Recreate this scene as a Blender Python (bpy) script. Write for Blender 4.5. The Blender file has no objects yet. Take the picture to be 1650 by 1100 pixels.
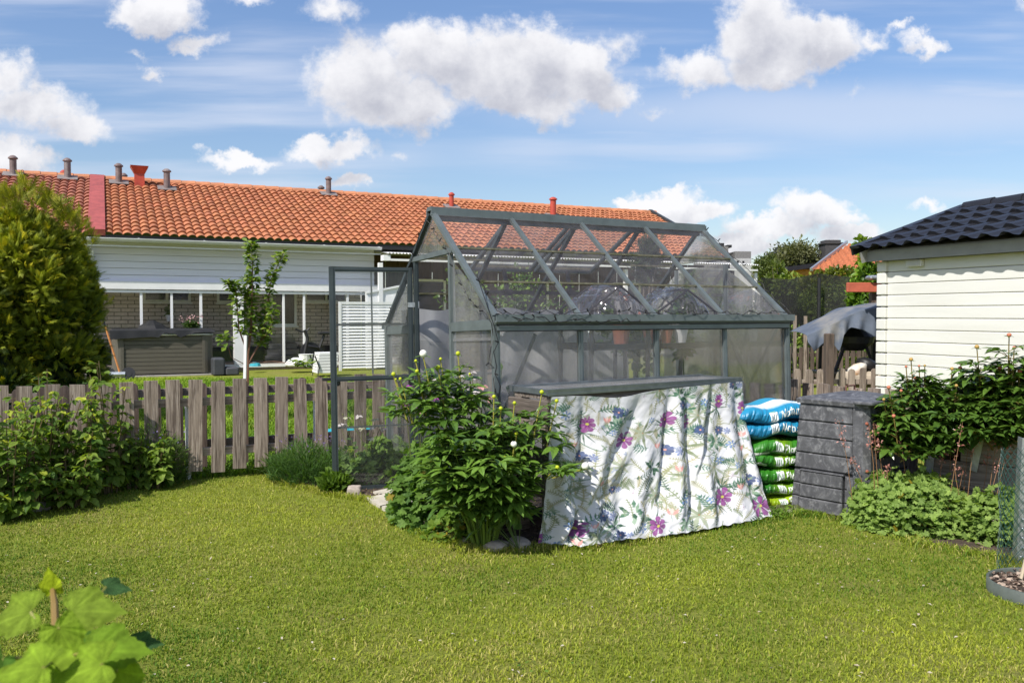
import bpy, math, random
import numpy as np
from mathutils import Vector, Matrix
random.seed(7); RNG = np.random.default_rng(11)
scn = bpy.context.scene; COL = scn.collection
R = math.radians
# ------------------------------------------------------------------ camera
EYE = 1.27; FPX = 1362.0; PIT = math.atan(44 / FPX)
cd = bpy.data.cameras.new('camera'); cam = bpy.data.objects.new('camera', cd); COL.objects.link(cam)
cam.location = (0, 0, EYE); cam.rotation_euler = (R(90) - PIT, 0, 0)
cd.sensor_width = 36; cd.lens = 36 * FPX / 1650; cd.clip_start = .02; cd.clip_end = 3000
cd.dof.use_dof = True; cd.dof.focus_distance = 5.5; cd.dof.aperture_fstop = 10
scn.camera = cam
SUN_D = Vector((-.62, -.785, 0)).normalized(); SUN_EL = R(49)
scn.view_settings.view_transform = 'Standard'; scn.view_settings.look = 'None'
scn.view_settings.gamma = 1; scn.view_settings.exposure = 0.44
scn.cycles.transparent_max_bounces = 24; scn.cycles.max_bounces = 6; scn.cycles.diffuse_bounces = 3
scn.cycles.caustics_reflective = False; scn.cycles.caustics_refractive = False
# ------------------------------------------------------------------ sun
sl = bpy.data.lights.new('sun', 'SUN'); sl.energy = 4.4; sl.angle = R(.53); sl.color = (1, .955, .885)
so = bpy.data.objects.new('sun', sl); COL.objects.link(so)
sv = Vector((SUN_D.x * math.cos(SUN_EL), SUN_D.y * math.cos(SUN_EL), math.sin(SUN_EL)))
so.rotation_euler = sv.to_track_quat('Z', 'Y').to_euler(); so.location = (-20, -20, 30)
# ------------------------------------------------------------------ sky with clouds
W = bpy.data.worlds.new('World'); scn.world = W; W.use_nodes = True
def sky_nodes():
    nt = W.node_tree; N = nt.nodes; L = nt.links; N.clear()
    out = N.new('ShaderNodeOutputWorld'); bg = N.new('ShaderNodeBackground'); bg.inputs[1].default_value = .1
    L.new(bg.outputs[0], out.inputs[0])
    sky = N.new('ShaderNodeTexSky'); sky.sky_type = 'NISHITA'; sky.sun_disc = False
    sky.sun_elevation = SUN_EL; sky.sun_rotation = math.atan2(SUN_D.x, SUN_D.y); sky.ozone_density = 1.6; sky.air_density = 1.0; sky.dust_density = .8
    def M(op, a, b=None, c=None, clamp=False):
        n = N.new('ShaderNodeMath'); n.operation = op; n.use_clamp = clamp
        for i, v in enumerate((a, b, c)):
            if v is None: continue
            if isinstance(v, (int, float)): n.inputs[i].default_value = v
            else: L.new(v, n.inputs[i])
        return n.outputs[0]
    def V(op, a, b=None):
        n = N.new('ShaderNodeVectorMath'); n.operation = op
        for i, v in enumerate((a, b)):
            if v is None: continue
            if isinstance(v, (tuple, list)): n.inputs[i].default_value = v
            else: L.new(v, n.inputs[i])
        return n
    def mixc(f, a, b):
        n = N.new('ShaderNodeMix'); n.data_type = 'RGBA'
        if isinstance(f, (int, float)): n.inputs[0].default_value = f
        else: L.new(f, n.inputs[0])
        for s, v in ((6, a), (7, b)):
            if isinstance(v, tuple): n.inputs[s].default_value = (*v, 1)
            else: L.new(v, n.inputs[s])
        return n.outputs[2]
    def noise(vec, sc, det=6, ro=.55):
        n = N.new('ShaderNodeTexNoise'); n.inputs['Scale'].default_value = sc; n.inputs['Detail'].default_value = det
        n.inputs['Roughness'].default_value = ro; L.new(vec, n.inputs['Vector']); return n
    def ramp(x, a, b):
        n = N.new('ShaderNodeMapRange'); n.interpolation_type = 'SMOOTHSTEP'; L.new(x, n.inputs[0])
        n.inputs[1].default_value = a; n.inputs[2].default_value = b; return n.outputs[0]
    tc = N.new('ShaderNodeTexCoord'); d = V('NORMALIZE', tc.outputs['Generated']).outputs[0]
    sp = N.new('ShaderNodeSeparateXYZ'); L.new(d, sp.inputs[0])
    fw = M('GREATER_THAN', sp.outputs[1], .1); yy = M('MAXIMUM', sp.outputs[1], .05)
    # tangent-of-azimuth / tangent-of-elevation coordinates of the sky direction
    cb = N.new('ShaderNodeCombineXYZ'); L.new(M('DIVIDE', sp.outputs[0], yy), cb.inputs[0]); L.new(M('DIVIDE', sp.outputs[2], yy), cb.inputs[1])
    q = cb.outputs[0]
    def field(qv, blobs):
        nz = noise(qv, 11, 7, .6); nz2 = noise(qv, 38, 5, .6)
        w1 = V('SCALE', V('SUBTRACT', nz.outputs['Color'], (.5, .5, .5)).outputs[0]); w1.inputs[3].default_value = .085
        w2 = V('SCALE', V('SUBTRACT', nz2.outputs['Color'], (.5, .5, .5)).outputs[0]); w2.inputs[3].default_value = .034
        qq = V('ADD', V('ADD', qv, w1.outputs[0]).outputs[0], w2.outputs[0]).outputs[0]
        qq = V('MULTIPLY', qq, (1, 1, 0)).outputs[0]
        acc = None
        for (x, y, rx, ry, k) in blobs:
            cx = (x - 825) / FPX; cy = (506 - y) / FPX
            s = V('MULTIPLY', V('SUBTRACT', qq, (cx, cy, 0)).outputs[0], (FPX / rx / 1.07, FPX / ry / 1.07, 0)).outputs[0]
            ln = V('LENGTH', s).outputs['Value']
            v = M('MULTIPLY', M('SUBTRACT', 1.25, ln), k)
            if acc is None: acc = v
            else:
                acc = M('SMOOTH_MAX', acc, v, .12)
        return acc
    big = [(590, 125, 90, 66, 1), (640, 165, 110, 46, 1), (700, 85, 72, 54, 1), (790, 110, 80, 60, 1), (860, 110, 62, 56, 1), (850, 165, 95, 36, .9), (940, 120, 70, 50, 1), (985, 148, 50, 28, .8),
           (1000, 70, 46, 30, .42), (1215, 50, 78, 62, 1), (1300, 75, 90, 45, 1), (1240, 105, 95, 38, .85), (1120, 115, 66, 38, .8), (1400, 70, 36, 20, .5), (1475, 85, 40, 18, .6),
           (260, 18, 76, 34, 1), (330, 65, 44, 18, .6), (260, 115, 26, 15, .5), (235, 85, 28, 12, .35), (540, 20, 55, 32, .5), (400, 2, 44, 14, .5),
           (20, 130, 46, 50, .6), (60, 175, 96, 42, .75), (120, 205, 60, 26, .7), (30, 260, 62, 36, 1), (390, 257, 62, 17, .85), (530, 240, 70, 24, .85), (515, 222, 32, 18, .8), (645, 250, 17, 16, .35),
           (574, 299, 24, 17, 1), (1070, 330, 66, 26, 1), (1120, 345, 54, 22, 1), (1010, 335, 40, 12, .9), (1310, 340, 60, 30, 1), (1240, 372, 76, 22, 1), (1345, 355, 44, 18, .8), (1500, 338, 42, 13, .5),
           (1200, 398, 60, 16, .9), (1360, 385, 55, 20, 1), (1640, 12, 26, 34, .4), (1050, 180, 36, 12, .3), (1380, 150, 42, 14, .25), (1440, 62, 18, 12, .5), (700, 475, 500, 22, .55),
           (-260, 120, 150, 60, .9), (1900, 140, 160, 70, .9), (2100, 330, 160, 50, .9), (-500, 260, 160, 60, .9)]
    f0 = field(q, big)
    dens = ramp(M('ADD', f0, M('MULTIPLY', M('SUBTRACT', noise(q, 70, 5, .65).outputs['Fac'], .5), .42)), .12, .60)
    # the same field sampled a step towards the sun: thick there = less light here
    q2 = V('ADD', q, (-.012, .030, 0)).outputs[0]
    f1 = field(q2, big[:30] if False else big)
    sh = ramp(M('ADD', f1, M('MULTIPLY', M('SUBTRACT', noise(q, 20, 8, .62).outputs['Fac'], .5), 2.0)), -.45, 1.75)
    ccol = mixc(sh, (7.4, 7.35, 7.5), (3.7, 3.8, 4.4))
    # thin high streaks
    qs = V('MULTIPLY', q, (1.3, 15, 1)).outputs[0]
    rot = V('ADD', qs, (0, 0, 3)).outputs[0]
    st = noise(rot, 1.6, 6, .5); st2 = noise(q, 2.2, 2)
    el = sp.outputs[2]
    band = M('MULTIPLY', ramp(el, .02, .22), ramp(el, .5, .26))
    stf = M('MULTIPLY', M('MULTIPLY', ramp(st.outputs['Fac'], .42, .72), ramp(st2.outputs['Fac'], .25, .58)), .62)
    # a long pale veil on the right
    s = V('MULTIPLY', V('SUBTRACT', V('ADD', q, V('MULTIPLY', V('SUBTRACT', noise(q, 5, 5).outputs['Color'], (.5, .5, .5)).outputs[0], (.1, .03, 0)).outputs[0]).outputs[0], ((1400 - 825) / FPX, (506 - 185) / FPX, 0)).outputs[0], (2.1, 24, 0)).outputs[0]
    veil = M('MULTIPLY', ramp(V('LENGTH', s).outputs['Value'], 1.25, .2), .5)
    thin = M('MULTIPLY', M('MAXIMUM', stf, veil), fw)
    base = N.new('ShaderNodeHueSaturation'); L.new(sky.outputs[0], base.inputs['Color']); base.inputs['Saturation'].default_value = 1.12; base.inputs['Value'].default_value = 1.0
    tint = mixc(ramp(el, .0, .42), (1.04, .985, .97), (1.28, 1.20, 1.25))
    ml_ = N.new('ShaderNodeMix'); ml_.data_type = 'RGBA'; ml_.blend_type = 'MULTIPLY'; ml_.inputs[0].default_value = 1; L.new(base.outputs[0], ml_.inputs[6]); L.new(tint, ml_.inputs[7])
    c = mixc(thin, ml_.outputs[2], (5.6, 6.0, 7.0))
    dens = M('MULTIPLY', M('MULTIPLY', dens, fw), .96)
    # generic cloud cover behind the viewer
    gn = noise(d, 2.6, 6, .55); gb = M('MULTIPLY', ramp(gn.outputs['Fac'], .52, .66), M('SUBTRACT', 1, fw))
    gb = M('MULTIPLY', gb, ramp(el, -.02, .12))
    c = mixc(M('MAXIMUM', dens, gb), c, ccol)
    L.new(c, bg.inputs[0])
    return sky, base
SKY, SKYHS = sky_nodes()
W.cycles.sampling_method = 'MANUAL'; W.cycles.sample_map_resolution = 1024

# ------------------------------------------------------------------ pixel helpers (photograph pixel + distance -> point)
def at(x, y, Y):
    u = (550 - y) / FPX; r = (x - 825) / FPX
    dy = math.cos(PIT) + u * math.sin(PIT); dz = u * math.cos(PIT) - math.sin(PIT)
    k = Y / dy
    return Vector((r * k, Y, EYE + dz * k))
def gnd(x, y, z=0.0):
    u = (550 - y) / FPX
    dy = math.cos(PIT) + u * math.sin(PIT); dz = u * math.cos(PIT) - math.sin(PIT)
    Y = (z - EYE) / dz * dy
    return at(x, y, Y)
# ------------------------------------------------------------------ scene helpers
def tag(o, label=None, cat=None, group=None, kind=None):
    if label: o['label'] = label
    if cat: o['category'] = cat
    if group: o['group'] = group
    if kind: o['kind'] = kind
    return o
def empty(name, loc, rotz=0, label=None, cat=None, group=None, rot=None):
    o = bpy.data.objects.new(name, None); COL.objects.link(o); o.location = loc
    o.rotation_euler = rot if rot else (0, 0, rotz); o.empty_display_size = .1
    return tag(o, label, cat, group)
def MW(o):
    m = o.matrix_basis.copy()
    while o.parent: o = o.parent; m = o.matrix_basis @ m
    return m
def fast(name, verts, flat, tot, mat, parent=None, cols=None, local=False, loc=None, smooth=False, uvs=None):
    verts = np.asarray(verts, dtype=np.float64).reshape(-1, 3)
    if parent is not None and not local:
        mi = np.array(MW(parent).inverted()); verts = verts @ mi[:3, :3].T + mi[:3, 3]
    if loc is not None and parent is None: verts = verts - np.array(loc)
    me = bpy.data.meshes.new(name); flat = np.asarray(flat, dtype=np.int32).ravel(); tot = np.asarray(tot, dtype=np.int32).ravel()
    me.vertices.add(len(verts)); me.vertices.foreach_set('co', verts.astype(np.float32).ravel())
    me.loops.add(len(flat)); me.loops.foreach_set('vertex_index', flat)
    me.polygons.add(len(tot)); st = np.zeros(len(tot), dtype=np.int32); st[1:] = np.cumsum(tot)[:-1]
    me.polygons.foreach_set('loop_start', st); me.polygons.foreach_set('loop_total', tot)
    me.polygons.foreach_set('use_smooth', np.full(len(tot), bool(smooth)))
    if cols is not None:
        a = me.color_attributes.new('Col', 'FLOAT_COLOR', 'POINT')
        c = np.ones((len(verts), 4), dtype=np.float32); c[:, :3] = cols; a.data.foreach_set('color', c.ravel())
    me.update(calc_edges=True); me.validate()
    if mat:
        for m in (mat if isinstance(mat, (list, tuple)) else [mat]): me.materials.append(m)
    o = bpy.data.objects.new(name, me); COL.objects.link(o)
    if parent is not None: o.parent = parent
    if loc is not None and parent is None: o.location = loc
    return o
class MB:
    def __init__(s): s.v = []; s.f = []; s.t = []; s.n = 0; s.c = []
    def add(s, vs, fs, col=None):
        vs = [tuple(v) for v in vs]
        for f in fs: s.f.extend([i + s.n for i in f]); s.t.append(len(f))
        s.v.extend(vs); s.n += len(vs)
        s.c.extend([col or (1, 1, 1)] * len(vs))
        return s
    def box(s, c, size, rz=0, m=None, bev=0, col=None):
        x, y, z = [k / 2 for k in size]
        if bev:
            b = bev; pts = [(-x + b, -y), (x - b, -y), (x, -y + b), (x, y - b), (x - b, y), (-x + b, y), (-x, y - b), (-x, -y + b)]
            vs = []; sc = [(1, -z + b), (1, z - b)]
            ring = lambda p, zz, k: [(q[0] * k[0], q[1] * k[1], zz) for q in p]
            k = ((x - b) / x, (y - b) / y)
            vs = ring(pts, -z, k) + ring(pts, -z + b, (1, 1)) + ring(pts, z - b, (1, 1)) + ring(pts, z, k)
            fs = [tuple(range(7, -1, -1)), tuple(range(24, 32))]
            for r_ in range(3):
                for i in range(8): fs.append((r_ * 8 + i, r_ * 8 + (i + 1) % 8, r_ * 8 + 8 + (i + 1) % 8, r_ * 8 + 8 + i))
        else:
            vs = [(-x, -y, -z), (x, -y, -z), (x, y, -z), (-x, y, -z), (-x, -y, z), (x, -y, z), (x, y, z), (-x, y, z)]
            fs = [(3, 2, 1, 0), (4, 5, 6, 7), (0, 1, 5, 4), (1, 2, 6, 5), (2, 3, 7, 6), (3, 0, 4, 7)]
        if m is None: m = Matrix.Rotation(rz, 3, 'Z')
        c = Vector(c); return s.add([m @ Vector(v) + c for v in vs], fs, col)
    def bar(s, a, b, w, h, up=(0, 0, 1), col=None):
        a = Vector(a); b = Vector(b); d = (b - a); L = d.length
        if L < 1e-6: return s
        d.normalize(); up = Vector(up)
        if abs(d.dot(up)) > .99: up = Vector((0, 1, 0)) if abs(d.y) < .9 else Vector((1, 0, 0))
        y = up.cross(d).normalized(); z = d.cross(y)
        m = Matrix((d, y, z)).transposed()
        return s.box((a + b) / 2, (L, w, h), m=m, col=col)
    def tube(s, pts, r, n=6, caps=True, col=None):
        pts = [Vector(p) for p in pts]; k = len(pts); rs = r if isinstance(r, (list, tuple)) else [r] * k
        vs = []; fs = []; prev = None
        for i, p in enumerate(pts):
            d = (pts[min(i + 1, k - 1)] - pts[max(i - 1, 0)]); d = d.normalized() if d.length > 1e-9 else Vector((0, 0, 1))
            if prev is None:
                a = Vector((0, 0, 1)) if abs(d.z) < .9 else Vector((1, 0, 0)); x = a.cross(d).normalized()
            else: x = (prev - d * prev.dot(d)).normalized()
            prev = x; y = d.cross(x)
            for j in range(n):
                t = 2 * math.pi * j / n; vs.append(p + (x * math.cos(t) + y * math.sin(t)) * rs[i])
        for i in range(k - 1):
            for j in range(n): fs.append((i * n + j, i * n + (j + 1) % n, (i + 1) * n + (j + 1) % n, (i + 1) * n + j))
        if caps: fs += [tuple(range(n - 1, -1, -1)), tuple(range((k - 1) * n, k * n))]
        return s.add(vs, fs, col)
    def lathe(s, c, prof, n=16, col=None, cap=True, m=None):
        c = Vector(c); vs = []; fs = []
        for (r, z) in prof:
            for j in range(n):
                t = 2 * math.pi * j / n; v = Vector((r * math.cos(t), r * math.sin(t), z)); vs.append(c + (m @ v if m else v))
        for i in range(len(prof) - 1):
            for j in range(n): fs.append((i * n + j, i * n + (j + 1) % n, (i + 1) * n + (j + 1) % n, (i + 1) * n + j))
        if cap: fs += [tuple(range(n - 1, -1, -1)), tuple(range((len(prof) - 1) * n, len(prof) * n))]
        return s.add(vs, fs, col)
    def prism(s, poly, off, col=None):      # poly: list of 3D points, off: extrusion vector
        k = len(poly); off = Vector(off); poly = [Vector(p) for p in poly]
        fs = [tuple(range(k - 1, -1, -1)), tuple(range(k, 2 * k))] + [(i, (i + 1) % k, k + (i + 1) % k, k + i) for i in range(k)]
        return s.add(poly + [p + off for p in poly], fs, col)
    def build(s, name, mat, parent=None, local=False, loc=None, smooth=False, usecol=False):
        return fast(name, s.v, s.f, s.t, mat, parent, s.c if usecol else None, local, loc, smooth)
def grid(nu, nv):
    i = np.arange(nu * nv).reshape(nv, nu)
    q = np.stack([i[:-1, :-1], i[:-1, 1:], i[1:, 1:], i[1:, :-1]], -1).reshape(-1, 4)
    return q.ravel(), np.full(len(q), 4)
def fbm(x, y, seed=0, octv=4, sc=1.0):
    r = np.random.default_rng(seed); out = 0; a = 1; tot = 0
    for o in range(octv):
        for _ in range(3):
            th = r.uniform(0, 6.28); k = sc * (2 ** o) * r.uniform(.7, 1.3); ph = r.uniform(0, 6.28); ph2 = r.uniform(0, 6.28); th2 = r.uniform(0, 6.28)
            out = out + a * np.sin(k * (x * math.cos(th) + y * math.sin(th)) + ph + 1.3 * np.sin(k * .6 * (x * math.cos(th2) + y * math.sin(th2)) + ph2))
            tot += a
        a *= .55
    return out / tot * 1.8
# ------------------------------------------------------------------ materials
def newmat(name):
    m = bpy.data.materials.new(name); m.use_nodes = True; nt = m.node_tree
    b = nt.nodes['Principled BSDF']; return m, nt.nodes, nt.links, b
def setc(b, c): b.inputs['Base Color'].default_value = (*c, 1)
def mixn(N, L, f, a, b, blend='MIX'):
    n = N.new('ShaderNodeMix'); n.data_type = 'RGBA'; n.blend_type = blend
    if isinstance(f, (int, float)): n.inputs[0].default_value = f
    else: L.new(f, n.inputs[0])
    for s, v in ((6, a), (7, b)):
        if isinstance(v, tuple): n.inputs[s].default_value = (*v[:3], 1)
        else: L.new(v, n.inputs[s])
    return n.outputs[2]
def tex(N, L, kind, sc, coord='Object', stretch=None, detail=5, rough=.6, offrand=False):
    tc = N.new('ShaderNodeTexCoord'); mp = N.new('ShaderNodeMapping'); L.new(tc.outputs[coord], mp.inputs[0])
    if stretch: mp.inputs['Scale'].default_value = stretch
    if offrand:
        oi = N.new('ShaderNodeObjectInfo'); ml = N.new('ShaderNodeMath'); ml.operation = 'MULTIPLY'; ml.inputs[1].default_value = 37.0
        L.new(oi.outputs['Random'], ml.inputs[0]); cb = N.new('ShaderNodeCombineXYZ')
        for i in range(3): L.new(ml.outputs[0], cb.inputs[i])
        L.new(cb.outputs[0], mp.inputs['Location'])
    t = N.new({'noise': 'ShaderNodeTexNoise', 'vor': 'ShaderNodeTexVoronoi', 'wave': 'ShaderNodeTexWave'}[kind])
    t.inputs['Scale'].default_value = sc; L.new(mp.outputs[0], t.inputs['Vector'])
    if 'Detail' in t.inputs: t.inputs['Detail'].default_value = detail
    if kind == 'noise': t.inputs['Roughness'].default_value = rough
    return t
def rampn(N, L, x, stops):
    r = N.new('ShaderNodeValToRGB'); L.new(x, r.inputs[0]); e = r.color_ramp.elements
    while len(e) > 1: e.remove(e[0])
    e[0].position = stops[0][0]; e[0].color = (*stops[0][1], 1)
    for p, c in stops[1:]: k = e.new(p); k.color = (*c, 1)
    return r.outputs[0]
def bump(N, L, b, h, st=.3, dist=.01):
    n = N.new('ShaderNodeBump'); n.inputs['Strength'].default_value = st; n.inputs['Distance'].default_value = dist
    L.new(h, n.inputs['Height']); L.new(n.outputs[0], b.inputs['Normal'])
def plain(name, c, rough=.6, metal=0, var=.25, sc=6, bmp=.15, dist=.004, dirt=None, stretch=None, offrand=False):
    m, N, L, b = newmat(name); t = tex(N, L, 'noise', sc, stretch=stretch, detail=7, rough=.65, offrand=offrand)
    lo = tuple(k * (1 - var) for k in c); hi = tuple(min(1, k * (1 + var)) for k in c)
    col = rampn(N, L, t.outputs['Fac'], [(.3, lo), (.7, hi)])
    if dirt:
        t2 = tex(N, L, 'noise', sc * .35, detail=6, stretch=stretch, offrand=offrand)
        f = rampn(N, L, t2.outputs['Fac'], [(.5, (0, 0, 0)), (.68, (1, 1, 1))]); col = mixn(N, L, f, col, dirt)
    L.new(col, b.inputs['Base Color']); b.inputs['Roughness'].default_value = rough; b.inputs['Metallic'].default_value = metal
    if bmp: bump(N, L, b, t.outputs['Fac'], bmp, dist)
    return m
def wood(name, dark, mid, light, axis=2, rough=.85, fine=90):
    m, N, L, b = newmat(name); st = [1, 1, 1]; st[axis] = .045
    t = tex(N, L, 'noise', fine, stretch=tuple(st), detail=6, rough=.7, offrand=True)
    st2 = [1, 1, 1]; st2[axis] = .16
    t2 = tex(N, L, 'noise', 13, stretch=tuple(st2), detail=4, offrand=True)
    st3 = [1, 1, 1]; st3[axis] = .5
    v = tex(N, L, 'vor', 5.5, stretch=tuple(st3), offrand=True)
    c1 = rampn(N, L, t.outputs['Fac'], [(.36, dark), (.5, mid), (.64, light)])
    c2 = mixn(N, L, rampn(N, L, t2.outputs['Fac'], [(.42, (0, 0, 0)), (.62, (.75, .75, .75))]), c1, mid, 'MIX')
    st4 = [1, 1, 1]; st4[axis] = .09
    t4 = tex(N, L, 'noise', 26, stretch=tuple(st4), detail=5, rough=.6, offrand=True)
    c2 = mixn(N, L, rampn(N, L, t4.outputs['Fac'], [(.52, (0, 0, 0)), (.64, (.8, .8, .8))]), c2, dark)
    kn = rampn(N, L, v.outputs['Distance'], [(.06, (1, 1, 1)), (.13, (0, 0, 0))])
    c3 = mixn(N, L, kn, c2, tuple(k * .45 for k in dark))
    oi = N.new('ShaderNodeObjectInfo'); hs = N.new('ShaderNodeHueSaturation'); mr = N.new('ShaderNodeMapRange'); L.new(oi.outputs['Random'], mr.inputs[0])
    mr.inputs[3].default_value = .78; mr.inputs[4].default_value = 1.2; L.new(mr.outputs[0], hs.inputs['Value']); L.new(c3, hs.inputs['Color'])
    L.new(hs.outputs[0], b.inputs['Base Color']); b.inputs['Roughness'].default_value = rough; bump(N, L, b, t.outputs['Fac'], .5, .004); return m
def leafmat(name, trans=.35, rough=.42, spec=.4, gain=(1, 1, 1)):
    m, N, L, b = newmat(name); a = N.new('ShaderNodeAttribute'); a.attribute_name = 'Col'
    t = tex(N, L, 'noise', 60, detail=3)
    c = mixn(N, L, 1.0, a.outputs['Color'], rampn(N, L, t.outputs['Fac'], [(.3, (.72 * gain[0], .72 * gain[1], .72 * gain[2])), (.7, (1.2 * gain[0], 1.2 * gain[1], 1.2 * gain[2]))]), 'MULTIPLY')
    L.new(c, b.inputs['Base Color']); b.inputs['Roughness'].default_value = rough; b.inputs['Specular IOR Level'].default_value = spec
    tr = N.new('ShaderNodeBsdfTranslucent'); tcol = mixn(N, L, 1.0, c, (1.5, 1.55, .6), 'MULTIPLY'); L.new(tcol, tr.inputs[0])
    mx = N.new('ShaderNodeMixShader'); mx.inputs[0].default_value = trans
    o = N['Material Output']; L.new(b.outputs[0], mx.inputs[1]); L.new(tr.outputs[0], mx.inputs[2]); L.new(mx.outputs[0], o.inputs[0])
    return m
def glassmat(name, tint=(.93, .95, .96), film=.1, filmcol=(.45, .45, .47), streak=False, refl=.8):
    m, N, L, b = newmat(name); N.remove(b); o = N['Material Output']
    tr = N.new('ShaderNodeBsdfTransparent'); tr.inputs[0].default_value = (*tint, 1)
    gl = N.new('ShaderNodeBsdfGlossy'); gl.inputs['Roughness'].default_value = .04
    fr = N.new('ShaderNodeFresnel'); fr.inputs[0].default_value = 1.5
    ml = N.new('ShaderNodeMath'); ml.operation = 'MULTIPLY'; ml.inputs[1].default_value = refl; L.new(fr.outputs[0], ml.inputs[0])
    mx = N.new('ShaderNodeMixShader'); L.new(ml.outputs[0], mx.inputs[0]); L.new(tr.outputs[0], mx.inputs[1]); L.new(gl.outputs[0], mx.inputs[2])
    df = N.new('ShaderNodeBsdfDiffuse'); df.inputs[0].default_value = (*filmcol, 1)
    tl = N.new('ShaderNodeBsdfTranslucent'); tl.inputs[0].default_value = (*filmcol, 1)
    ad = N.new('ShaderNodeMixShader'); ad.inputs[0].default_value = .5; L.new(df.outputs[0], ad.inputs[1]); L.new(tl.outputs[0], ad.inputs[2])
    t = tex(N, L, 'noise', 5 if not streak else 7, stretch=(1, 1, .25), detail=8, rough=.7)
    f = N.new('ShaderNodeMapRange'); L.new(t.outputs['Fac'], f.inputs[0]); f.inputs[1].default_value = .3; f.inputs[2].default_value = .75
    f.inputs[3].default_value = film * .45; f.inputs[4].default_value = film * 1.8
    mx2 = N.new('ShaderNodeMixShader'); L.new(f.outputs[0], mx2.inputs[0]); L.new(mx.outputs[0], mx2.inputs[1]); L.new(ad.outputs[0], mx2.inputs[2])
    L.new(mx2.outputs[0], o.inputs[0]); return m
M = {}
def vcol(name, rough=.7, spec=.3, bmp=None, sheen=0, trans=0):
    m, N, L, b = newmat(name); a = N.new('ShaderNodeAttribute'); a.attribute_name = 'Col'; L.new(a.outputs['Color'], b.inputs['Base Color'])
    b.inputs['Roughness'].default_value = rough; b.inputs['Specular IOR Level'].default_value = spec
    if bmp: t = tex(N, L, 'noise', bmp[0], detail=6); bump(N, L, b, t.outputs['Fac'], bmp[1], bmp[2])
    if trans:
        tr = N.new('ShaderNodeBsdfTranslucent'); L.new(a.outputs['Color'], tr.inputs[0]); mx = N.new('ShaderNodeMixShader'); mx.inputs[0].default_value = trans
        L.new(b.outputs[0], mx.inputs[1]); L.new(tr.outputs[0], mx.inputs[2]); L.new(mx.outputs[0], N['Material Output'].inputs[0])
    return m
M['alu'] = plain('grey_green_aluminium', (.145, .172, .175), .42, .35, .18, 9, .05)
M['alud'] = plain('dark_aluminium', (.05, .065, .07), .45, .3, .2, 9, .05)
M['moss'] = plain('mossy_joint', (.17, .16, .11), .9, 0, .45, 30, .4, dirt=(.06, .07, .02))
M['pane'] = glassmat('polycarbonate_pane', (.98, .98, .98), .20, (.66, .66, .66))
M['paneroof'] = glassmat('roof_pane', (.985, .975, .975), .085, (.62, .58, .61), refl=.4)
M['paneclear'] = glassmat('clearer_pane', (.98, .98, .98), .07, (.62, .62, .60))
M['panedoor'] = glassmat('door_pane', (.97, .975, .975), .03, (.6, .6, .6))
M['black'] = plain('black_plastic', (.012, .012, .013), .5, 0, .3, 20, .1)
M['blackwire'] = plain('black_cable', (.01, .01, .01), .6)
M['white'] = plain('white_paint', (.78, .78, .77), .55, 0, .05, 4, .05)
M['whitesid'] = plain('white_siding', (.74, .735, .79), .6, 0, .06, 3, .05, stretch=(.3, 1, 4))
M['cream'] = plain('cream_paint', (.66, .655, .615), .6, 0, .05, 3, .1, stretch=(.3, .3, 3), dirt=(.59, .58, .53))
M['shedgrey'] = plain('grey_trim', (.27, .27, .26), .6, 0, .12, 6, .05)
M['picket'] = wood('weathered_picket', (.085, .06, .045), (.27, .215, .17), (.46, .39, .33))
M['rail'] = wood('weathered_rail', (.13, .10, .08), (.26, .21, .17), (.36, .31, .26), axis=0)
M['oldwood'] = wood('old_grey_wood', (.06, .05, .04), (.16, .13, .105), (.28, .245, .21), axis=0)
M['darkpicket'] = wood('dark_picket', (.05, .036, .028), (.11, .078, .06), (.17, .13, .105))
M['planter'] = wood('planter_board', (.14, .11, .09), (.27, .225, .19), (.40, .35, .31), axis=0)
M['stone'] = plain('granite_stone', (.36, .31, .26), .9, 0, .35, 14, .6, .01, dirt=(.16, .15, .11))
M['slab'] = plain('paving_slab', (.50, .46, .38), .9, 0, .16, 10, .3, .004, dirt=(.32, .29, .22))
M['leaf'] = leafmat('leaf'); M['leafg'] = leafmat('glossy_leaf', .18, .28, .7); M['leafs'] = leafmat('soft_leaf', .42, .6, .25)
M['needle'] = leafmat('conifer_spray', .25, .6, .2)
M['stem'] = vcol('stem', .6); M['flower'] = vcol('petal', .6, .2, trans=.35)
M['steel'] = plain('galvanised_steel', (.50, .53, .55), .38, .75, .3, 22, .3, .003)
M['soil'] = plain('soil', (.055, .036, .024), .95, 0, .6, 40, .9, .02, dirt=(.11, .075, .05))
M['asph'] = plain('terrace_paving', (.34, .32, .29), .9, 0, .15, 8, .2)
M['terracotta'] = plain('terracotta', (.42, .13, .07), .8)
# ------------------------------------------------------------------ leaves
def outline(pts):          # pts: (x, halfwidth) from base to tip -> folded leaf template
    v = []; f = []; k = len(pts)
    for x, w in pts: v += [(x, 0, 0), (x, w, w * .35), (x, -w, w * .35)]
    for i in range(k - 1):
        a = 3 * i; b = 3 * i + 3
        f += [(a, b, b + 1, a + 1), (a, a + 2, b + 2, b)]
    return np.array(v), f
def lobed(n, depth, cup=.12, tip=1.0):   # round lobed leaf around its stalk point
    v = [(0.0, 0, 0)]; f = []; k = n * 4
    for i in range(k + 1):
        t = -math.pi * .9 + 2 * math.pi * .9 * i / k
        r = .5 * (1 - depth * (.5 - .5 * math.cos(2 * math.pi * i / 4.0 + math.pi))) if False else .5 * (1 - depth * abs(math.cos(math.pi * i / 4.0)) ** 2)
        v.append((r * math.cos(t) + .18, r * math.sin(t), cup * r + .03 * math.sin(3 * t)))
    for i in range(k): f.append((0, i + 1, i + 2))
    return np.array(v), f
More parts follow.
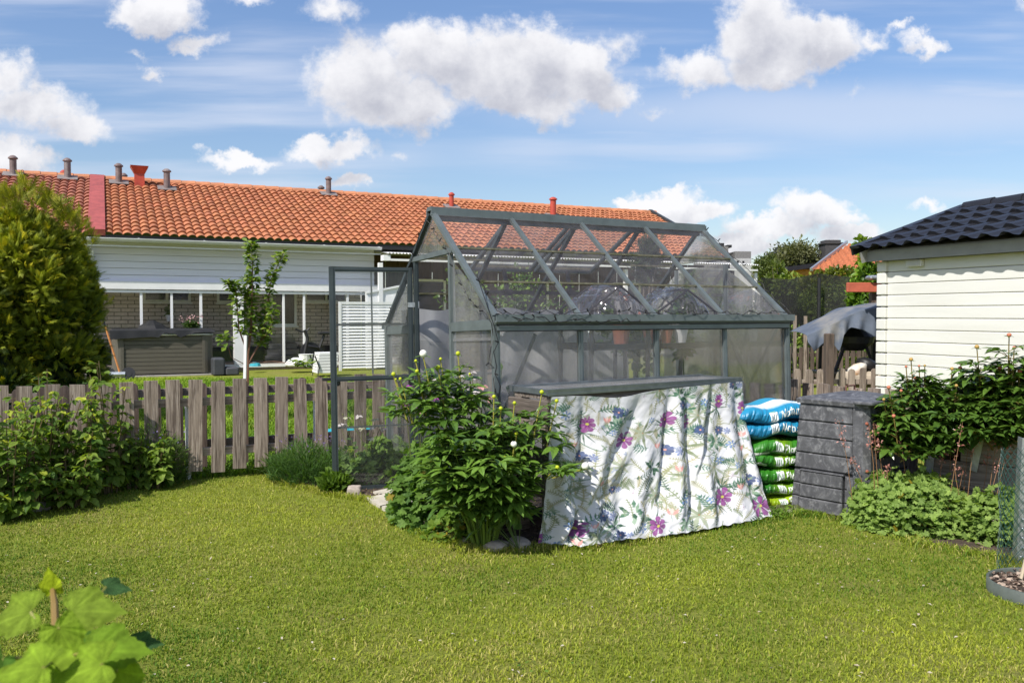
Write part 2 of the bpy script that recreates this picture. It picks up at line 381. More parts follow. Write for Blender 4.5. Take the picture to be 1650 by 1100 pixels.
def spray():
    v = []; f = []
    def q(a, b, w):
        a = np.array(a); b = np.array(b); d = b - a; n = np.array((-d[1], d[0], 0)); n = n / (np.linalg.norm(n) + 1e-9) * w; k = len(v)
        v.extend([a - n, a + n, b + n * .4, b - n * .4]); f.append((k, k + 1, k + 2, k + 3))
    q((0, 0, 0), (1, 0, .1), .022)
    for i, x in enumerate((.15, .28, .41, .54, .67, .8)):
        l = .46 * (1 - x * .6)
        for s in (-1, 1):
            q((x + .04 * s, 0, x * .1), (x + .04 * s + l * .8, s * l * .6, .05 - .2 * l), .030)
    return np.array(v), f
LT = {
 'ovate': outline([(0, .015), (.15, .2), (.38, .34), (.62, .3), (.82, .16), (1, .0)]),
 'lance': outline([(0, .01), (.18, .12), (.42, .20), (.7, .15), (1, .0)]),
 'thin': outline([(0, .02), (.5, .05), (1, .0)]),
 'small': outline([(0, .06), (.5, .3), (1, .0)]),
 'round': lobed(5, .22), 'lobed': lobed(7, .34, .2), 'spray': spray(),
}
def scatter(P, D, U, S, kind, C):
    T, F = LT[kind]; P = np.asarray(P, float); D = np.asarray(D, float); U = np.asarray(U, float); S = np.asarray(S, float); C = np.asarray(C, float)
    n = len(P); D = D / (np.linalg.norm(D, axis=1, keepdims=True) + 1e-9)
    Y = np.cross(U, D); Y /= (np.linalg.norm(Y, axis=1, keepdims=True) + 1e-6); Z = np.cross(D, Y)
    bend = RNG.uniform(-.1, .45, n)[:, None]
    tx = T[None, :, 0]; tz = T[None, :, 2] - bend * tx ** 2
    V_ = P[:, None, :] + S[:, None, None] * (tx[..., None] * D[:, None, :] + T[None, :, 1, None] * Y[:, None, :] + tz[..., None] * Z[:, None, :])
    base = (np.arange(n) * len(T))[:, None]
    ff = np.concatenate([np.array(f) for f in F]); tt = np.array([len(f) for f in F])
    flat = (base + ff[None, :]).ravel(); tot = np.tile(tt, n)
    return V_.reshape(-1, 3), flat, tot, np.repeat(C, len(T), axis=0)
def join(parts):
    vs, fs, ts, cs = [], [], [], []; n = 0
    for v, f, t, c in parts:
        vs.append(v); fs.append(f + n); ts.append(t); cs.append(c); n += len(v)
    return np.concatenate(vs), np.concatenate(fs), np.concatenate(ts), np.concatenate(cs)
def leafobj(name, parts, mat, parent=None, kind=None):
    v, f, t, c = join(parts); o = fast(name, v, f, t, mat, parent, c, smooth=False)
    if kind: o['kind'] = kind
    return o
def cols(n, lo, hi, bias=1.0, yel=0, ycol=(.3, .3, .03)):
    t = RNG.uniform(0, 1, (n, 1)) ** bias; c = np.array(lo) * (1 - t) + np.array(hi) * t
    if yel: m = RNG.uniform(0, 1, n) < yel; c[m] = np.array(ycol) * RNG.uniform(.7, 1.2, (m.sum(), 1))
    return c
def rdir(n, up=0.0, spread=1.0):
    d = RNG.normal(0, 1, (n, 3)); d /= np.linalg.norm(d, axis=1, keepdims=True); d = d * spread; d[:, 2] += up
    return d / (np.linalg.norm(d, axis=1, keepdims=True) + 1e-9)
def crown(center, rad, n, size, kind='small', lo=(.03, .07, .01), hi=(.1, .17, .03), up=.3, lump=.25, lumps=9, shell=.5, yel=0, ycol=(.3, .3, .03), seed=0, updir=.6):
    """foliage spread through clumps inside an ellipsoid; dense near clump surfaces"""
    r = np.random.default_rng(seed + 5); c = np.array(center, float); rad = np.array(rad, float)
    cl = r.normal(0, 1, (lumps, 3)); cl /= np.linalg.norm(cl, axis=1, keepdims=True); cl *= r.uniform(.25, .78, (lumps, 1)); cl[:, 2] = cl[:, 2] * .9
    cr = r.uniform(lump, lump * 1.9, lumps)
    k = r.integers(0, lumps, n); d = r.normal(0, 1, (n, 3)); d /= np.linalg.norm(d, axis=1, keepdims=True)
    rr = (shell + (1 - shell) * r.uniform(0, 1, n)) * (1 + .25 * r.normal(0, 1, n) * .4)
    P = c + rad * (cl[k] + d * (cr[k] * rr)[:, None])
    D = d * .8 + r.normal(0, .5, (n, 3)); D[:, 2] += up
    U = np.tile([0, 0, 1.0], (n, 1)) * updir + r.normal(0, .45, (n, 3)) + d * .4
    S = size * r.uniform(.6, 1.35, n)
    t = r.uniform(0, 1, (n, 1)); C = np.array(lo) * (1 - t) + np.array(hi) * t; C *= (.75 + .5 * r.uniform(0, 1, (lumps, 1)))[k]
    if yel: m = r.uniform(0, 1, n) < yel; C[m] = np.array(ycol) * r.uniform(.7, 1.2, (m.sum(), 1))
    return scatter(P, D, U, S, kind, C)
def tree(name, label, cat, base, trunk_h, tr, crowns, mat=None, group=None, bark=(.09, .07, .05), limbs=5, seed=1):
    r = random.Random(seed); root = empty(name, base, 0, label, cat, group); b = Vector(base); mb = MB()
    top = b + Vector((r.uniform(-.1, .1) * trunk_h, 0, trunk_h)); mid = b.lerp(top, .5) + Vector((r.uniform(-.05, .05) * trunk_h, 0, 0))
    mb.tube([b - Vector((0, 0, .05)), mid, top], [tr, tr * .8, tr * .5], 7, col=bark)
    for c in crowns:
        cc = Vector(c['center']); rad = c['rad']
        for i in range(limbs):
            e = cc + Vector((r.uniform(-.6, .6) * rad[0], r.uniform(-.6, .6) * rad[1], r.uniform(-.3, .7) * rad[2])); s = mid.lerp(top, r.random())
            mb.tube([s, s.lerp(e, .5) + Vector((0, 0, .06 * rad[2])), e], [tr * .4, tr * .25, tr * .07], 5, col=bark)
    mb.build('trunk', M['stem'], root, usecol=True)
    leafobj('crown', [crown(**c) for c in crowns], mat or M['leaf'], root); return root
# ------------------------------------------------------------------ ground
def lawnmat():
    m, N, L, b = newmat('lawn_ground'); t = tex(N, L, 'noise', 55, detail=8, rough=.75); t2 = tex(N, L, 'noise', 1.6, detail=5); t3 = tex(N, L, 'noise', 300, detail=3)
    c = rampn(N, L, t.outputs['Fac'], [(.3, (.07, .10, .015)), (.5, (.20, .23, .035)), (.72, (.34, .34, .07))])
    c2 = mixn(N, L, rampn(N, L, t2.outputs['Fac'], [(.5, (0, 0, 0)), (.72, (.6, .6, .6))]), c, (.24, .20, .08))
    L.new(c2, b.inputs['Base Color']); b.inputs['Roughness'].default_value = .95; b.inputs['Specular IOR Level'].default_value = .1
    bump(N, L, b, t.outputs['Fac'], .9, .02); return m
M['lawn'] = lawnmat()
def sheet(name, pts, z, mat, kind='structure', jit=0):
    mb = MB(); mb.add([(p[0], p[1], 0) for p in pts], [tuple(range(len(pts)))]); o = mb.build(name, mat, loc=(pts[0][0], pts[0][1], 0)); o.location.z = z; o['kind'] = kind; return o
def rise(x, y):     # neighbours' lawn climbs gently from the fence to the long house
    d = (np.asarray(y) - FENCE0.y) * FDIR.x - (np.asarray(x) - FENCE0.x) * FDIR.y; return .10 * np.clip((d - 1.2) / 5.5, 0, 1)
FDIR = Vector((math.sin(R(64.3)), math.cos(R(64.3)), 0)); FENCE0 = at(42, 620, 5.94); FENCE0.z = 0; FN = Vector((-FDIR.y, FDIR.x, 0))
g = MB(); pr = [(1.2, -.002), (6.7, .10), (16, .10), (16, -.05)]; g.add([tuple(FENCE0 + FDIR * a + FN * d + Vector((0, 0, z))) for d, z in pr for a in (-12, 16)], [(2 * i, 2 * i + 1, 2 * i + 3, 2 * i + 2) for i in range(3)]).build('sloping_lawn', M['lawn'])['kind'] = 'structure'
g = MB(); g.add([(-900, -60, 0), (900, -60, 0), (900, 1500, 0), (-900, 1500, 0)], [(0, 1, 2, 3)]).build('ground', M['lawn'])['kind'] = 'structure'
def poly_px(l): return [(gnd(x, y).x, gnd(x, y).y) for x, y in l]
BEDS = {
 'flower_bed': poly_px([(640, 838), (700, 868), (765, 888), (872, 884), (955, 884), (1060, 868), (1110, 790), (980, 760), (800, 730), (745, 745), (700, 770), (655, 800)]),
 'compost_bed': poly_px([(1180, 850), (1262, 832), (1300, 828), (1400, 848), (1440, 858), (1480, 878), (1560, 892), (1640, 905), (1790, 930), (1790, 760), (1480, 760), (1180, 760)]),
 'shrub_bed': poly_px([(-260, 872), (-60, 840), (20, 822), (120, 792), (280, 775), (330, 762), (230, 730), (0, 730), (-260, 740)]),
 'herb_bed': poly_px([(548, 800), (640, 812), (668, 790), (690, 740), (560, 730), (470, 735), (440, 775)]),
}
for k_, p_ in BEDS.items(): sheet(k_, p_, .006, M['soil'])
def inpoly(P, poly):
    x, y = P[:, 0], P[:, 1]; ins = np.zeros(len(P), bool); n = len(poly); j = n - 1
    for i in range(n):
        xi, yi = poly[i]; xj, yj = poly[j]
        c = ((yi > y) != (yj > y)) & (x < (xj - xi) * (y - yi) / (yj - yi + 1e-12) + xi); ins ^= c; j = i
    return ins
SLAB_Q = poly_px([(582, 798), (650, 782), (700, 800), (690, 838), (640, 826)])
def blades(name, P, h, w, seed, lo=(.075, .165, .012), hi=(.44, .465, .048), dry=.18, mat=None, base=0.0):
    r = np.random.default_rng(seed); n = len(P); a = r.uniform(0, 6.283, n); hh = h * r.uniform(.45, 1.25, n); ln = r.uniform(.1, 1.4, n) * hh; ww = w * r.uniform(.6, 1.3, n)
    d = np.stack([np.cos(a), np.sin(a)], 1); pz = np.full(n, base); z0 = pz
    a2 = a + r.uniform(.6, 2.4, n); s = np.stack([np.cos(a2), np.sin(a2)], 1)
    v = np.zeros((n, 5, 3)); m_ = P + d * (ln * .35)[:, None]; t_ = P + d * ln[:, None]
    v[:, 0, :2] = P - s * ww[:, None] * .5; v[:, 1, :2] = P + s * ww[:, None] * .5; v[:, 2, :2] = m_ + s * ww[:, None] * .45; v[:, 3, :2] = m_ - s * ww[:, None] * .45; v[:, 4, :2] = t_
    z0 = pz = np.zeros(n) + base
    v[:, 0:2, 2] = z0[:, None] - .003; v[:, 2:4, 2] = (z0 + hh * .6)[:, None]; v[:, 4, 2] = z0 + hh * .9
    f = (np.arange(n) * 5)[:, None] + np.array([0, 1, 2, 3, 3, 2, 4])[None, :]
    t = np.tile([4, 3], n)
    q = np.clip(.5 + .5 * fbm(P[:, 0], P[:, 1], 3, 4, 1.6), 0, 1); q2 = np.clip(.5 + .6 * fbm(P[:, 0], P[:, 1], 8, 3, 5), 0, 1)
    k = np.clip(r.uniform(0, 1, n) * .5 + q * 1.0 - .25, 0, 1)[:, None]; c = np.array(lo) * (1 - k) + np.array(hi) * k
    dr = r.uniform(0, 1, n) < dry * (.3 + 2.2 * np.clip(q2 * q * 1.8 - .35, 0, 1)) ; c[dr] = np.array((.44, .40, .12)) * r.uniform(.7, 1.25, (dr.sum(), 1))
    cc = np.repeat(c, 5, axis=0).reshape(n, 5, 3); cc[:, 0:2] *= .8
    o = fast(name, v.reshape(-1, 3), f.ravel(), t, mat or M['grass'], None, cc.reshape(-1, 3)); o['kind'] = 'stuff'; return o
M['grass'] = leafmat('grass_blade', .3, .55, .25)
def lawn():
    r = np.random.default_rng(2); allp = []
    for (y0, y1, dens, ) in ((1.9, 3.3, 15000), (3.3, 4.4, 12500), (4.4, 5.6, 9500), (5.6, 7.4, 6500)):
        xm = y1 * .64 + 1.5; n = int(dens * (y1 - y0) * 2 * xm); P = np.stack([r.uniform(-xm, xm, n), r.uniform(y0, y1, n)], 1)
        P = P[(np.abs(P[:, 0]) < P[:, 1] * .64 + .35) | ((r.uniform(0, 1, len(P)) < .5) & (np.abs(P[:, 0]) < P[:, 1] * .64 + 1.5))]; allp.append(P)
    P = np.concatenate(allp)
    F_a, F_b = FENCE0, FENCE0 + FDIR * 6
    side = (F_b.x - F_a.x) * (P[:, 1] - F_a.y) - (F_b.y - F_a.y) * (P[:, 0] - F_a.x); P = P[side < .15]
    for k_, p_ in BEDS.items():
        edge = [(p[0], p[1]) for p in p_]; ins = inpoly(P + r.normal(0, .025, P.shape), edge); P = P[~(ins & (r.uniform(0, 1, len(P)) > .05))]
    P = P[~inpoly(P, SLAB_Q)]
    clump = fbm(P[:, 0], P[:, 1], 21, 3, 30); P = P[r.uniform(-1.5, 1, len(P)) < clump + .55]
    far = P[:, 1] > 4.2
    o = blades('lawn_grass', P, .0165, .0042, 5)
    # taller clumps and rough edges
    n = 26000; rr = r.uniform(0, 1, n); Q = []
    for k_ in BEDS.values():
        k2 = np.array(k_); i = r.integers(0, len(k2), n // 4); j = (i + 1) % len(k2); t = r.uniform(0, 1, (n // 4, 1)); Q.append(k2[i] * (1 - t) + k2[j] * t + r.normal(0, .035, (n // 4, 2)))
    Q = np.concatenate(Q); Q = Q[~inpoly(Q, SLAB_Q)]
    blades('edge_grass', Q, .036, .0046, 6, dry=.3)
    # the neighbours' lawn behind the fence
    xs = []
    for (y0, y1, dens) in ((6.0, 9.5, 2600), (9.5, 15.2, 1100)):
        n = int(dens * (y1 - y0) * 11); P = np.stack([r.uniform(-7.5, 3.5, n), r.uniform(y0, y1, n)], 1); P = P[np.abs(P[:, 0]) < P[:, 1] * .64 + .3]; xs.append(P)
    P = np.concatenate(xs); side = (F_b.x - F_a.x) * (P[:, 1] - F_a.y) - (F_b.y - F_a.y) * (P[:, 0] - F_a.x); P = P[(side > .3)]
    gx = (P - np.array([GHO.x, GHO.y])) @ np.array([[GHX.x, GHY.x], [GHX.y, GHY.y]]); P = P[~((gx[:, 0] > 0) & (gx[:, 0] < 2.47) & (gx[:, 1] > 0) & (gx[:, 1] < 1.85))]
    blades('neighbour_grass', P, .06, .011, 9, lo=(.09, .20, .012), hi=(.30, .42, .03), dry=.03, base=rise(P[:, 0], P[:, 1]))
# shared anchors
FDIR = Vector((math.sin(R(64.3)), math.cos(R(64.3)), 0)); FENCE0 = at(42, 620, 5.94); FENCE0.z = 0
GHO = Vector((-.0804, 5.1223, 0)); GYAW = 1.06513; GTILT = .03695
GHX = Vector((math.sin(GYAW), math.cos(GYAW), 0)); GHY = Vector((-GHX.y, GHX.x, 0))
# ------------------------------------------------------------------ terraced house
HA = R(25.7); HO = Vector((at(160, 455, 16.5).x, 16.5, 0)); HX = Vector((math.cos(HA), math.sin(HA), 0)); HY = Vector((-HX.y, HX.x, 0))
def hx(px, c=0.0):         # pixel column on the plane local y = c -> (local x, world Y)
    r = (px - 825) / FPX; o = HO + HY * c
    t = (r * o.y - o.x) / (HX.x - r * HX.y); return t, o.y + t * HX.y
def hz(px, py, c=0.0): return at(px, py, hx(px, c)[1]).z
def house():
    root = empty('terraced_house', HO, HA, 'long terraced house with orange pantile roof, white siding and grey brick behind the fence', 'house')
    B = lambda mb, n, m, p=root: mb.build(n, m, p, local=True)
    x1 = hx(603)[0]; xe = hx(1046, 4.3)[0]; xl = -7.0
    ze = 2.80; ye = -.35; yr = 4.3; zr = hz(160, 285.8, yr) - .02; sl = math.hypot(yr - ye, zr - ze)
    zb0 = hz(200, 466, -.05); zb1 = hz(200, 453, -.05)
    # tiles
    m, N, L, b = newmat('orange_pantile'); a = N.new('ShaderNodeAttribute'); a.attribute_name = 'Col'; t = tex(N, L, 'noise', 9, detail=7); t2 = tex(N, L, 'noise', .35, detail=3)
    c = mixn(N, L, 1.0, a.outputs['Color'], rampn(N, L, t.outputs['Fac'], [(.3, (.7, .66, .64)), (.65, (1.1, 1.1, 1.1))]), 'MULTIPLY')
    c = mixn(N, L, rampn(N, L, t.outputs['Fac'], [(.58, (0, 0, 0)), (.74, (.55, .55, .55))]), c, (.16, .10, .07)); L.new(c, b.inputs['Base Color']); b.inputs['Roughness'].default_value = .8
    M['tile'] = m
    def tiled(xa, xb, base, seed):
        wv = .168; ns = 8; nc = int(round((xb - xa) / wv)); rows = 17; nu = nc * ns + 1
        u = np.linspace(xa, xa + nc * wv, nu); ph = (np.arange(nu) % ns) / ns
        prof = .048 * np.abs(np.sin(np.pi * ph)) ** .8 - .024
        r = np.random.default_rng(seed); tc = r.uniform(.86, 1.13, (rows, nc + 1)); td = r.uniform(-1, 1, (rows, nc + 1)); V_ = []; C_ = []
        du = (yr - ye) / sl; dz = (zr - ze) / sl
        for i in range(rows):
            ci = np.minimum(np.arange(nu) // ns, nc); w = r.normal(0, .003, nc + 1)[ci]
            for k, (s, lift) in enumerate(((i * sl / rows - .012, .034), ((i + 1) * sl / rows, 0.0))):
                h = prof + lift + w; V_.append(np.stack([np.minimum(u, xe - .75 * (1 - min(1, max(0, s / sl)))), ye + s * du - h * dz, ze + s * dz + h * du], 1))
                cc = np.array(base)[None, :] * tc[i][ci][:, None]; cc[:, 1] *= 1 + .05 * td[i][ci]; C_.append(cc)
        V_ = np.concatenate(V_); q, t = grid(nu, rows * 2)
        return V_, q, t, np.concatenate(C_)
    strip = hx(158, ye)[0]
    v, q, t_, c_ = tiled(strip + .12, xe, (.41, .155, .068), 4); fast('roof', v, q, t_, M['tile'], root, c_, local=True)
    v, q, t_, c_ = tiled(xl, strip - .12, (.34, .125, .075), 6); o = fast('roof', v, q, t_, M['tile'], root, c_, local=True); o['label'] = 'duller red pantiles left of the metal strip'
    mb = MB(); nrm = Vector((0, -(zr - ze), yr - ye)).normalized()
    mb.bar(Vector((strip, ye - .03, ze)) + nrm * .03, Vector((strip, yr, zr)) + nrm * .03, .3, .12, up=nrm); B(mb, 'firewall_cover', plain('red_metal', (.34, .075, .06), .5))
    rc = MB()
    x = xl
    while x < xe: rc.lathe((x + .17, yr, zr - .03), [(.10, -.18), (.115, .17)], 10, m=Matrix.Rotation(R(90), 3, 'Y')); x += .34
    B(rc, 'ridge_cap', plain('ridge_tile', (.47, .19, .09), .8, 0, .3, 3))
    mb = MB(); mb.prism([(xe - .8, ye, ze - .05), (xe - .05, yr, zr - .06), (xe, yr * 2 - ye, ze - .05)], (-.1, 0, 0)); B(mb, 'gable_wall', M['white'])
    mb = MB(); mb.bar((xe - .72, ye, ze + .02), (xe + .03, yr, zr + .03), .08, .16); mb.bar((xe + .03, yr, zr + .03), (xe + .03, 2 * yr - ye, ze + .02), .08, .16); B(mb, 'verge_board', M['alud'])
    mb = MB(); mb.prism([(xl, yr, zr - .05), (xl, 2 * yr - ye, ze), (xl, 2 * yr - ye, ze - .1), (xl, yr, zr - .15)], (xe - xl, 0, 0)); B(mb, 'rear_roof', M['alud'])
    mb = MB(); mb.box(((xl + xe) / 2 - .4, (ye + yr) / 2 + .1, ze - .075), (xe - xl - .82, yr - ye - .1, .03)); B(mb, 'soffit', M['whitesid'])
    mb = MB(); mb.box(((xl + xe) / 2 - .38, ye + .02, ze - .055), (xe - xl - .76, .03, .09)); B(mb, 'fascia', M['black'])
    # gutter: half round
    gm = MB(); prof = [(ye - .05 + .06 * math.cos(t), ze - .08 + .06 * math.sin(t)) for t in np.linspace(math.pi, 2 * math.pi, 7)]
    gx0 = xl; gx1 = x1 + .05; vs = [(x, p[0], p[1]) for x in (gx0, gx1) for p in prof]; gm.add(vs, [(i, i + 1, 8 + i, 7 + i) for i in range(6)])
    gm.bar((gx0, ye - .11, ze - .08), (gx1, ye - .11, ze - .08), .015, .015)
    for x in np.arange(gx0 + .5, gx1, 1.2): gm.box((x, ye - .05, ze - .07), (.03, .13, .015))
    gm.bar((gx0, ye - .02, ze - .22), (gx1, ye - .02, ze - .22), .02, .02)
    B(gm, 'gutter', plain('pale_gutter', (.62, .63, .63), .5, 0, .1))
    # siding, real lapped boards
    sd = MB(); z = zb1; zt = ze - .09; n = 6; hgt = (zt - zb1) / n
    for i in range(n):
        z = zb1 + i * hgt; sd.prism([(xl, .0, z), (xl, -.022, z), (xl, -.004, z + hgt - .006), (xl, .02, z + hgt - .006), (xl, .02, z)], (x1 - xl, 0, 0))
    sd.box(((xl + x1) / 2, .05, (zb1 + zt) / 2), (x1 - xl, .04, zt - zb1))
    B(sd, 'siding', M['whitesid'])
    mb = MB(); mb.box(((xl + x1) / 2 + .03, -.05, (zb0 + zb1) / 2), (x1 - xl + .06, .2, zb1 - zb0 - .006)); mb.box(((xl + x1) / 2, -.1, zb0 - .04), (x1 - xl, .05, .05)); B(mb, 'porch_beam', M['white'])
    # porch side, floor
    dk = MB(); dk.box(((xl + x1) / 2, .6, .20), (x1 - xl, 1.5, .06)); B(dk, 'deck', plain('grey_deck', (.30, .26, .22), .85, 0, .15, 5, .2, stretch=(1, 12, 1)))
    dk = MB(); dk.box(((xl + x1) / 2, -.16, .195), (x1 - xl, .02, .06)); B(dk, 'deck_edge', M['white'])
    dk = MB(); dk.box(((xl + x1) / 2, -.12, .085), (x1 - xl, .05, .16)); B(dk, 'deck_skirt', plain('brown_board', (.23, .17, .13), .85))
    # brick wall
    m, N, L, b = newmat('grey_brick'); tc = N.new('ShaderNodeTexCoord'); sp = N.new('ShaderNodeSeparateXYZ'); L.new(tc.outputs['Object'], sp.inputs[0]); cb = N.new('ShaderNodeCombineXYZ'); L.new(sp.outputs[0], cb.inputs[0]); L.new(sp.outputs[2], cb.inputs[1])
    br = N.new('ShaderNodeTexBrick'); L.new(cb.outputs[0], br.inputs[0]); br.inputs['Scale'].default_value = 1; br.inputs['Brick Width'].default_value = .262; br.inputs['Row Height'].default_value = .082; br.inputs['Mortar Size'].default_value = .0085; br.inputs['Mortar Smooth'].default_value = .2
    br.inputs['Color1'].default_value = (.50, .425, .365, 1); br.inputs['Color2'].default_value = (.60, .515, .445, 1); br.inputs['Mortar'].default_value = (.12, .105, .09, 1)
    t = tex(N, L, 'noise', 25, detail=6); c = mixn(N, L, 1.0, br.outputs['Color'], rampn(N, L, t.outputs['Fac'], [(.3, (.8, .8, .8)), (.7, (1.12, 1.12, 1.12))]), 'MULTIPLY'); L.new(c, b.inputs['Base Color']); b.inputs['Roughness'].default_value = .9
    iv = N.new('ShaderNodeMath'); iv.operation = 'SUBTRACT'; iv.inputs[0].default_value = 1; L.new(br.outputs['Fac'], iv.inputs[1]); bump(N, L, b, iv.outputs[0], .6, .01); M['brick'] = m
    yb = 1.1; zs = .55
    # openings on the brick plane
    ops = []
    def rect(pa, pb, ya, yb_): xa = hx(pa, yb)[0]; xb = hx(pb, yb)[0]; return [xa, xb, hz((pa + pb) / 2, yb_, yb), hz((pa + pb) / 2, ya, yb)]
    W1 = rect(231, 308, 460, 487); W2 = rect(350, 383, 461, 488); W3 = rect(436, 478, 462, 525); W4 = rect(491, 560, 462, 487)
    wl = MB(); xs = sorted([W1, W2, W3, W4], key=lambda w: w[0]); cur = xl; top = zb1 + .1
    for w in xs:
        wl.box(((cur + w[0]) / 2, yb + .1, (zs + top) / 2), (w[0] - cur, .2, top - zs)); wl.box(((w[0] + w[1]) / 2, yb + .1, (zs + w[2]) / 2), (w[1] - w[0], .2, w[2] - zs)); wl.box(((w[0] + w[1]) / 2, yb + .1, (top + w[3]) / 2), (w[1] - w[0], .2, top - w[3])); cur = w[1]
    wl.box(((cur + x1) / 2, yb + .1, (zs + top) / 2), (x1 - cur, .2, top - zs)); B(wl, 'brick_wall', M['brick'])
    pl_ = MB(); pl_.box(((xl + x1) / 2, yb + .13, .4), (x1 - xl, .2, .296)); B(pl_, 'plinth', plain('dark_plinth', (.055, .052, .05), .9))
    gl = plain('dark_window', (.02, .024, .028), .08, 0, .5, 2, 0); room = plain('dark_room', (.03, .03, .03), .9)
    for w in xs:
        fr = MB(); xa, xb, za, zc = w; k = .05
        fr.box(((xa + xb) / 2, yb + .03, za + k / 2), (xb - xa, .1, k)); fr.box(((xa + xb) / 2, yb + .03, zc - k / 2), (xb - xa, .1, k))
        for x in (xa + k / 2, xb - k / 2) + (((xa + xb) / 2,) if xb - xa > .9 else ()): fr.box((x, yb + .03, (za + zc) / 2), (k, .1, zc - za - 2 * k))
        f = B(fr, 'window', M['white']); mb = MB(); mb.box(((xa + xb) / 2, yb + .06, (za + zc) / 2), (xb - xa - 2 * k, .01, zc - za - 2 * k)); mb.build('pane', gl, f, local=True)
        mb = MB(); mb.box(((xa + xb) / 2, yb - .035, za - .015), (xb - xa + .06, .08, .03)); mb.build('sill', M['white'], f, local=True)
    # porch posts
    for px, w in ((228, .05), (277, .045), (324, .05), (457, .045), (490, .045), (560, .05)):
        mb = MB(); x, Y = hx(px, -.08); mb.box((x, -.08, (zb0 + .235) / 2 - .01), (w, .05, zb0 - .235 - .03)); B(mb, 'post', M['white'])
    mb = MB(); x = hx(384, -.08)[0]; mb.box((x, -.07, (zb0 + .23) / 2 - .01), (.19, .19, zb0 - .26)); o = B(mb, 'post', M['white']); o['label'] = 'thick white square post'
    mb = MB(); mb.box((-.15, -.05, (ze - .3) / 2), (.12, .24, ze - .3)); o = B(mb, 'corner_post', M['white'])
    # glass between the posts
    mb = MB(); mb.box((hx(340, -.06)[0], -.02, 1.1), (hx(560, -.06)[0] - hx(180, -.06)[0], .008, 1.6)); B(mb, 'porch_glazing', glassmat('clean_glass', (.98, .985, .985), .008, (.6, .6, .6), refl=.7))
    # steps inside
    for i, (a, b_) in enumerate(((425, 484), (428, 480), (432, 478), (438, 477))):
        mb = MB(); xa = hx(a, .85)[0]; xb = hx(b_, .85)[0]; mb.box(((xa + xb) / 2, .82 + i * .06, .30 + i * .13), (xb - xa, .4 - i * .1, .12)); B(mb, 'step', plain('grey_step', (.22, .2, .17), .85))
    # carport part to the right
    mb = MB()
    for i in range(int((xe - x1 - .1) / .3)): 
        x = x1 + .25 + i * .3; mb.box((x, 1.4 + (i % 2) * .02, 1.35), (.285, .03, 2.66))
    B(mb, 'board_wall', plain('dark_brown_board', (.085, .055, .042), .8, 0, .4, 4, .2, stretch=(6, 6, .4)))
    for i in range(4):
        xa = x1 + 1.3 + i * 2.9; mb = MB(); fr = MB(); w = .9; k = .06
        for x in (xa, xa + w): fr.box((x, 1.35, 1.55), (k, .06, 1.1))
        for z in (1.0, 2.1): fr.box((xa + w / 2, 1.35, z), (w - k - .004, .06, k))
        f = B(fr, 'window', M['white']); mb.box((xa + w / 2, 1.36, 1.55), (w - k, .01, 1.04)); mb.build('pane', gl, f, local=True)
    # corrugated canopy
    xc_ = hx(1222, -.75)[0]; xs_ = np.arange(x1 + .05, xc_, .019); zz = .017 * np.sin(xs_ * 2 * np.pi / .076); zc = hz(640, 408, -.75)
    v = np.concatenate([np.stack([xs_, np.full_like(xs_, yy), zc + zz + (yy + .75) * .1], 1) for yy in (-.75, .9)] + [np.stack([xs_, np.full_like(xs_, yy), zc + zz + (yy + .75) * .1 - .004], 1) for yy in (.9, -.75)])
    q, t = grid(len(xs_), 4); fast('corrugated_canopy', v, q, t, plain('white_corrugated', (.66, .67, .66), .5, 0, .1), root, local=True, smooth=True)
    mb = MB(); mb.bar((x1 + .05, -.70, zc - .14), (xc_, -.70, zc - .14), .03, .045); mb.box((x1 + .08, -.62, zc - .1), (.16, .2, .12)); B(mb, 'canopy_beam', M['white'])
    for px in (606, 1002, 1211):
        x = hx(px, -.6)[0]; mb = MB(); mb.box((x + .1, -.6, (zc - .2) / 2), (.09, .09, zc - .21)); o = B(mb, 'post', M['white'])
    # roof vents
    zs_ = lambda s: ze + (zr - ze) * s; ysn = lambda s: ye + (yr - ye) * s
    grey = plain('vent_pipe', (.17, .125, .12), .55, 0, .3, 9, .1, dirt=(.32, .3, .3)); redm = plain('red_vent', (.42, .06, .035), .5)
    for (px, py, s, h, r_, mt, lb) in ((26, 296, .93, .40, .085, grey, 0), (113, 292, .93, .43, .085, grey, 0), (195, 297, .90, .42, .085, grey, 0), (272, 311, .83, .44, .085, grey, 'grey vent pipe with a darker red cap side'), (531, 318, .93, .43, .08, grey, 0), (519, 316, 1.06, .3, .08, grey, 0),
                                   (728, 335, .80, .36, .075, redm, 'red vent pipe'), (891, 345, .72, .50, .10, redm, 'red vent pipe'), (203, 296, 1.05, .28, .075, grey, 0), (107, 287, 1.05, .26, .07, redm, 0), (775, 322, 1.05, .2, .08, redm, 0)):
        c = ysn(s); x = hx(px, c)[0]; z = zs_(s) if s <= 1 else zr - .15
        mb = MB(); mb.lathe((x, c, z - .12), [(r_ * .85, 0), (r_ * .85, h + .1)], 14)
        mb.lathe((x, c, z - .02 + h), [(r_ * .8, 0), (r_ * 1.2, .012), (r_ * 1.15, .04), (r_ * .6, .08), (r_ * .3, .09)], 14)
        o = B(mb, 'roof_vent', mt)
        if lb: o['label'] = lb
        if s < 1: mb = MB(); mb.bar((x, c - .17, zs_(s - .04) + .05), (x, c + .13, zs_(s + .03) + .06), .42, .02); mb.build('flashing', plain('lead_flashing', (.2, .17, .16), .7), o, local=True)
    c = ysn(.9); x = hx(228, c)[0]; z = zs_(.9); mb = MB()
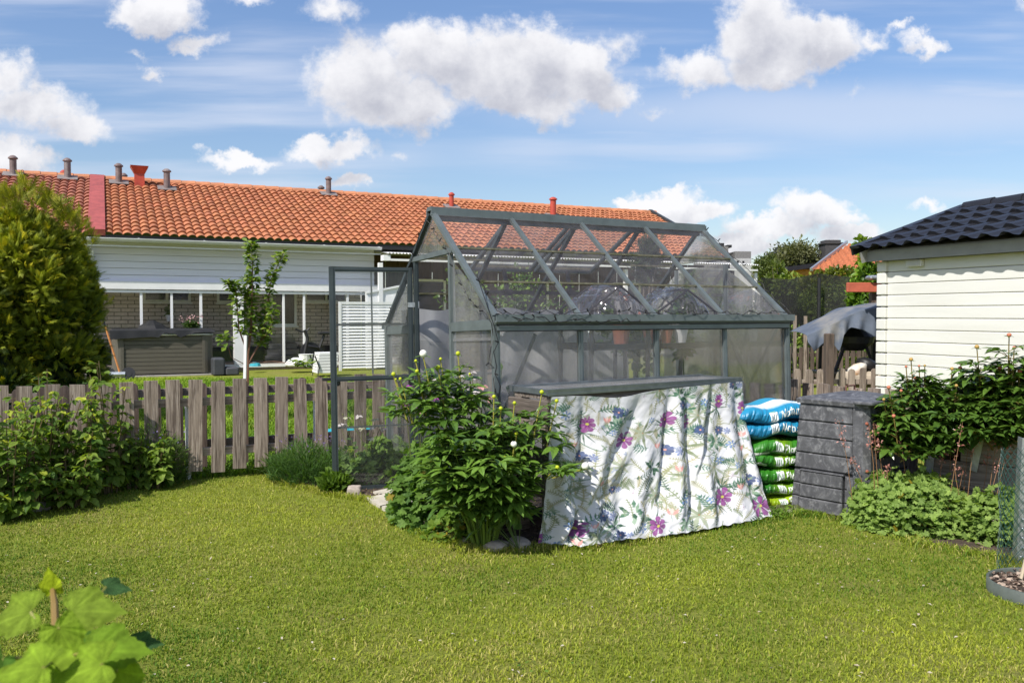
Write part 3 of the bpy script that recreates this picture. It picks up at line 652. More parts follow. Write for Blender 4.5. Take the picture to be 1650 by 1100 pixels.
    mb.box((x, c, z + .08), (.22, .22, .40)); k = .20; mb.add([(x - .11, c - .11, z + .26), (x + .11, c - .11, z + .26), (x + .11, c + .11, z + .26), (x - .11, c + .11, z + .26), (x - k, c - k, z + .44), (x + k, c - k, z + .44), (x + k, c + k, z + .44), (x - k, c + k, z + .44)], [(0, 1, 5, 4), (1, 2, 6, 5), (2, 3, 7, 6), (3, 0, 4, 7), (4, 5, 6, 7)])
    o = B(mb, 'roof_vent', redm); o['label'] = 'red square hopper shaped vent flaring at the top'
    return root
house()
# terrace in front of the house
pts = [HO + HX * a + HY * b for a, b in ((-2.2, -1.22), (hx(352, -1.2)[0], -1.22), (hx(352, -1.2)[0], -.16), (-2.2, -.16))]
mb = MB(); mb.prism([(p.x, p.y, 0) for p in pts], (0, 0, .125)); o = mb.build('terrace', M['asph']); o['kind'] = 'structure'
# ------------------------------------------------------------------ picket fences
def fence(name, label, p0, d, n0, n1, sp, w, ztop, zbot, rounded=False, pm='picket', rm='rail', rails=(.62, .14), th=.02, seed=3, rail_off=.025, posts=(), skip=()):
    r = random.Random(seed); root = empty(name, p0, math.atan2(d.y, d.x), label, 'fence'); meshes = []
    for k in range(5):
        mb = MB(); h = ztop - zbot
        if rounded:
            poly = [(-w / 2, 0, 0), (w / 2, 0, 0), (w / 2, 0, h - w * .35), (w * .3, 0, h - w * .07), (0, 0, h), (-w * .3, 0, h - w * .07), (-w / 2, 0, h - w * .35)]
        else: e = r.uniform(-.004, .004); poly = [(-w / 2, 0, 0), (w / 2, 0, 0), (w / 2 + r.uniform(-.002, .002), 0, h + e), (-w / 2, 0, h)]
        mb.prism(poly, (0, th, 0)); meshes.append(mb)
    protos = []
    for i in range(n0, n1):
        if i in skip: continue
        if len(protos) < 5:
            o = meshes[len(protos)].build('picket', M[pm], root, local=True); protos.append(o)
        else: o = r.choice(protos).copy(); COL.objects.link(o); o.parent = root
        o.location = (i * sp + r.uniform(-.008, .008), -th, zbot + r.uniform(-.012, .012)); o.rotation_euler = (0, r.uniform(-.012, .012), 0)
    for z in rails: mb = MB(); mb.box(((n0 + n1 - 1) / 2 * sp, rail_off, z), ((n1 - n0 + .6) * sp, .035, .06)); mb.build('rail', M[rm], root, local=True)
    for x, z0, z1, s, mt in posts: mb = MB(); mb.lathe((x, .075, z0), [(s, 0), (s, z1 - z0)], 10) if s < .04 else mb.box((x, .09, (z0 + z1) / 2), (s, s, z1 - z0)); mb.build('post', M[mt], root, local=True)
    return root
zt = at(400, 611, 6.55).z
fence('picket_fence', 'weathered grey front picket fence with flat topped boards and gaps beside the lawn', FENCE0, FDIR, -8, 27, .16, .098, zt, zt - .70, posts=((1.07, -.1, .62, .020, 'white'), (2.05, -.1, .60, .020, 'white'), (-.4, -.1, .7, .09, 'rail'), (3.3, -.1, .7, .09, 'rail')), rails=(zt - .165, zt - .55))
FB = FENCE0 - Vector((FDIR.y, -FDIR.x, 0)) * .30 + FDIR * .068
fence('picket_fence', 'darker rounded top picket fence directly behind the flat topped front fence', FB, FDIR, -9, 24, .16, .066, zt - .03, zt - .70, True, 'darkpicket', 'rail', rails=(zt - .11, zt - .53), seed=5)
SD = Vector((-.428, .904, 0)); S0 = at(1280, 613, 6.8); zs0 = S0.z; S0.z = 0
fence('picket_fence', 'low weathered flat topped picket fence behind the compost bin', S0, -SD, -4, 9, .16, .1, zs0, zs0 - .7, seed=8, rails=(zs0 - .17, zs0 - .55))
S1 = at(1285, 593, 10.3); z1_ = S1.z; S1.z = 0
fence('picket_fence', 'grey rounded top picket fence in front of the covered grill', S1, Vector((1, .06, 0)).normalized(), 0, 9, .137, .078, z1_, z1_ - .55, True, 'picket', 'rail', rails=(z1_ - .17, z1_ - .5), seed=9)
S2 = at(1262, 558, 14); z2_ = S2.z; S2.z = 0
fence('picket_fence', 'farthest dark brown rounded top picket fence beyond the grill', S2, Vector((1, .05, 0)).normalized(), 0, 17, .098, .058, z2_, z2_ - .62, True, 'darkpicket', 'darkpicket', rails=(z2_ - .14, z2_ - .48), seed=10)
P_ = at(1336, 537, 10.15); mb = MB(); mb.add([], []); mb.box((0, 0, P_.z / 2 - .02), (.10, .10, P_.z + .04), bev=.01)
tag(mb.build('wooden_post', M['darkpicket'], loc=None), 'tall dark square post standing among the rounded pickets', 'post').location = (P_.x, P_.y, 0)
mb = MB(); q = at(1330, 448, 16); mb.lathe((0, 0, 0), [(.035, 0), (.035, q.z)], 8); o = mb.build('net_post', M['black']); o.location = (at(1320, 448, 16).x, 16, 0); tag(o, 'black post holding the dark garden net on the right', 'post')
# ------------------------------------------------------------------ garden shed on the right
def shed():
    C = at(1424, 500, 10); C.z = 0; a = -SD; n_in = Vector((.904, .428, 0)); L = 3.6; Dp = 3.4
    ang = math.atan2(a.y, a.x)          # local x along the visible wall towards the viewer, local y = inward
    root = empty('garden_shed', C, ang, 'cream painted board garden shed with a black metal tile roof at the right edge', 'shed')
    B = lambda mb, n, m, p=root: mb.build(n, m, p, local=True)
    bh = .1352; nb = 15
    wl = MB()
    for i in range(nb):
        z = i * bh; wl.prism([(.06, .0, z + .007), (.06, -.007, z + .014), (.06, -.007, z + bh - .004), (.06, 0, z + bh + .002), (.06, .04, z + bh + .002), (.06, .04, z + .007)], (L, 0, 0))
    wl.box((L / 2 + .06, .06, nb * bh / 2), (L, .04, nb * bh)); B(wl, 'wall', M['cream'])
    ce = MB()
    for i in range(nb):
        z = i * bh; ce.box((-.005, -.008, z + bh / 2 + .003), (.13, .075, bh - .016), bev=.006); ce.box((-.005, .05, z + bh / 2 + .06), (.045, .13, bh - .03), bev=.006)
    B(ce, 'corner_log_ends', M['cream'])
    bw = MB(); bw.box((.12, Dp / 2, 1.0), (.04, Dp - .1, 2.0)); bw.box((L, Dp / 2, 1.0), (.04, Dp - .1, 2.0)); bw.box((L / 2, Dp, 1.0), (L - .3, .04, 2)); B(bw, 'wall', M['cream'])
    # roof: eave along x at y=-ov, ridge at y = w
    ov = .27; px0 = -.17; ze = at(1430, 400, 9.75).z + .0; w = 1.62; zr = ze + .60
    yr_ = w; slp = math.hypot(yr_ + ov, zr - ze); du = (yr_ + ov) / slp; dz = (zr - ze) / slp
    wv = .225; ns = 12; nc = 18; nu = nc * ns + 1; u = np.linspace(px0, px0 + nc * wv, nu); ph = (np.arange(nu) % ns) / ns
    prof = .020 * np.clip(np.sin(2 * np.pi * ph) * 1.5, -1, 1) + .004 * np.sin(4 * np.pi * ph); rows = 5; V_ = []
    for i in range(rows):
        for s, lf in ((i * slp / rows - .004, .040), ((i + 1) * slp / rows, 0)):
            h = prof + lf; V_.append(np.stack([u, -ov + s * du - h * dz, ze + s * dz + h * du], 1))
    q, t = grid(nu, rows * 2); M['roofmetal'] = plain('black_metal_tile', (.016, .0165, .021), .42, .1, .2, 5, .05)
    fast('roof', np.concatenate(V_), q, t, M['roofmetal'], root, local=True, smooth=False)
    mb = MB(); mb.prism([(px0, yr_, zr - .03), (px0, 2 * yr_ + ov, ze - .03), (px0, 2 * yr_ + ov, ze - .06), (px0, yr_, zr - .06)], (nc * wv, 0, 0)); B(mb, 'rear_roof', M['roofmetal'])
    mb = MB(); mb.prism([(px0 + .03, -ov + .17, ze + .0), (px0 + .03, yr_, zr - .06), (px0 + .03, 2 * yr_ + ov, ze - .06), (px0 + .03, 2 * yr_ + ov, ze - .09), (px0 + .03, yr_, zr - .1), (px0 + .03, -ov + .17, ze - .04)], (L + .2, 0, 0)); B(mb, 'soffit', M['shedgrey'])
    mb = MB(); k = 0
    while k < L: mb.lathe((px0 + k + .2, yr_, zr - .0), [(.075, -.2), (.09, .2)], 12, m=Matrix.Rotation(R(90), 3, 'Y')); k += .39
    B(mb, 'ridge_cap', M['roofmetal'])
    mb = MB(); mb.bar((px0 - .02, -ov - .02, ze + .035), (px0 - .02, yr_ + .02, zr + .035), .13, .03, up=(0, -.3, 1)); mb.bar((px0 - .07, -ov, ze - .01), (px0 - .07, yr_, zr - .01), .02, .1); B(mb, 'verge_trim', M['roofmetal'])
    mb = MB(); mb.box((px0 + L / 2 + .05, -ov + .15, ze - .078), (L + .1, .022, .115)); B(mb, 'fascia', M['shedgrey'])
    mb = MB(); mb.bar((px0 + .02, -ov + .06, ze - .09), (px0 + .02, yr_, zr - .09), .022, .13); B(mb, 'barge_board', M['shedgrey'])
    mb = MB(); mb.box((.45, -.035, 1.845), (.2, .05, .075)); 
    for i in range(5): mb.box((.45, -.065, 1.82 + i * .013), (.17, .012, .004))
    B(mb, 'vent_grille', M['cream'])
    mb = MB(); mb.prism([(px0 + .03, -.0, 1.95), (px0 + .03, yr_ , zr - .12), (px0 + .03, 2 * yr_, 1.95)], (.0, 0, 0)) if False else None
    gb = MB(); gb.prism([(.12, .02, 2.02), (.12, 2 * yr_ - .02, 2.02), (.12, yr_, zr - .1)], (.04, 0, 0)); B(gb, 'gable', M['cream'])
    return root
shed()
# ------------------------------------------------------------------ red beam, grill with cover, clutter behind the shed corner
mb = MB(); a = at(1368, 463, 11.5); mb.box((.3, 0, 0), (.60 + .3, .06, .13), bev=.006); o = mb.build('fascia_board', plain('red_brown_board', (.45, .11, .06), .6)); o.location = (a.x + .12, a.y, a.z); 
tag(o, 'short red painted beam sticking out beside the shed corner', 'beam')
pp = MB(); pp.box((0, 0, 0), (.1, .1, a.z + .1)); o = pp.build('wooden_post', M['darkpicket']); o.location = (at(1408, 500, 11.6).x, 11.6, a.z / 2 - .12); tag(o, 'dark brown post holding the red beam beside the shed', 'post')
mb = MB(); mb.box((0, 0, 0), (.5, .2, .06), bev=.02); o = mb.build('roof_edge', M['steel']); o.location = (a.x + .5, a.y, a.z + .13); tag(o, 'grey metal edge strip lying on the red beam', 'strip')
def grill():
    P = at(1372, 590, 11.0); root = empty('grill', (P.x, 11.0, 0), 0, 'grill on dark legs half hidden under a blue grey cover', 'grill')
    mb = MB()
    for x in (-.35, .35): mb.bar((x * 1.3, -.15, 0), (x * .3, -.1, .95), .035, .035); mb.bar((x, .2, 0), (x, .15, .95), .035, .035)
    mb.bar((-.5, 0, .52), (.5, 0, .52), .4, .03); mb.build('leg_frame', M['black'], root, local=True)
    mb = MB(); mb.lathe((0, 0, .8), [(.14, 0), (.26, .1), (.28, .18), (.2, .25), (.1, .3)], 18); mb.build('kettle', M['black'], root, local=True)
    # draped cover as cloth surface
    nu, nv = 90, 50; u, v = np.meshgrid(np.linspace(0, 1, nu), np.linspace(0, 1, nv)); 
    L = at(1283, 530, 11.0); Rr = at(1420, 487, 11.0); x = L.x + (Rr.x + .1 - L.x) * u; top = np.interp(u, [0, .1, .35, .55, .8, 1], [1.04, 1.10, 1.24, 1.36, 1.41, 1.42])
    hem = np.interp(u, [0, .06, .12, .22, .32, .36, .46, .6, .68, .74, .8, 1], [.92, .80, .84, 1.0, .8, 1.02, 1.10, 1.06, .98, 1.02, 1.16, .98])
    s = np.clip((v - .55) / .45, 0, 1); y = 11.35 - .75 * np.clip(v / .55, 0, 1) - .05 * s + .035 * np.sin(u * 40 + 3 * v) * s + .02 * np.sin(u * 17)
    z = np.where(v < .55, top - .12 * (np.abs(v / .55 - .4)) ** 2, 0) + np.where(v >= .55, top - .04 - (top - .04 - hem) * s, 0) + .012 * fbm(u * 9, v * 6, 3)
    q, t = grid(nu, nv); c = fast('grill_cover', np.stack([x, y, z], -1).reshape(-1, 3), q, t, plain('blue_grey_cover', (.085, .105, .14), .8, 0, .2, 5, .3, dirt=(.22, .21, .19)), smooth=True, loc=(P.x, 11, 0))
    tag(c, 'faded blue grey weather cover draped over the grill, dirty on top', 'cover')
    sd = c.modifiers.new('s', 'SOLIDIFY'); sd.thickness = .004
grill()
mb = MB(); mb.lathe((0, 0, 0), [(.04, 0), (.085, .05), (.09, .14), (.06, .22), (.02, .26)], 9, m=Matrix.Rotation(R(55), 3, 'Y')); o = mb.build('sack', plain('white_sack', (.6, .58, .52), .7, 0, .2, 12, .5, .02, dirt=(.5, .22, .04)), smooth=True); P_ = at(1368, 606, 10.6); o.location = P_; tag(o, 'crumpled white and orange sack beneath the covered grill', 'sack')
mb = MB(); mb.lathe((0, 0, 0), [(.07, 0), (.13, .05), (.14, .12), (.07, .17)], 7, m=Matrix.Rotation(R(25), 3, 'Y')); o = mb.build('bin_bag', M['black'], smooth=True); o.location = at(1392, 598, 10.75); tag(o, 'black plastic bag beside the white sack under the grill cover', 'bag')
mb = MB(); mb.lathe((0, 0, 0), [(.1, -.3), (.1, .35)], 12, m=Matrix.Rotation(R(90), 3, 'Y')); o = mb.build('log', plain('pale_log', (.4, .34, .26), .9, 0, .3, 10)); o.location = at(1390, 611, 10.6); tag(o, 'pale rolled mat lying under the black bag', 'roll')
# ------------------------------------------------------------------ neighbours behind
def ohouse():
    P = at(1290, 430, 34); root = empty('brick_house', (at(1380, 430, 34).x, 34, 0), R(-12), 'distant house with an orange tiled gable roof and dark chimney behind the tall shrubs', 'house')
    B = lambda mb, n, m: mb.build(n, m, root, local=True); wx = 5.2
    mb = MB(); mb.box((3.2, 3, 1.45), (9, 6, 2.9)); B(mb, 'wall', plain('ochre_wall', (.5, .3, .08), .8))
    z0 = at(1310, 433, 34).z; z1 = at(1390, 390, 34).z
    nu, nv = 260, 60; u, v = np.meshgrid(np.linspace(0, 1, nu), np.linspace(0, 1, nv)); lf = -1.75 + 2.0 * v; x = lf + (9 - lf) * u; y = -.6 + 4 * v; z = z0 - .05 + (z1 + .25 - z0) * v + .03 * np.sin(x * 2 * np.pi / .25) - .04 * ((v * 14) % 1)
    q, t = grid(nu, nv); c = np.array((.42, .13, .05)) * RNG.uniform(.7, 1.2, (nu * nv, 1)); fast('roof', np.stack([x, y, z], -1).reshape(-1, 3), q, t, M['tile'], root, c, local=True)
    mb = MB(); mb.bar((-1.82, -.65, z0 - .05), (.2, 3.4, z1 + .28), .09, .12); B(mb, 'verge', M['steel'])
    return root
ohouse()
def dark_house():
    a = at(1320, 418, 42); root = empty('dark_roof_house', (at(1350, 418, 42).x, 42, 0), 0, 'far house with a black roof and a big square chimney above the orange roof', 'house')
    B = lambda mb, n, m: mb.build(n, m, root, local=True)
    zc = at(1350, 392, 42).z; zb = at(1350, 414, 42).z
    mb = MB(); mb.box((0, 2, zb / 2 - .3), (4, 4, zb - .6)); B(mb, 'wall', plain('orange_render', (.5, .27, .05), .8))
    mb = MB(); mb.prism([(-2.6, -.3, zb - .5), (2.0, -.3, zb + .1), (2.0, -.3, zb - .12), (-2.6, -.3, zb - .72)], (0, 5, 0)); B(mb, 'roof', M['roofmetal'])
    ch = MB(); ch.box((0, 1, (zb + zc) / 2 - .1), (.85, .9, zc - zb + .3)); ch.box((0, 1, zc + .06), (.98, 1.02, .06)); ch.box((0, 1, zc + .16), (.75, .8, .12)); B(ch, 'chimney', plain('dark_brick_chimney', (.05, .048, .05), .8))
dark_house()
def block():
    a = at(1160, 430, 95); b = at(1193, 430, 95); root = empty('apartment_block', (at(1175, 430, 95).x, 95, 0), 0, 'far grey flat roofed apartment block behind the greenhouse ridge', 'building')
    B = lambda mb, n, m, p=root: mb.build(n, m, p, local=True); g1 = plain('grey_render', (.16, .155, .155), .8); g2 = plain('light_grey_render', (.38, .38, .38), .8)
    zt1 = at(1180, 397, 95).z; zt2 = at(1200, 405, 95).z; w = 70 / 1000
    s = 95 / FPX
    mb = MB(); mb.box((-1.2, 4, zt1 / 2), (2 * 12 * s * 1.3, 8, zt1)); mb.box((22 * s, 4, zt2 / 2), (26 * s, 8, zt2)); B(mb, 'wall', g1)
    mb = MB(); mb.box((18 * s, -.06, zt2 - 1.35), (34 * s, .1, 1.1)); B(mb, 'balcony_band', g2)
    for i in range(5): mb = MB(); mb.box(((-14 + i * 9) * s, -.13, zt2 - (1.2 if i > 1 else .9)), (3 * s, .06, 4 * s)); f = B(mb, 'window', M['black'])
    mb = MB(); mb.box((-8 * s, 3, zt1 + .25), (10 * s, 3, .5)); mb.box((6 * s, 3, zt1 + .15), (7 * s, 3, .3)); B(mb, 'roof_hood', M['black'])
    mb = MB(); zz_ = at(1205, 428, 92).z; mb.box((26 * s, -3, zz_ / 2), (50 * s, 2, zz_)); B(mb, 'annex', g2)
block()
for i, (x0, x1_, yt, Y) in enumerate(((1255, 1278, 403, 80), (1288, 1308, 404, 88))):
    c = at((x0 + x1_) / 2, yt, Y); w = (x1_ - x0) / FPX * Y; rt = empty('flat_roof_house', (c.x, Y, 0), 0, ('far dark rooftop showing above the left of the olive trees', 'far dark rooftop above the right end of the olive trees')[i], 'building')
    mb = MB(); mb.box((0, 2, c.z / 2), (w, 4, c.z)); mb.build('wall', plain('dark_wall', (.06, .06, .07)), rt, local=True); mb = MB(); mb.box((-w * .2, 1.5, c.z + .2), (w * .25, 1, .4)); mb.box((w * .2, 1.5, c.z + .12), (w * .2, 1, .25)); mb.build('roof_hood', M['black'], rt, local=True)
# ------------------------------------------------------------------ terrace things
def hot_tub():
    xa = hx(180, -1.15)[0]; xb = hx(343, -1.15)[0]; w = xb - xa; o_ = HO + HX * ((xa + xb) / 2) + HY * -.66; o_.z = .125
    root = empty('hot_tub', o_, HA, 'square taupe panelled hot tub under a folded black cover in front of the porch', 'hot tub'); B = lambda mb, n, m, p=root: mb.build(n, m, p, local=True)
    h = .74; d = .94; pm = plain('taupe_panel', (.095, .085, .065), .6, 0, .06, 4, .05)
    mb = MB(); n = 9; hh = (h - .04) / n
    for i in range(n): mb.box((0, 0, .02 + (i + .5) * hh), (w - .34, d - .02, hh - .008))
    B(mb, 'side_panel', pm)
    for s in (-1, 1):
        mb = MB()
        for k in range(7): t = k / 6 * math.pi / 2; r_ = .17; cx = s * (w / 2 - r_); mb.box((cx + s * r_ * math.sin(t) * .98, -(d / 2 - r_) - r_ * math.cos(t), h / 2 + .01), (.052, .02, h - .03), rz=s * t)
        mb.box((s * (w / 2 - .015), .1, h / 2 + .01), (.03, d - .5, h - .03)); mb.box((s * (w / 2 - .17), 0, h / 2), (.02, d + .0, h - .02)); B(mb, 'corner_panel', pm)
    mb = MB(); mb.box((0, 0, h + .02), (w + .02, d + .03, .05), bev=.02); B(mb, 'rim', M['steel'])
    mb = MB(); cv = M['cover'] = plain('black_vinyl_cover', (.008, .0085, .010), .6, 0, .2, 8, .5, .01); mb.box((0, .0, h + .08), (w + .05, d + .06, .09), bev=.03)
    nu, nv = 60, 8; u, v = np.meshgrid(np.linspace(-.5, .5, nu), np.linspace(0, 1, nv)); hem = np.interp(u, [-.5, -.1, -.05, .0, .1, .16, .2, .3, .5], [.16, .12, .14, .05, .06, .14, .11, .05, .04])
    q, t = grid(nu, nv); B(mb, 'cover', cv)
    fast('cover_skirt', np.stack([u * (w + .06), -d / 2 - .045 - .02 * v + .004 * np.sin(u * 31), h + .1 - hem * v], -1).reshape(-1, 3), q, t, cv, root, local=True, smooth=True)
    mb = MB(); mb.lathe((-.17, .1, h + .12), [(.30, 0), (.22, .07), (.1, .14), (.04, .17)], 9); B(mb, 'cover_bulge', cv)
    return root
hot_tub()
def mower():
    b = gnd(186, 606, .0); b = at(186, 604, 14.9); root = empty('hand_mower', (b.x, b.y, .10), R(20), 'push reel mower with an orange handle leaning beside the hot tub', 'mower'); B = lambda mb, n, m: mb.build(n, m, root, local=True)
    zt_ = at(180, 545, 14.9).z
    for s in (-1, 1): mb = MB(); mb.lathe((s * .16 + .05, 0, .115), [(.115, -.02), (.115, .02)], 20, m=Matrix.Rotation(R(75), 3, 'X')); mb.lathe((s * .16 + .05, -.0, .115), [(.06, -.026), (.06, .026)], 14, m=Matrix.Rotation(R(75), 3, 'X')); B(mb, 'wheel', M['black'])
    mb = MB(); mb.tube([(-.16, 0, .11), (.16, 0, .11)], .05, 8); B(mb, 'reel', M['steel'])
    mb = MB(); mb.tube([(.07, 0, .14), (-.16, .1, .95)], .018, 6); B(mb, 'handle', plain('orange_wood', (.5, .2, .06), .5))
    mb = MB(); mb.tube([(-.16, .1, .94), (-.2, .1, 1.08), (-.28, .1, 1.12), (-.34, .1, 1.08)], .02, 6); B(mb, 'grip', M['black'])
mower()
def box_steps():
    b = at(350, 597, 15.6); root = empty('plastic_step', (at(360, 597, 16.2).x, 16.2, .10), HA, 'dark grey plastic steps to the right of the hot tub', 'step')
    mb = MB(); mb.box((-.1, 0, .17), (.22, .4, .34), bev=.03); mb.build('tall_step', plain('slate_plastic', (.04, .043, .05), .6), root, local=True); mb = MB(); mb.box((.14, 0, .08), (.25, .4, .16), bev=.03); mb.build('low_step', plain('slate_plastic', (.05, .053, .06), .6), root, local=True)
box_steps()
def louvre():
    yl = -1.1; xa = hx(546, yl)[0]; xb = hx(648, yl)[0]; zb = .09; zt_ = hz(548, 486, yl); root = empty('louvre_screen', HO + HX * xa + HY * yl, HA, 'white slatted privacy screen behind the open greenhouse door', 'screen'); w = xb - xa
    mb = MB(); k = .05
    for x in (k / 2, w - k / 2): mb.box((x, 0, (zb + zt_) / 2), (k, .05, zt_ - zb))
    mb.box((w / 2, 0, zt_ - k / 2), (w - 2 * k - .004, .05, k)); mb.build('frame', M['white'], root, local=True)
    n = 21; sl_ = MB()
    for i in range(n): sl_.box((w / 2, 0, zb + .05 + (zt_ - zb - .1) * (i + .5) / n), (w - 2 * k, .012, (zt_ - zb) / n * .74), m=Matrix.Rotation(R(-28), 3, 'X'))
    sl_.build('slat_panel', M['white'], root, local=True)
louvre()
def annex():   # white boarded side wall rising to the right behind the screen
    yl = -.6; xa = hx(590, yl)[0]; xb = hx(668, yl)[0]; za = hz(590, 473, yl); zc = hz(668, 458, yl); root = empty('boarded_wall', HO + HX * xa + HY * yl, HA, 'white boarded side wall with a sloping top behind the slatted screen', 'wall'); w = xb - xa; mb = MB(); n = 9
    mb.prism([(0, 0, .09), (w, 0, .09), (w, 0, zc), (0, 0, za)], (0, .06, 0)); 
    for i in range(n): mb.prism([(.02, -.02, .1 + i * .2), (w - .02, -.02, .1 + i * .2), (w - .02, -.008, .28 + i * .2), (.02, -.008, .28 + i * .2)], (0, .02, 0)) if .28 + i * .2 < za else None
    mb.build('panel', M['white'], root, local=True); mb = MB(); mb.bar((0, .01, za + .02), (w, .01, zc + .02), .1, .04); mb.build('cap', M['white'], root, local=True)
annex()
def bike():
    b = at(507, 578, 17.2); root = empty('exercise_bike', (b.x, b.y, .23), HA, 'dark exercise bike standing on the porch', 'exercise bike'); B = lambda mb, n, m: mb.build(n, m, root, local=True)
    mb = MB(); mb.tube([(-.3, 0, .03), (.35, 0, .03)], .03); mb.tube([(-.25, 0, .04), (-.14, 0, .55), (-.2, 0, .72)], .035); mb.tube([(.3, 0, .04), (.1, 0, .35), (-.14, 0, .4)], .03); mb.tube([(.1, 0, .35), (.2, 0, .62)], .03); B(mb, 'frame', M['black'])
    mb = MB(); mb.lathe((-.08, .05, .28), [(.2, -.03), (.2, .03)], 18, m=Matrix.Rotation(R(90), 3, 'X')); B(mb, 'flywheel', M['black']); mb = MB(); mb.tube([(-.38, 0, .74), (-.26, 0, .68), (-.16, 0, .7), (-.1, 0, .76)], .02); B(mb, 'handlebar', M['black'])
    mb = MB(); mb.box((.2, 0, .65), (.26, .14, .06), bev=.02); B(mb, 'saddle', M['black'])
bike()
b = at(489, 582, 16.9); mb = MB(); mb.lathe((0, 0, 0), [(.10, 0), (.14, .22), (.15, .24)], 16); o = mb.build('bucket', M['white']); o.location = (b.x + .05, b.y, .23); tag(o, 'white round bucket on the porch floor beside the post', 'bucket')
mb = MB(); mb.lathe((0, 0, 0), [(.2, 0), (.22, .06), (.15, .13), (.05, .17)], 9); o = mb.build('cloth_heap', M['white'], smooth=True); b = at(473, 583, 16.9); o.location = (b.x + .05, b.y, .23); tag(o, 'crumpled white cloth heap lying left of the white bucket', 'cloth')
mb = MB(); mb.lathe((0, 0, 0), [(.12, 0), (.1, .05), (.05, .08)], 8); o = mb.build('cloth_heap', plain('turquoise_cloth', (.03, .3, .36), .7)); b = at(411, 577, 16.9); o.location = (b.x, b.y, .23); tag(o, 'small turquoise cloth heap on the porch behind the young tree', 'cloth')
def gchair():
    b = at(524, 585, 15.9); root = empty('garden_chair', (b.x, b.y, .08), HA, 'white slatted reclining garden chair with thin dark legs in front of the porch', 'chair'); mb = MB()
    for i in range(7): mb.box((-.02 + .008 * i, 0, .12 + i * .055), (.36, .4 - .0 * i, .045))
    mb.build('seat', M['white'], root, local=True); mb = MB()
    mb.tube([(-.24, -.22, .42), (-.16, -.22, .2), (-.2, -.22, 0), (.2, -.22, 0)], .013); mb.tube([(-.24, .22, .42), (-.16, .22, .2), (-.2, .22, 0), (.2, .22, 0)], .013); mb.build('leg_frame', M['black'], root, local=True)
gchair()
def wallpot():
    b = at(273, 516, 17.3); root = empty('hanging_pot', b, 0, 'white hanging pot with a trailing green plant on the brick wall', 'plant pot'); mb = MB(); mb.lathe((0, 0, -.02), [(.05, 0), (.08, .13)], 12); mb.build('pot', M['white'], root, local=True)
    leafobj('leaves', [crown((b.x, b.y, b.z + .2), (.1, .1, .17), 200, .05, lo=(.05, .12, .01), hi=(.16, .24, .03), seed=2)], M['leaf'], root)
    b = at(309, 524, 17.1); root = empty('potted_plant', (b.x, b.y, .23), 0, 'bushy potted plant with pale pink flowers behind the hot tub', 'plant'); leafobj('leaves', [crown((b.x, b.y, b.z), (.18, .14, .12), 500, .05, lo=(.02, .06, .01), hi=(.08, .14, .02), seed=3)], M['leaf'], root)
    mb = MB(); mb.lathe((0, 0, 0), [(.1, 0), (.14, b.z - .3)], 12); mb.build('pot', M['white'], root, local=True)
    n = 60; P = np.array(b) + RNG.normal(0, 1, (n, 3)) * (.16, .1, .04) + (0, 0, .13); leafobj('petals', [scatter(P, rdir(n, .5), rdir(n, 1), np.full(n, .04), 'small', cols(n, (.6, .35, .35), (.75, .5, .48)))], M['flower'], root)
wallpot()
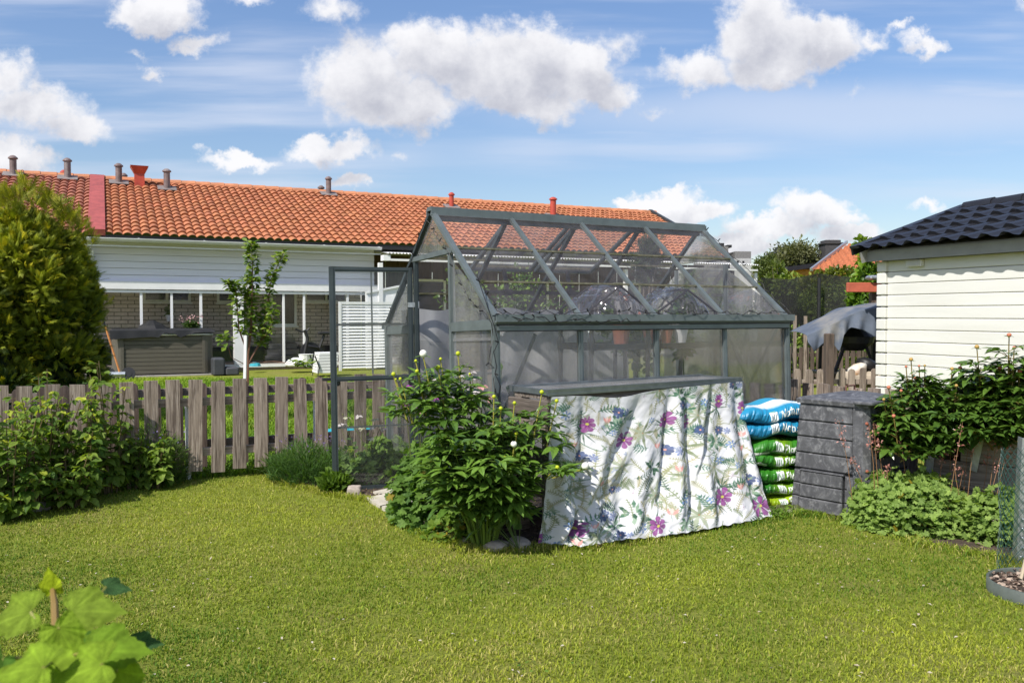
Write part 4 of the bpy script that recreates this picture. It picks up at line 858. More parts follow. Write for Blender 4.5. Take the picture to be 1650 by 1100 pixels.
# ------------------------------------------------------------------ greenhouse (local: x along the long side, y along the gable to the left, z up)
GHR = math.atan2(GHX.y, GHX.x)
GM = Matrix.Translation(GHO) @ Matrix.Rotation(GHR, 4, 'Z') @ Matrix.Rotation(-GTILT, 4, 'X')
def ghw(x, y, z): return GM @ Vector((x, y, z))
def greenhouse():
    L, Wd, E, Rg = 2.47, 1.85, 1.236, 2.035; H2 = Wd / 2
    root = empty('greenhouse', GHO, 0, 'small greenhouse with grey green aluminium frame, clear panes and its door standing open', 'greenhouse', rot=GM.to_euler())
    B = lambda mb, n, m, p=root: mb.build(n, m, p, local=True)
    A = M['alu']; p = .030
    def bar(n, a, b, w=p, h=p, m=A, par=root, up=(0, 0, 1)):
        mb = MB(); mb.bar(a, b, w, h, up)
        a = Vector(a); b = Vector(b); d = (b - a).normalized(); mb.bar(a + d * .001, b - d * .001, w * .34, h + .008, up)  # raised rib of the profile
        return B(mb, n, m, par)
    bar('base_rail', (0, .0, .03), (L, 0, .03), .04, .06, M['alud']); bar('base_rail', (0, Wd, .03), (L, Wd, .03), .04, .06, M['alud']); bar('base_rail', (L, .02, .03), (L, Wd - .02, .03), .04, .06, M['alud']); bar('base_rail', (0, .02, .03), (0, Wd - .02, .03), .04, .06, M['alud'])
    for x, y in ((0, 0), (L, 0), (0, Wd), (L, Wd)): bar('corner_post', (x, y, .061), (x, y, E - .03), .04, .04)
    for k in (1, 2, 3):
        for y in (0, Wd): bar('wall_bar', (L * k / 4, y, .062), (L * k / 4, y, E - .036), .034, .026)
    for k in range(5):
        x = L * k / 4; w = .042 if k in (0, 4) else .032
        for s in (0, 1):
            ya = 0 if s == 0 else Wd; yb = H2 - .02 if s == 0 else H2 + .02
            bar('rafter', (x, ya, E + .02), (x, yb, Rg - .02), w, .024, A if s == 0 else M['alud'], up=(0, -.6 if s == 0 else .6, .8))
    # gutters
    for y, s in ((0, -1), (Wd, 1)):
        mb = MB(); mb.box((L / 2, y, E - .005), (L + .04, .05, .05)); mb.box((L / 2, y + s * .045, E - .012), (L + .04, .03, .012)); mb.box((L / 2, y + s * .062, E + .008), (L + .05, .008, .045)); mb.box((L / 2, y + s * .03, E - .052), (L + .0, .012, .028)); B(mb, 'gutter', A); mb = MB(); mb.box((L / 2, y + s * .031, E - .0325), (L, .012, .008)); mb.box((L / 2, y + s * .027, E - .07), (L, .012, .006)); B(mb, 'gutter_groove', M['black'])  # black strips stand in for the shading of grooves below the gutter
        mb = MB(); mb.box((L / 2, y + s * .044, E + .001), (L, .024, .012)); B(mb, 'gutter_moss', M['moss'])
    mb = MB(); mb.box((L / 2, H2, Rg + .01), (L + .05, .07, .028)); mb.box((L / 2, H2 - .042, Rg - .012), (L + .05, .012, .05)); mb.box((L / 2, H2 + .042, Rg - .012), (L + .05, .012, .05)); B(mb, 'ridge_beam', A)
    mb = MB(); mb.box((L / 2, H2, Rg - .055), (L - .04, .03, .03)); B(mb, 'ridge_beam', M['alud'])
    # side walls, panes one by one
    for k in range(4):
        xa = L * k / 4 + .02; xb = L * (k + 1) / 4 - .02
        for y in (0, Wd):
            mb = MB(); mb.box(((xa + xb) / 2, y + (.004 if y == 0 else -.004), (E) / 2 + .02), (xb - xa, .004, E - .1)); B(mb, 'wall_pane', M['pane'] if k < 2 else M['paneclear'])
        for s in (0, 1):
            ya, yb = (0, H2 - .02) if s == 0 else (Wd, H2 + .02)
            for j in range(3):
                t0, t1 = (0, .30, .62, 1)[j], (0, .30, .62, 1)[j + 1]
                q0 = Vector((xa, ya + (yb - ya) * t0, E + .02 + (Rg - E - .03) * t0)); q1 = Vector((xa, ya + (yb - ya) * t1, E + .02 + (Rg - E - .03) * t1))
                if s == 1 and k == 1 and j >= 1 or s == 1 and k == 2 and j >= 1: continue
                mb = MB(); off = Vector((0, 0, -.003)); mb.add([q0, q0 + Vector((xb - xa, 0, 0)), q1 + Vector((xb - xa, 0, 0)), q1], [(0, 1, 2, 3)]); B(mb, 'roof_pane', M['paneroof'])
                if j: mb = MB(); mb.bar(q0 + Vector((0, 0, .004)), q0 + Vector((xb - xa, 0, .004)), .022, .012); B(mb, 'joint_strip', M['moss'])
    # roof vents on the far slope, propped open
    for k in (1, 2):
        xa = L * k / 4 + .03; xb = L * (k + 1) / 4 - .03; hgl = Vector((0, H2 + .04, Rg - .01)); ang = R(6); Lv = .68
        e = hgl + Vector((0, math.cos(ang) * Lv, -math.sin(ang) * Lv * 4.6)); X = Vector((1, 0, 0))
        f = MB(); f.bar(hgl + X * xa, e + X * xa, .03, .025); f.bar(hgl + X * xb, e + X * xb, .03, .025); f.bar(e + X * (xa + .016), e + X * (xb - .016), .03, .025); o = B(f, 'roof_vent', M['alud'])
        mb = MB(); mb.add([hgl + X * xa, hgl + X * xb, e + X * xb, e + X * xa], [(0, 1, 2, 3)]); mb.build('vent_pane', M['paneroof'], o, local=True)
        mid = (xa + xb) / 2; a = Vector((mid, Wd - .32, E + .27)); mb = MB(); mb.bar(a, e + X * mid - Vector((0, .06, 0)), .03, .02); mb.box(a, (.07, .05, .05)); mb.bar(a + Vector((-.25, 0, 0)), a + Vector((.25, 0, 0)), .03, .03); mb.build('vent_opener', M['black'], o, local=True)
    # gables
    d0, d1, Dh = .63, 1.24, 1.70
    for x in (0, L):
        if x == 0:
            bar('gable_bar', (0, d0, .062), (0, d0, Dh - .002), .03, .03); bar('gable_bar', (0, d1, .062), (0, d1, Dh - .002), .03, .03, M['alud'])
            bar('door_track', (-.004, d0 - .05, Dh + .02), (-.004, d1 + .06, Dh + .02), .03, .034)
            bar('cross_bar', (0, .022, E - .03), (0, d0 - .018, E - .03), .03, .06); bar('cross_bar', (0, d1 + .018, E - .03), (0, Wd - .022, E - .03), .03, .06)
        else:
            bar('gable_bar', (L, d0, .062), (L, d0, 1.70), .03, .03); bar('gable_bar', (L, d1, .062), (L, d1, 1.70), .03, .03); bar('cross_bar', (L, .022, E - .03), (L, Wd - .022, E - .03), .03, .04)
        zr = lambda y: E + .02 + (Rg - E - .03) * (1 - abs(y - H2) / H2)
        polys = [[(.02, .06), (d0 - .016, .06), (d0 - .016, E - .062), (.02, E - .062)], [(d1 + .016, .06), (Wd - .02, .06), (Wd - .02, E - .062), (d1 + .016, E - .062)],
                 [(.05, E + .0), (d0 - .016, E), (d0 - .016, min(zr(d0), Dh) - .04), (.05, zr(.05))], [(d1 + .016, E), (Wd - .05, E), (Wd - .05, zr(Wd - .05)), (d1 + .016, Dh - .04)], [(d0, Dh + .045), (d1, Dh + .045), (H2 + .02, Rg - .04), (H2 - .02, Rg - .04)]]
        if x == L: polys.append([(d0 + .02, .06), (d1 - .02, .06), (d1 - .02, 1.7), (d0 + .02, 1.7)])
        for pl in polys: mb = MB(); mb.add([(x + (.004 if x == 0 else -.004), a, b) for a, b in pl], [tuple(range(len(pl)))]); B(mb, 'gable_pane', M['pane'])
        if x == 0:
            for zz in (.98 + .14,): mb = MB(); mb.bar((.0, .03, zz), (0, d0 - .03, zz), .012, .02); B(mb, 'joint_strip', M['pane'])
    # diagonal braces
    bar('brace', (.04, .03, .62), (.30, .03, E - .09), .022, .01, M['alud'], up=(0, 1, 0)); bar('brace', (L * .77, .03, .45), (L - .05, .03, E - .06), .02, .008, M['alud'], up=(0, 1, 0)); bar('brace', (.05, Wd - .03, .1), (.5, Wd - .03, E - .1), .02, .008, M['alud'], up=(0, 1, 0))
    bar('brace', (L - .02, .06, .2), (L - .02, .6, E - .1), .02, .008, M['alud'], up=(1, 0, 0))
    # boards at the foot of the long side
    mb = MB(); mb.box((L * .885, .04, .28), (L * .215, .012, .54)); B(mb, 'kick_board', M['oldwood'])
    # door, hinged at y = d1 and swung outward
    dd = (-.986, .168); hinge = Vector((-.025, d1 + .02, .035)); ra = math.atan2(dd[1], dd[0]); dr = empty('door', hinge); dr.parent = root; dr.rotation_euler = (0, 0, ra)
    # (the door is a part of the greenhouse; its own parts hang one level deeper)
    return root, dr, L, Wd, E, Rg
gh, door, gL, gW, gE, gR = greenhouse()
def build_door():
    # bake the hinge frame into the meshes so that door stays one part with sub-parts
    mt = door.matrix_basis.copy(); COL.objects.unlink(door); bpy.data.objects.remove(door)
    w, h = .60, 1.625; k = .034
    def loc(mb): mb.v = [tuple(mt @ Vector(v)) for v in mb.v]; return mb
    f = MB()
    def b2(a, b, w_, h_, up=(0, 1, 0)): f.bar(a, b, w_, h_, up); f.bar((a[0], a[1], a[2]), (b[0], b[1], b[2]), w_ * .3, h_ + .01, up)
    b2((k / 2, 0, 0), (k / 2, 0, h), k, .03); b2((w - k / 2, 0, -.03), (w - k / 2, 0, h), k + .008, .034); b2((k, 0, h - k / 2), (w - k, 0, h - k / 2), k, .03); b2((k, 0, .82), (w - k, 0, .82), .034, .03); b2((k, 0, .02), (w - k, 0, .02), .045, .03)
    o = loc(f).build('door', M['alud'], gh, local=True)
    for z0, z1, m in ((.042, .80, 'panedoor'), (.84, h - k, 'panedoor')): mb = MB(); mb.box((w / 2, 0, (z0 + z1) / 2), (w - 2 * k, .004, z1 - z0)); loc(mb).build('door_pane', M[m], o, local=True)
    mb = MB(); mb.box((w / 2 + .01, -.006, 1.21), (w - 2 * k, .008, .014)); mb.box((w / 2, -.006, 1.22), (.012, .006, .74)); mb.box((w / 2, -.006, .47), (w - 2 * k, .008, .012)); loc(mb).build('joint_strip', plain('clear_joint', (.35, .37, .36), .4), o, local=True)
    mb = MB(); mb.box((w + .012, -.02, .82), (.10, .05, .022), bev=.004); mb.box((w - .04, -.03, .80), (.05, .04, .06), bev=.008); loc(mb).build('door_latch', M['black'], o, local=True)
    for z in (1.35, .78): mb = MB(); mb.box((0, -.0, z), (.07, .045, .035)); mb.box((-.035, 0, z), (.02, .06, .05)); loc(mb).build('hinge', M['steel'] if z > 1 else M['black'], o, local=True)
build_door()
# ------------------------------------------------------------------ things inside and on the greenhouse
def sheet_inside():
    nu, nv = 160, 40; u, v = np.meshgrid(np.linspace(0, 1, nu), np.linspace(0, 1, nv)); top = 1.33 + .02 * np.sin(u * 5) + .012 * np.sin(u * 33)
    x = .06 + u * 2.2; y = 1.66 + .022 * np.sin(u * 38 + 2.5 * v) * (.5 + v) + .02 * fbm(u * 6, v * 3, 4) + .02 * (1 - v); z = top * (1 - v) + .03
    P = np.stack([x, y, z], -1).reshape(-1, 3); P = P @ np.array(GM)[:3, :3].T + np.array(GM)[:3, 3]; q, t = grid(nu, nv)
    m, N, L, b = newmat('grey_fleece'); tx = tex(N, L, 'noise', 6, stretch=(1, 1, .35), detail=7); c = rampn(N, L, tx.outputs['Fac'], [(.3, (.42, .42, .43)), (.7, (.66, .66, .66))]); L.new(c, b.inputs['Base Color']); b.inputs['Roughness'].default_value = .5
    tr = N.new('ShaderNodeBsdfTranslucent'); L.new(c, tr.inputs[0]); mx = N.new('ShaderNodeMixShader'); mx.inputs[0].default_value = .45; L.new(b.outputs[0], mx.inputs[1]); L.new(tr.outputs[0], mx.inputs[2]); L.new(mx.outputs[0], N['Material Output'].inputs[0])
    o = fast('shade_cloth', P, q, t, m, None, loc=tuple(ghw(1.1, 1.66, 0)), smooth=True); tag(o, 'grey translucent insulating sheet hanging along the far wall inside the greenhouse', 'sheet')
    # softer piece at the left end, behind the gable
    nu, nv = 60, 40; u, v = np.meshgrid(np.linspace(0, 1, nu), np.linspace(0, 1, nv)); x = .05 + 1.5 * u; y = 1.45 + .05 * np.sin(u * 13 + v * 2) * (.3 + v) - .1 * u; z = (1.1 - .5 * u ** 1.5) * (1 - v) + .03
    P = np.stack([x, y, z], -1).reshape(-1, 3); P = P @ np.array(GM)[:3, :3].T + np.array(GM)[:3, 3]; q, t = grid(nu, nv)
    o = fast('plastic_film', P, q, t, glassmat('thin_film', (.96, .96, .96), .2, (.62, .62, .62), True), None, loc=tuple(ghw(.8, 1.4, 0)), smooth=True); tag(o, 'crumpled clear plastic film leaning against the grey sheet inside the greenhouse', 'film')
sheet_inside()
def rack(x0, x1, y0, y1, H, label, cover_label, seed):
    o0 = ghw((x0 + x1) / 2, (y0 + y1) / 2, .0); root = empty('plant_rack', o0, GHR, label, 'shelf rack', 'black shelf racks inside the greenhouse'); w, d = x1 - x0, y1 - y0
    B = lambda mb, n, m: mb.build(n, m, root, local=True)
    for sx in (-1, 1):
        for sy in (-1, 1): mb = MB(); mb.tube([(sx * w / 2, sy * d / 2, 0), (sx * w / 2, sy * d / 2, H)], .016, 6); B(mb, 'leg', M['black'])
    for z in (.28, .66, 1.06):
        mb = MB(); mb.box((0, 0, z), (w + .02, d + .02, .012))
        for s in (-1, 1): mb.box((0, s * (d / 2 + .008), z - .005), (w + .04, .014, .045)); mb.box((s * (w / 2 + .008), 0, z - .005), (.014, d, .045))
        for sx in (-1, 1):
            for sy in (-1, 1): mb.lathe((sx * w / 2, sy * d / 2, z - .06), [(.018, 0), (.03, .08), (.03, .1), (.02, .13)], 8)
        B(mb, 'shelf', M['black'])
    mb = MB(); pk = [Vector((-w / 2, -d / 2, H)), Vector((0, -d / 2, H + .17)), Vector((w / 2, -d / 2, H))]; pk2 = [p + Vector((0, d, 0)) for p in pk]
    mb.tube(pk, .009, 6); mb.tube(pk2, .009, 6); mb.tube([pk[1], pk2[1]], .009, 6); B(mb, 'roof_hoop', M['black'])
    # clear cover bunched on the hoops
    nu, nv = 70, 40; u, v = np.meshgrid(np.linspace(-1, 1, nu), np.linspace(-1, 1, nv)); r = np.random.default_rng(seed)
    X = u * (w / 2 + .02); Y = v * (d / 2 + .03); Z = H + .02 + .17 * (1 - np.abs(u)) - .20 * np.clip(np.abs(v) - .62, 0, 1) * 1.6 - .22 * np.clip(np.abs(u) - .75, 0, 1) * 3.0; Z = Z + .018 * fbm(u * 9, v * 9, seed) + .014 * np.sin((u + .3 * v) * 24) * np.abs(v); Y = Y + .02 * fbm(u * 8, v * 5, seed + 1)
    P = np.stack([X, Y, Z], -1).reshape(-1, 3); Rz = np.array(Matrix.Rotation(GHR, 3, 'Z')); P = P @ Rz.T + np.array(o0); q, t = grid(nu, nv)
    m = glassmat('clear_cover', (.97, .98, .99), .045, (.65, .68, .72), True, 1.6); c = fast('rack_cover', P, q, t, m, None, loc=tuple(o0), smooth=True); tag(c, cover_label, 'plastic cover')
    return root
rack(1.10, 1.62, .62, 1.04, 1.34, 'black shelf rack in the middle of the greenhouse, left of the other rack', 'clear plastic cover bunched on top of the left rack in the greenhouse', 3)
rack(1.72, 2.30, .62, 1.04, 1.32, 'black shelf rack at the right end of the greenhouse', 'clear plastic cover drawn over the right rack in the greenhouse', 4)
for i, (x, s, m, lb) in enumerate(((1.50, .075, 'terracotta', 'terracotta pot on the middle shelf edge, leftmost of the pots'), (1.80, .08, 'terracotta', 'terracotta pot just right of the centre bar on the shelf'), (1.93, .07, 'terracotta', 'smaller terracotta pot in the row on the right rack'), (2.08, .075, 'white', 'pale pot beside the terracotta pots on the right rack'))):
    mb = MB(); mb.lathe((0, 0, 0), [(s * .7, 0), (s, s * 1.7), (s * 1.12, s * 1.7), (s * 1.12, s * 2), (s * .9, s * 2)], 14); o = mb.build('flower_pot', M[m]); o.location = ghw(x, .76, 1.068); tag(o, lb, 'pot')
for i, (x, y, h) in enumerate(((1.75, 1.25, 1.42), (2.15, .85, 1.40), (1.95, 1.2, 1.3))):
    b = ghw(x, y, .03); rt = empty('tomato_plant', b, 0, ('leafy young plant standing left behind the right rack', 'leafy plant reaching over the right rack cover', 'lower leafy plant between the two racks')[i], 'plant'); mb = MB(); mb.tube([b, b + Vector((.02, 0, h * .5)), b + Vector((0, .03, h))], .007, 5, col=(.1, .16, .04)); mb.build('stem', M['stem'], rt, usecol=True)
    leafobj('leaves', [crown((b.x, b.y, h - .28), (.17, .17, .3), 150, .075, 'ovate', (.05, .12, .02), (.13, .22, .04), seed=i + 30, lump=.3)], M['leaf'], rt)
def seedling():
    b = ghw(.06, .09, .28); rt = empty('aubergine_plant', b, 0, 'thin stemmed seedling with a few broad leaves at the near left corner of the greenhouse', 'plant'); t1 = ghw(.1, .12, .95); mb = MB(); mb.tube([b, ghw(.07, .1, .6), t1], .004, 5, col=(.08, .13, .04)); mb.tube([ghw(.08, .1, .45), ghw(.2, .1, .62), ghw(.2, .12, .86)], .003, 5, col=(.08, .13, .04)); mb.build('stem', M['stem'], rt, usecol=True)
    P = [ghw(.04, .1, .80), ghw(.12, .1, .82), ghw(.22, .1, .72), ghw(.14, .09, .6), ghw(.11, .1, .6), ghw(.09, .11, .92)]; n = len(P)
    D = [(-.2, -.1, -1), (1, 0, -.5), (.3, 0, -1), (.8, 0, -.2), (-.7, 0, .1), (0, 0, 1)]; leafobj('leaves', [scatter([tuple(p) for p in P], D, [(-.3, -1, .2)] * n, [.13, .12, .08, .12, .1, .05], 'ovate', [(.08, .15, .03), (.03, .07, .01), (.3, .25, .04), (.04, .09, .01), (.05, .1, .01), (.1, .18, .03)])], M['leaf'], rt)
seedling()
def string_lights():
    r = random.Random(4); pts = []
    def path(a, b, n, sag, wob=.012):
        for i in range(n): t = i / n; p = Vector(a).lerp(Vector(b), t); p.z -= sag * math.sin(math.pi * t); p += Vector((r.uniform(-wob, wob), r.uniform(-wob, wob), r.uniform(-wob, wob))); pts.append(ghw(*p))
    E, Rg, W_, L = gE, gR, gW, gL
    path((-.03, 1.82, E + .03), (-.035, W_ / 2 + .1, Rg - .1), 16, .03); path((-.035, W_ / 2, Rg - .06), (-.03, .62, 1.74), 8, .02); path((-.03, .62, 1.74), (-.03, .05, E + .05), 16, .10); path((-.03, .0, E + .02), (-.03, -.04, .35), 16, 0, .02)
    mb = MB(); mb.tube(pts, .0026, 4, col=(0, 0, 0)); a = list(pts); pts.clear()
    path((-.02, -.05, .4), (-.02, -.05, E + .02), 12, 0, .02); path((-.03, .15, E + .28), (0, -.06, E + .05), 9, .03); path((0, -.065, E + .045), (L, -.065, E + .04), 64, 0, .018); mb.tube(pts, .0026, 4); a += pts; pts.clear()
    path((0, -.07, E + .02), (L * .45, -.07, E - .0), 26, .02, .015); mb.tube(pts, .0026, 4); a += pts; pts.clear()
    path((L + .02, -.03, E + .04), (L + .02, W_ / 2, Rg + .02), 20, 0, .01); mb.tube(pts, .0026, 4); a += pts
    path((L + .02, -.04, E), (L + .02, -.04, .3), 14, 0, .012); mb.tube(pts[-14:], .0035, 4)
    o = empty('string_lights', ghw(0, -.05, E), 0, 'black cable string lights wound along the greenhouse gutter and gable', 'string lights'); mb.build('cable', M['blackwire'], o)
    bb = MB()
    for p in a[::3]:
        d = Vector((r.uniform(-1, 1), r.uniform(-1, .2), r.uniform(-.4, 1))).normalized(); bb.tube([p, p + d * .028], [.005, .004], 5)
    bb.build('bulb', M['blackwire'], o)['kind'] = 'stuff'
string_lights()
# ------------------------------------------------------------------ weathered bench with glazed frame on top
TFL = Vector((.207, 4.69, 0)); TFR = Vector((1.524, 5.61, 0)); TD = (TFR - TFL).normalized(); TN = Vector((-TD.y, TD.x, 0)); TL = (TFR - TFL).length; TZ = .85
def bench():
    ang = math.atan2(TD.y, TD.x); root = empty('garden_bench_table', TFL, ang, 'weathered wooden potting table with a grey metal edged glass top against the greenhouse', 'table'); B = lambda mb, n, m, p=root: mb.build(n, m, p, local=True)
    Wt = .36
    mb = MB(); fh = .034
    mb.box((TL / 2, .014, TZ - fh / 2), (TL + .02, .032, fh)); mb.box((TL / 2, Wt, TZ - fh / 2), (TL + .02, .03, fh)); mb.box((.013, Wt / 2 + .007, TZ - fh / 2 - .001), (.028, Wt - .045, fh - .004)); mb.box((TL - .013, Wt / 2 + .007, TZ - fh / 2 - .001), (.028, Wt - .045, fh - .004))
    mb.box((TL / 2, -.006, TZ - fh + .004), (TL + .02, .012, .012)); B(mb, 'metal_frame', plain('brushed_frame', (.20, .23, .25), .3, .7, .25, 12, .05))
    mb = MB(); mb.box((TL / 2, Wt / 2, TZ - .012), (TL - .05, Wt - .04, .004)); B(mb, 'glass_top', M['pane'])
    mb = MB(); mb.box((TL / 2, Wt / 2, TZ - .05), (TL - .02, Wt - .02, .02)); B(mb, 'table_top', M['oldwood'])
    for z, h in ((TZ - .112, .095),): mb = MB(); mb.box((-.012, Wt / 2 + .0, z), (.022, Wt + .02, h), bev=.004); B(mb, 'end_board', wood('end_board_wood', (.035, .028, .022), (.10, .08, .065), (.2, .17, .145), axis=1)); mb = MB(); mb.box((TL / 2, .008, z), (TL - .02, .02, h)); B(mb, 'apron', M['oldwood'])
    for x in (.04, TL - .04):
        for y in (.05, Wt - .05): mb = MB(); mb.box((x, y, (TZ - .06) / 2), (.06, .06, TZ - .062)); B(mb, 'leg', M['oldwood'])
    for z in (.62, .46, .30): mb = MB(); mb.box((-.01, Wt / 2, z), (.02, Wt - .02, .09)); B(mb, 'side_slat', M['oldwood'])
    mb = MB(); mb.box((TL / 2, Wt / 2, .22), (TL - .14, Wt - .12, .02)); B(mb, 'shelf', M['oldwood'])
bench()
# ------------------------------------------------------------------ printed cloth
class Canvas:
    def __init__(s, w, h, bg): s.w = w; s.h = h; s.a = np.zeros((h, w, 3)) + np.array(bg)
    def seg(s, a, b, r0, r1, col, al=.85):
        x0, x1 = min(a[0], b[0]) - max(r0, r1) - 2, max(a[0], b[0]) + max(r0, r1) + 2; y0, y1 = min(a[1], b[1]) - max(r0, r1) - 2, max(a[1], b[1]) + max(r0, r1) + 2
        x0, y0 = max(0, int(x0)), max(0, int(y0)); x1, y1 = min(s.w, int(x1) + 1), min(s.h, int(y1) + 1)
        if x1 <= x0 or y1 <= y0: return
        Y, X = np.mgrid[y0:y1, x0:x1]; dx, dy = b[0] - a[0], b[1] - a[1]; l2 = dx * dx + dy * dy + 1e-9; t = np.clip(((X - a[0]) * dx + (Y - a[1]) * dy) / l2, 0, 1)
        d = np.hypot(X - a[0] - t * dx, Y - a[1] - t * dy); r = r0 + (r1 - r0) * t; m = np.clip(r - d + .6, 0, 1)[..., None] * al
        s.a[y0:y1, x0:x1] = s.a[y0:y1, x0:x1] * (1 - m) + np.array(col) * m
    def line(s, pts, r, col, al=.85):
        for i in range(len(pts) - 1): s.seg(pts[i], pts[i + 1], r, r, col, al)
    def leaf(s, a, ang, L, w, col, al=.85):
        m = (a[0] + math.cos(ang) * L * .45, a[1] + math.sin(ang) * L * .45); e = (a[0] + math.cos(ang) * L, a[1] + math.sin(ang) * L)
        s.seg(a, m, w * .25, w * .5, col, al); s.seg(m, e, w * .5, .2, col, al)
    def flower(s, c, r, n, col, core, w=.55, ph=0, sq=1.0, vein=None):
        w = w * 1.35; r = r * .76
        for i in range(n):
            t = ph + 2 * math.pi * i / n; k = .85 + .25 * ((i * 7) % 3) / 2; e = (c[0] + math.cos(t) * r * k * sq, c[1] + math.sin(t) * r * k); m = (c[0] + math.cos(t) * r * .25 * sq, c[1] + math.sin(t) * r * .25)
            s.seg(m, e, r * .12, r * w * .45, tuple(x * (.85 + .3 * ((i * 5) % 4) / 3) for x in col), .92)
            if vein: s.seg(c, (c[0] + math.cos(t) * r * .7 * sq, c[1] + math.sin(t) * r * .7), r * .13, r * .02, vein, .7)
        s.seg(c, (c[0] + .1, c[1]), r * .2, r * .2, core, .95)
    def frond(s, a, ang, L, w, n, col, curl=.4, al=.8, lw=.45):
        p = a
        for i in range(n):
            t = i / n; an = ang + curl * t; q = (p[0] + math.cos(an) * L / n, p[1] + math.sin(an) * L / n); s.seg(p, q, lw, lw, col, al); ll = w * math.sin(math.pi * (.15 + .8 * t))
            for k in (-1, 1): s.leaf(q, an + k * 1.0, ll, max(1.1, w * .2), col, al)
            p = q
        s.leaf(p, an, w * .6, max(1.1, w * .18), col, al)
def sheet_quad(px, py):    # photograph pixel -> (u, v) on the hanging cloth
    yt = np.interp(px, [880, 975, 1070, 1205], [630, 636, 628, 618]); yb = np.interp(px, [868, 930, 1060, 1150, 1245], [878, 883, 868, 852, 835]); v = (py - yt) / (yb - yt)
    xl = 885 - 17 * v ** 2; xr = 1203 + 44 * max(0, v) ** 2.4; return (px - xl) / (xr - xl), v
def floral():
    W_, H_ = 620, 440; C = Canvas(W_, H_, (.66, .66, .675)); S = W_ / 345.0; rr = random.Random(12)
    def p(x, y): u, v = sheet_quad(x, y); return (u * W_, v * H_)
    SG = (.20, .24, .14); OL = (.28, .29, .15); DG = (.04, .10, .06); MG = (.08, .18, .11); TE = (.07, .17, .12)
    yl = (.80, .79, .66)
    for _ in range(60): c = (rr.uniform(0, W_), rr.uniform(0, H_)); C.seg(c, (c[0] + rr.uniform(-18, 18), c[1] + rr.uniform(-18, 18)), 14, 10, (.66, .66, .60), .35)
    # thin twigs and sprays scattered everywhere
    for i in range(270):
        c = (rr.uniform(-5, W_), rr.uniform(-5, H_)); C.frond(c, rr.uniform(-2.6, -.5), rr.uniform(28, 58), rr.uniform(7, 11), rr.randint(6, 10), rr.choice((OL, SG, (.34, .34, .22), (.36, .33, .18))), rr.uniform(-.9, .9), .9, 1.0)
    for i in range(60):
        c = (rr.uniform(0, W_), rr.uniform(0, H_)); C.frond(c, rr.uniform(0, 6.28), rr.uniform(28, 50), rr.uniform(13, 20), rr.randint(5, 7), rr.choice((MG, TE, DG)), rr.uniform(-.9, .9), .85, .7)
    for i in range(30):   # curling tendrils
        c = [rr.uniform(0, W_), rr.uniform(0, H_)]; a = rr.uniform(0, 6.28); k = rr.uniform(-.16, .16); pts = []
        for j in range(16): pts.append(tuple(c)); c[0] += math.cos(a) * 3.4; c[1] += math.sin(a) * 3.4; a += k
        C.line(pts, .95, rr.choice((MG, SG, OL)), .8)
    # palmate sage leaves
    for (x, y) in ((1018, 702), (1105, 676), (985, 752), (918, 795), (1135, 760), (1047, 802), (1092, 730), (1120, 828), (880, 640), (1045, 632), (1130, 630), (1175, 760), (960, 860), (1080, 770)):
        c = p(x, y); n = 8; a0 = rr.uniform(0, 1)
        for i in range(n): a = a0 + 2 * math.pi * i / n * .93; C.leaf(c, a, rr.uniform(36, 52), 8.5, rr.choice((SG, (.34, .38, .27), (.42, .44, .32))), .85)
        C.seg(c, c, 1.6, 1.6, (.5, .2, .12))
    # dense dark green leaf clumps
    for (x, y) in ((990, 668), (972, 682), (1036, 760), (1188, 636), (1090, 668), (985, 845), (1205, 798), (1140, 720), (1100, 838), (1010, 826), (1075, 640), (1085, 616 + 30)):
        c = p(x, y)
        for i in range(15): a = rr.uniform(0, 6.28); d = rr.uniform(0, 15); C.leaf((c[0] + d * math.cos(a) * 1.3, c[1] + d * math.sin(a) * 1.3), a + rr.uniform(-.4, .4), rr.uniform(12, 22), 8, rr.choice((DG, MG, (.22, .33, .22), (.30, .40, .30))), .85)
    # pinnate green leaves
    for (x, y, a) in ((960, 700, -1), (1040, 712, -.6), (950, 660, -.4), (1080, 822, -1.2), (1160, 790, -.5), (1180, 700, -1), (1190, 755, -.3), (925, 700, -1.4), (1175, 690, -.2), (930, 850, -.9)): C.frond(p(x, y), a, 52, 19, 6, rr.choice((TE, MG)), .5, .95, 1.2)
    for (x, y) in ((937, 700), (1058, 695), (1150, 815), (1155, 792), (1222, 818), (932, 862), (1055, 842), (1145, 668)):
        for i in range(12): C.leaf(p(x - 4, y - 3), rr.uniform(0, 6.28), 38, 3.4, DG, .85)
    # red bud shapes
    for (x, y) in ((962, 678), (918, 718), (1042, 728), (1075, 764), (1186, 735), (1180, 790), (958, 782), (1073, 828), (932, 880 - 8), (950, 845), (1188, 712)):
        c = p(x, y)
        for k in (-.5, 0, .5): C.leaf((c[0] + k * 6, c[1]), -1.57 + k * .8, 17, 7, (.66, .30, .27) if k else (.78, .50, .45), .85)
        C.leaf(c, 1.4, 22, 1.4, MG)
    # blue flowers
    BL = (.06, .09, .20); LB = (.17, .26, .46)
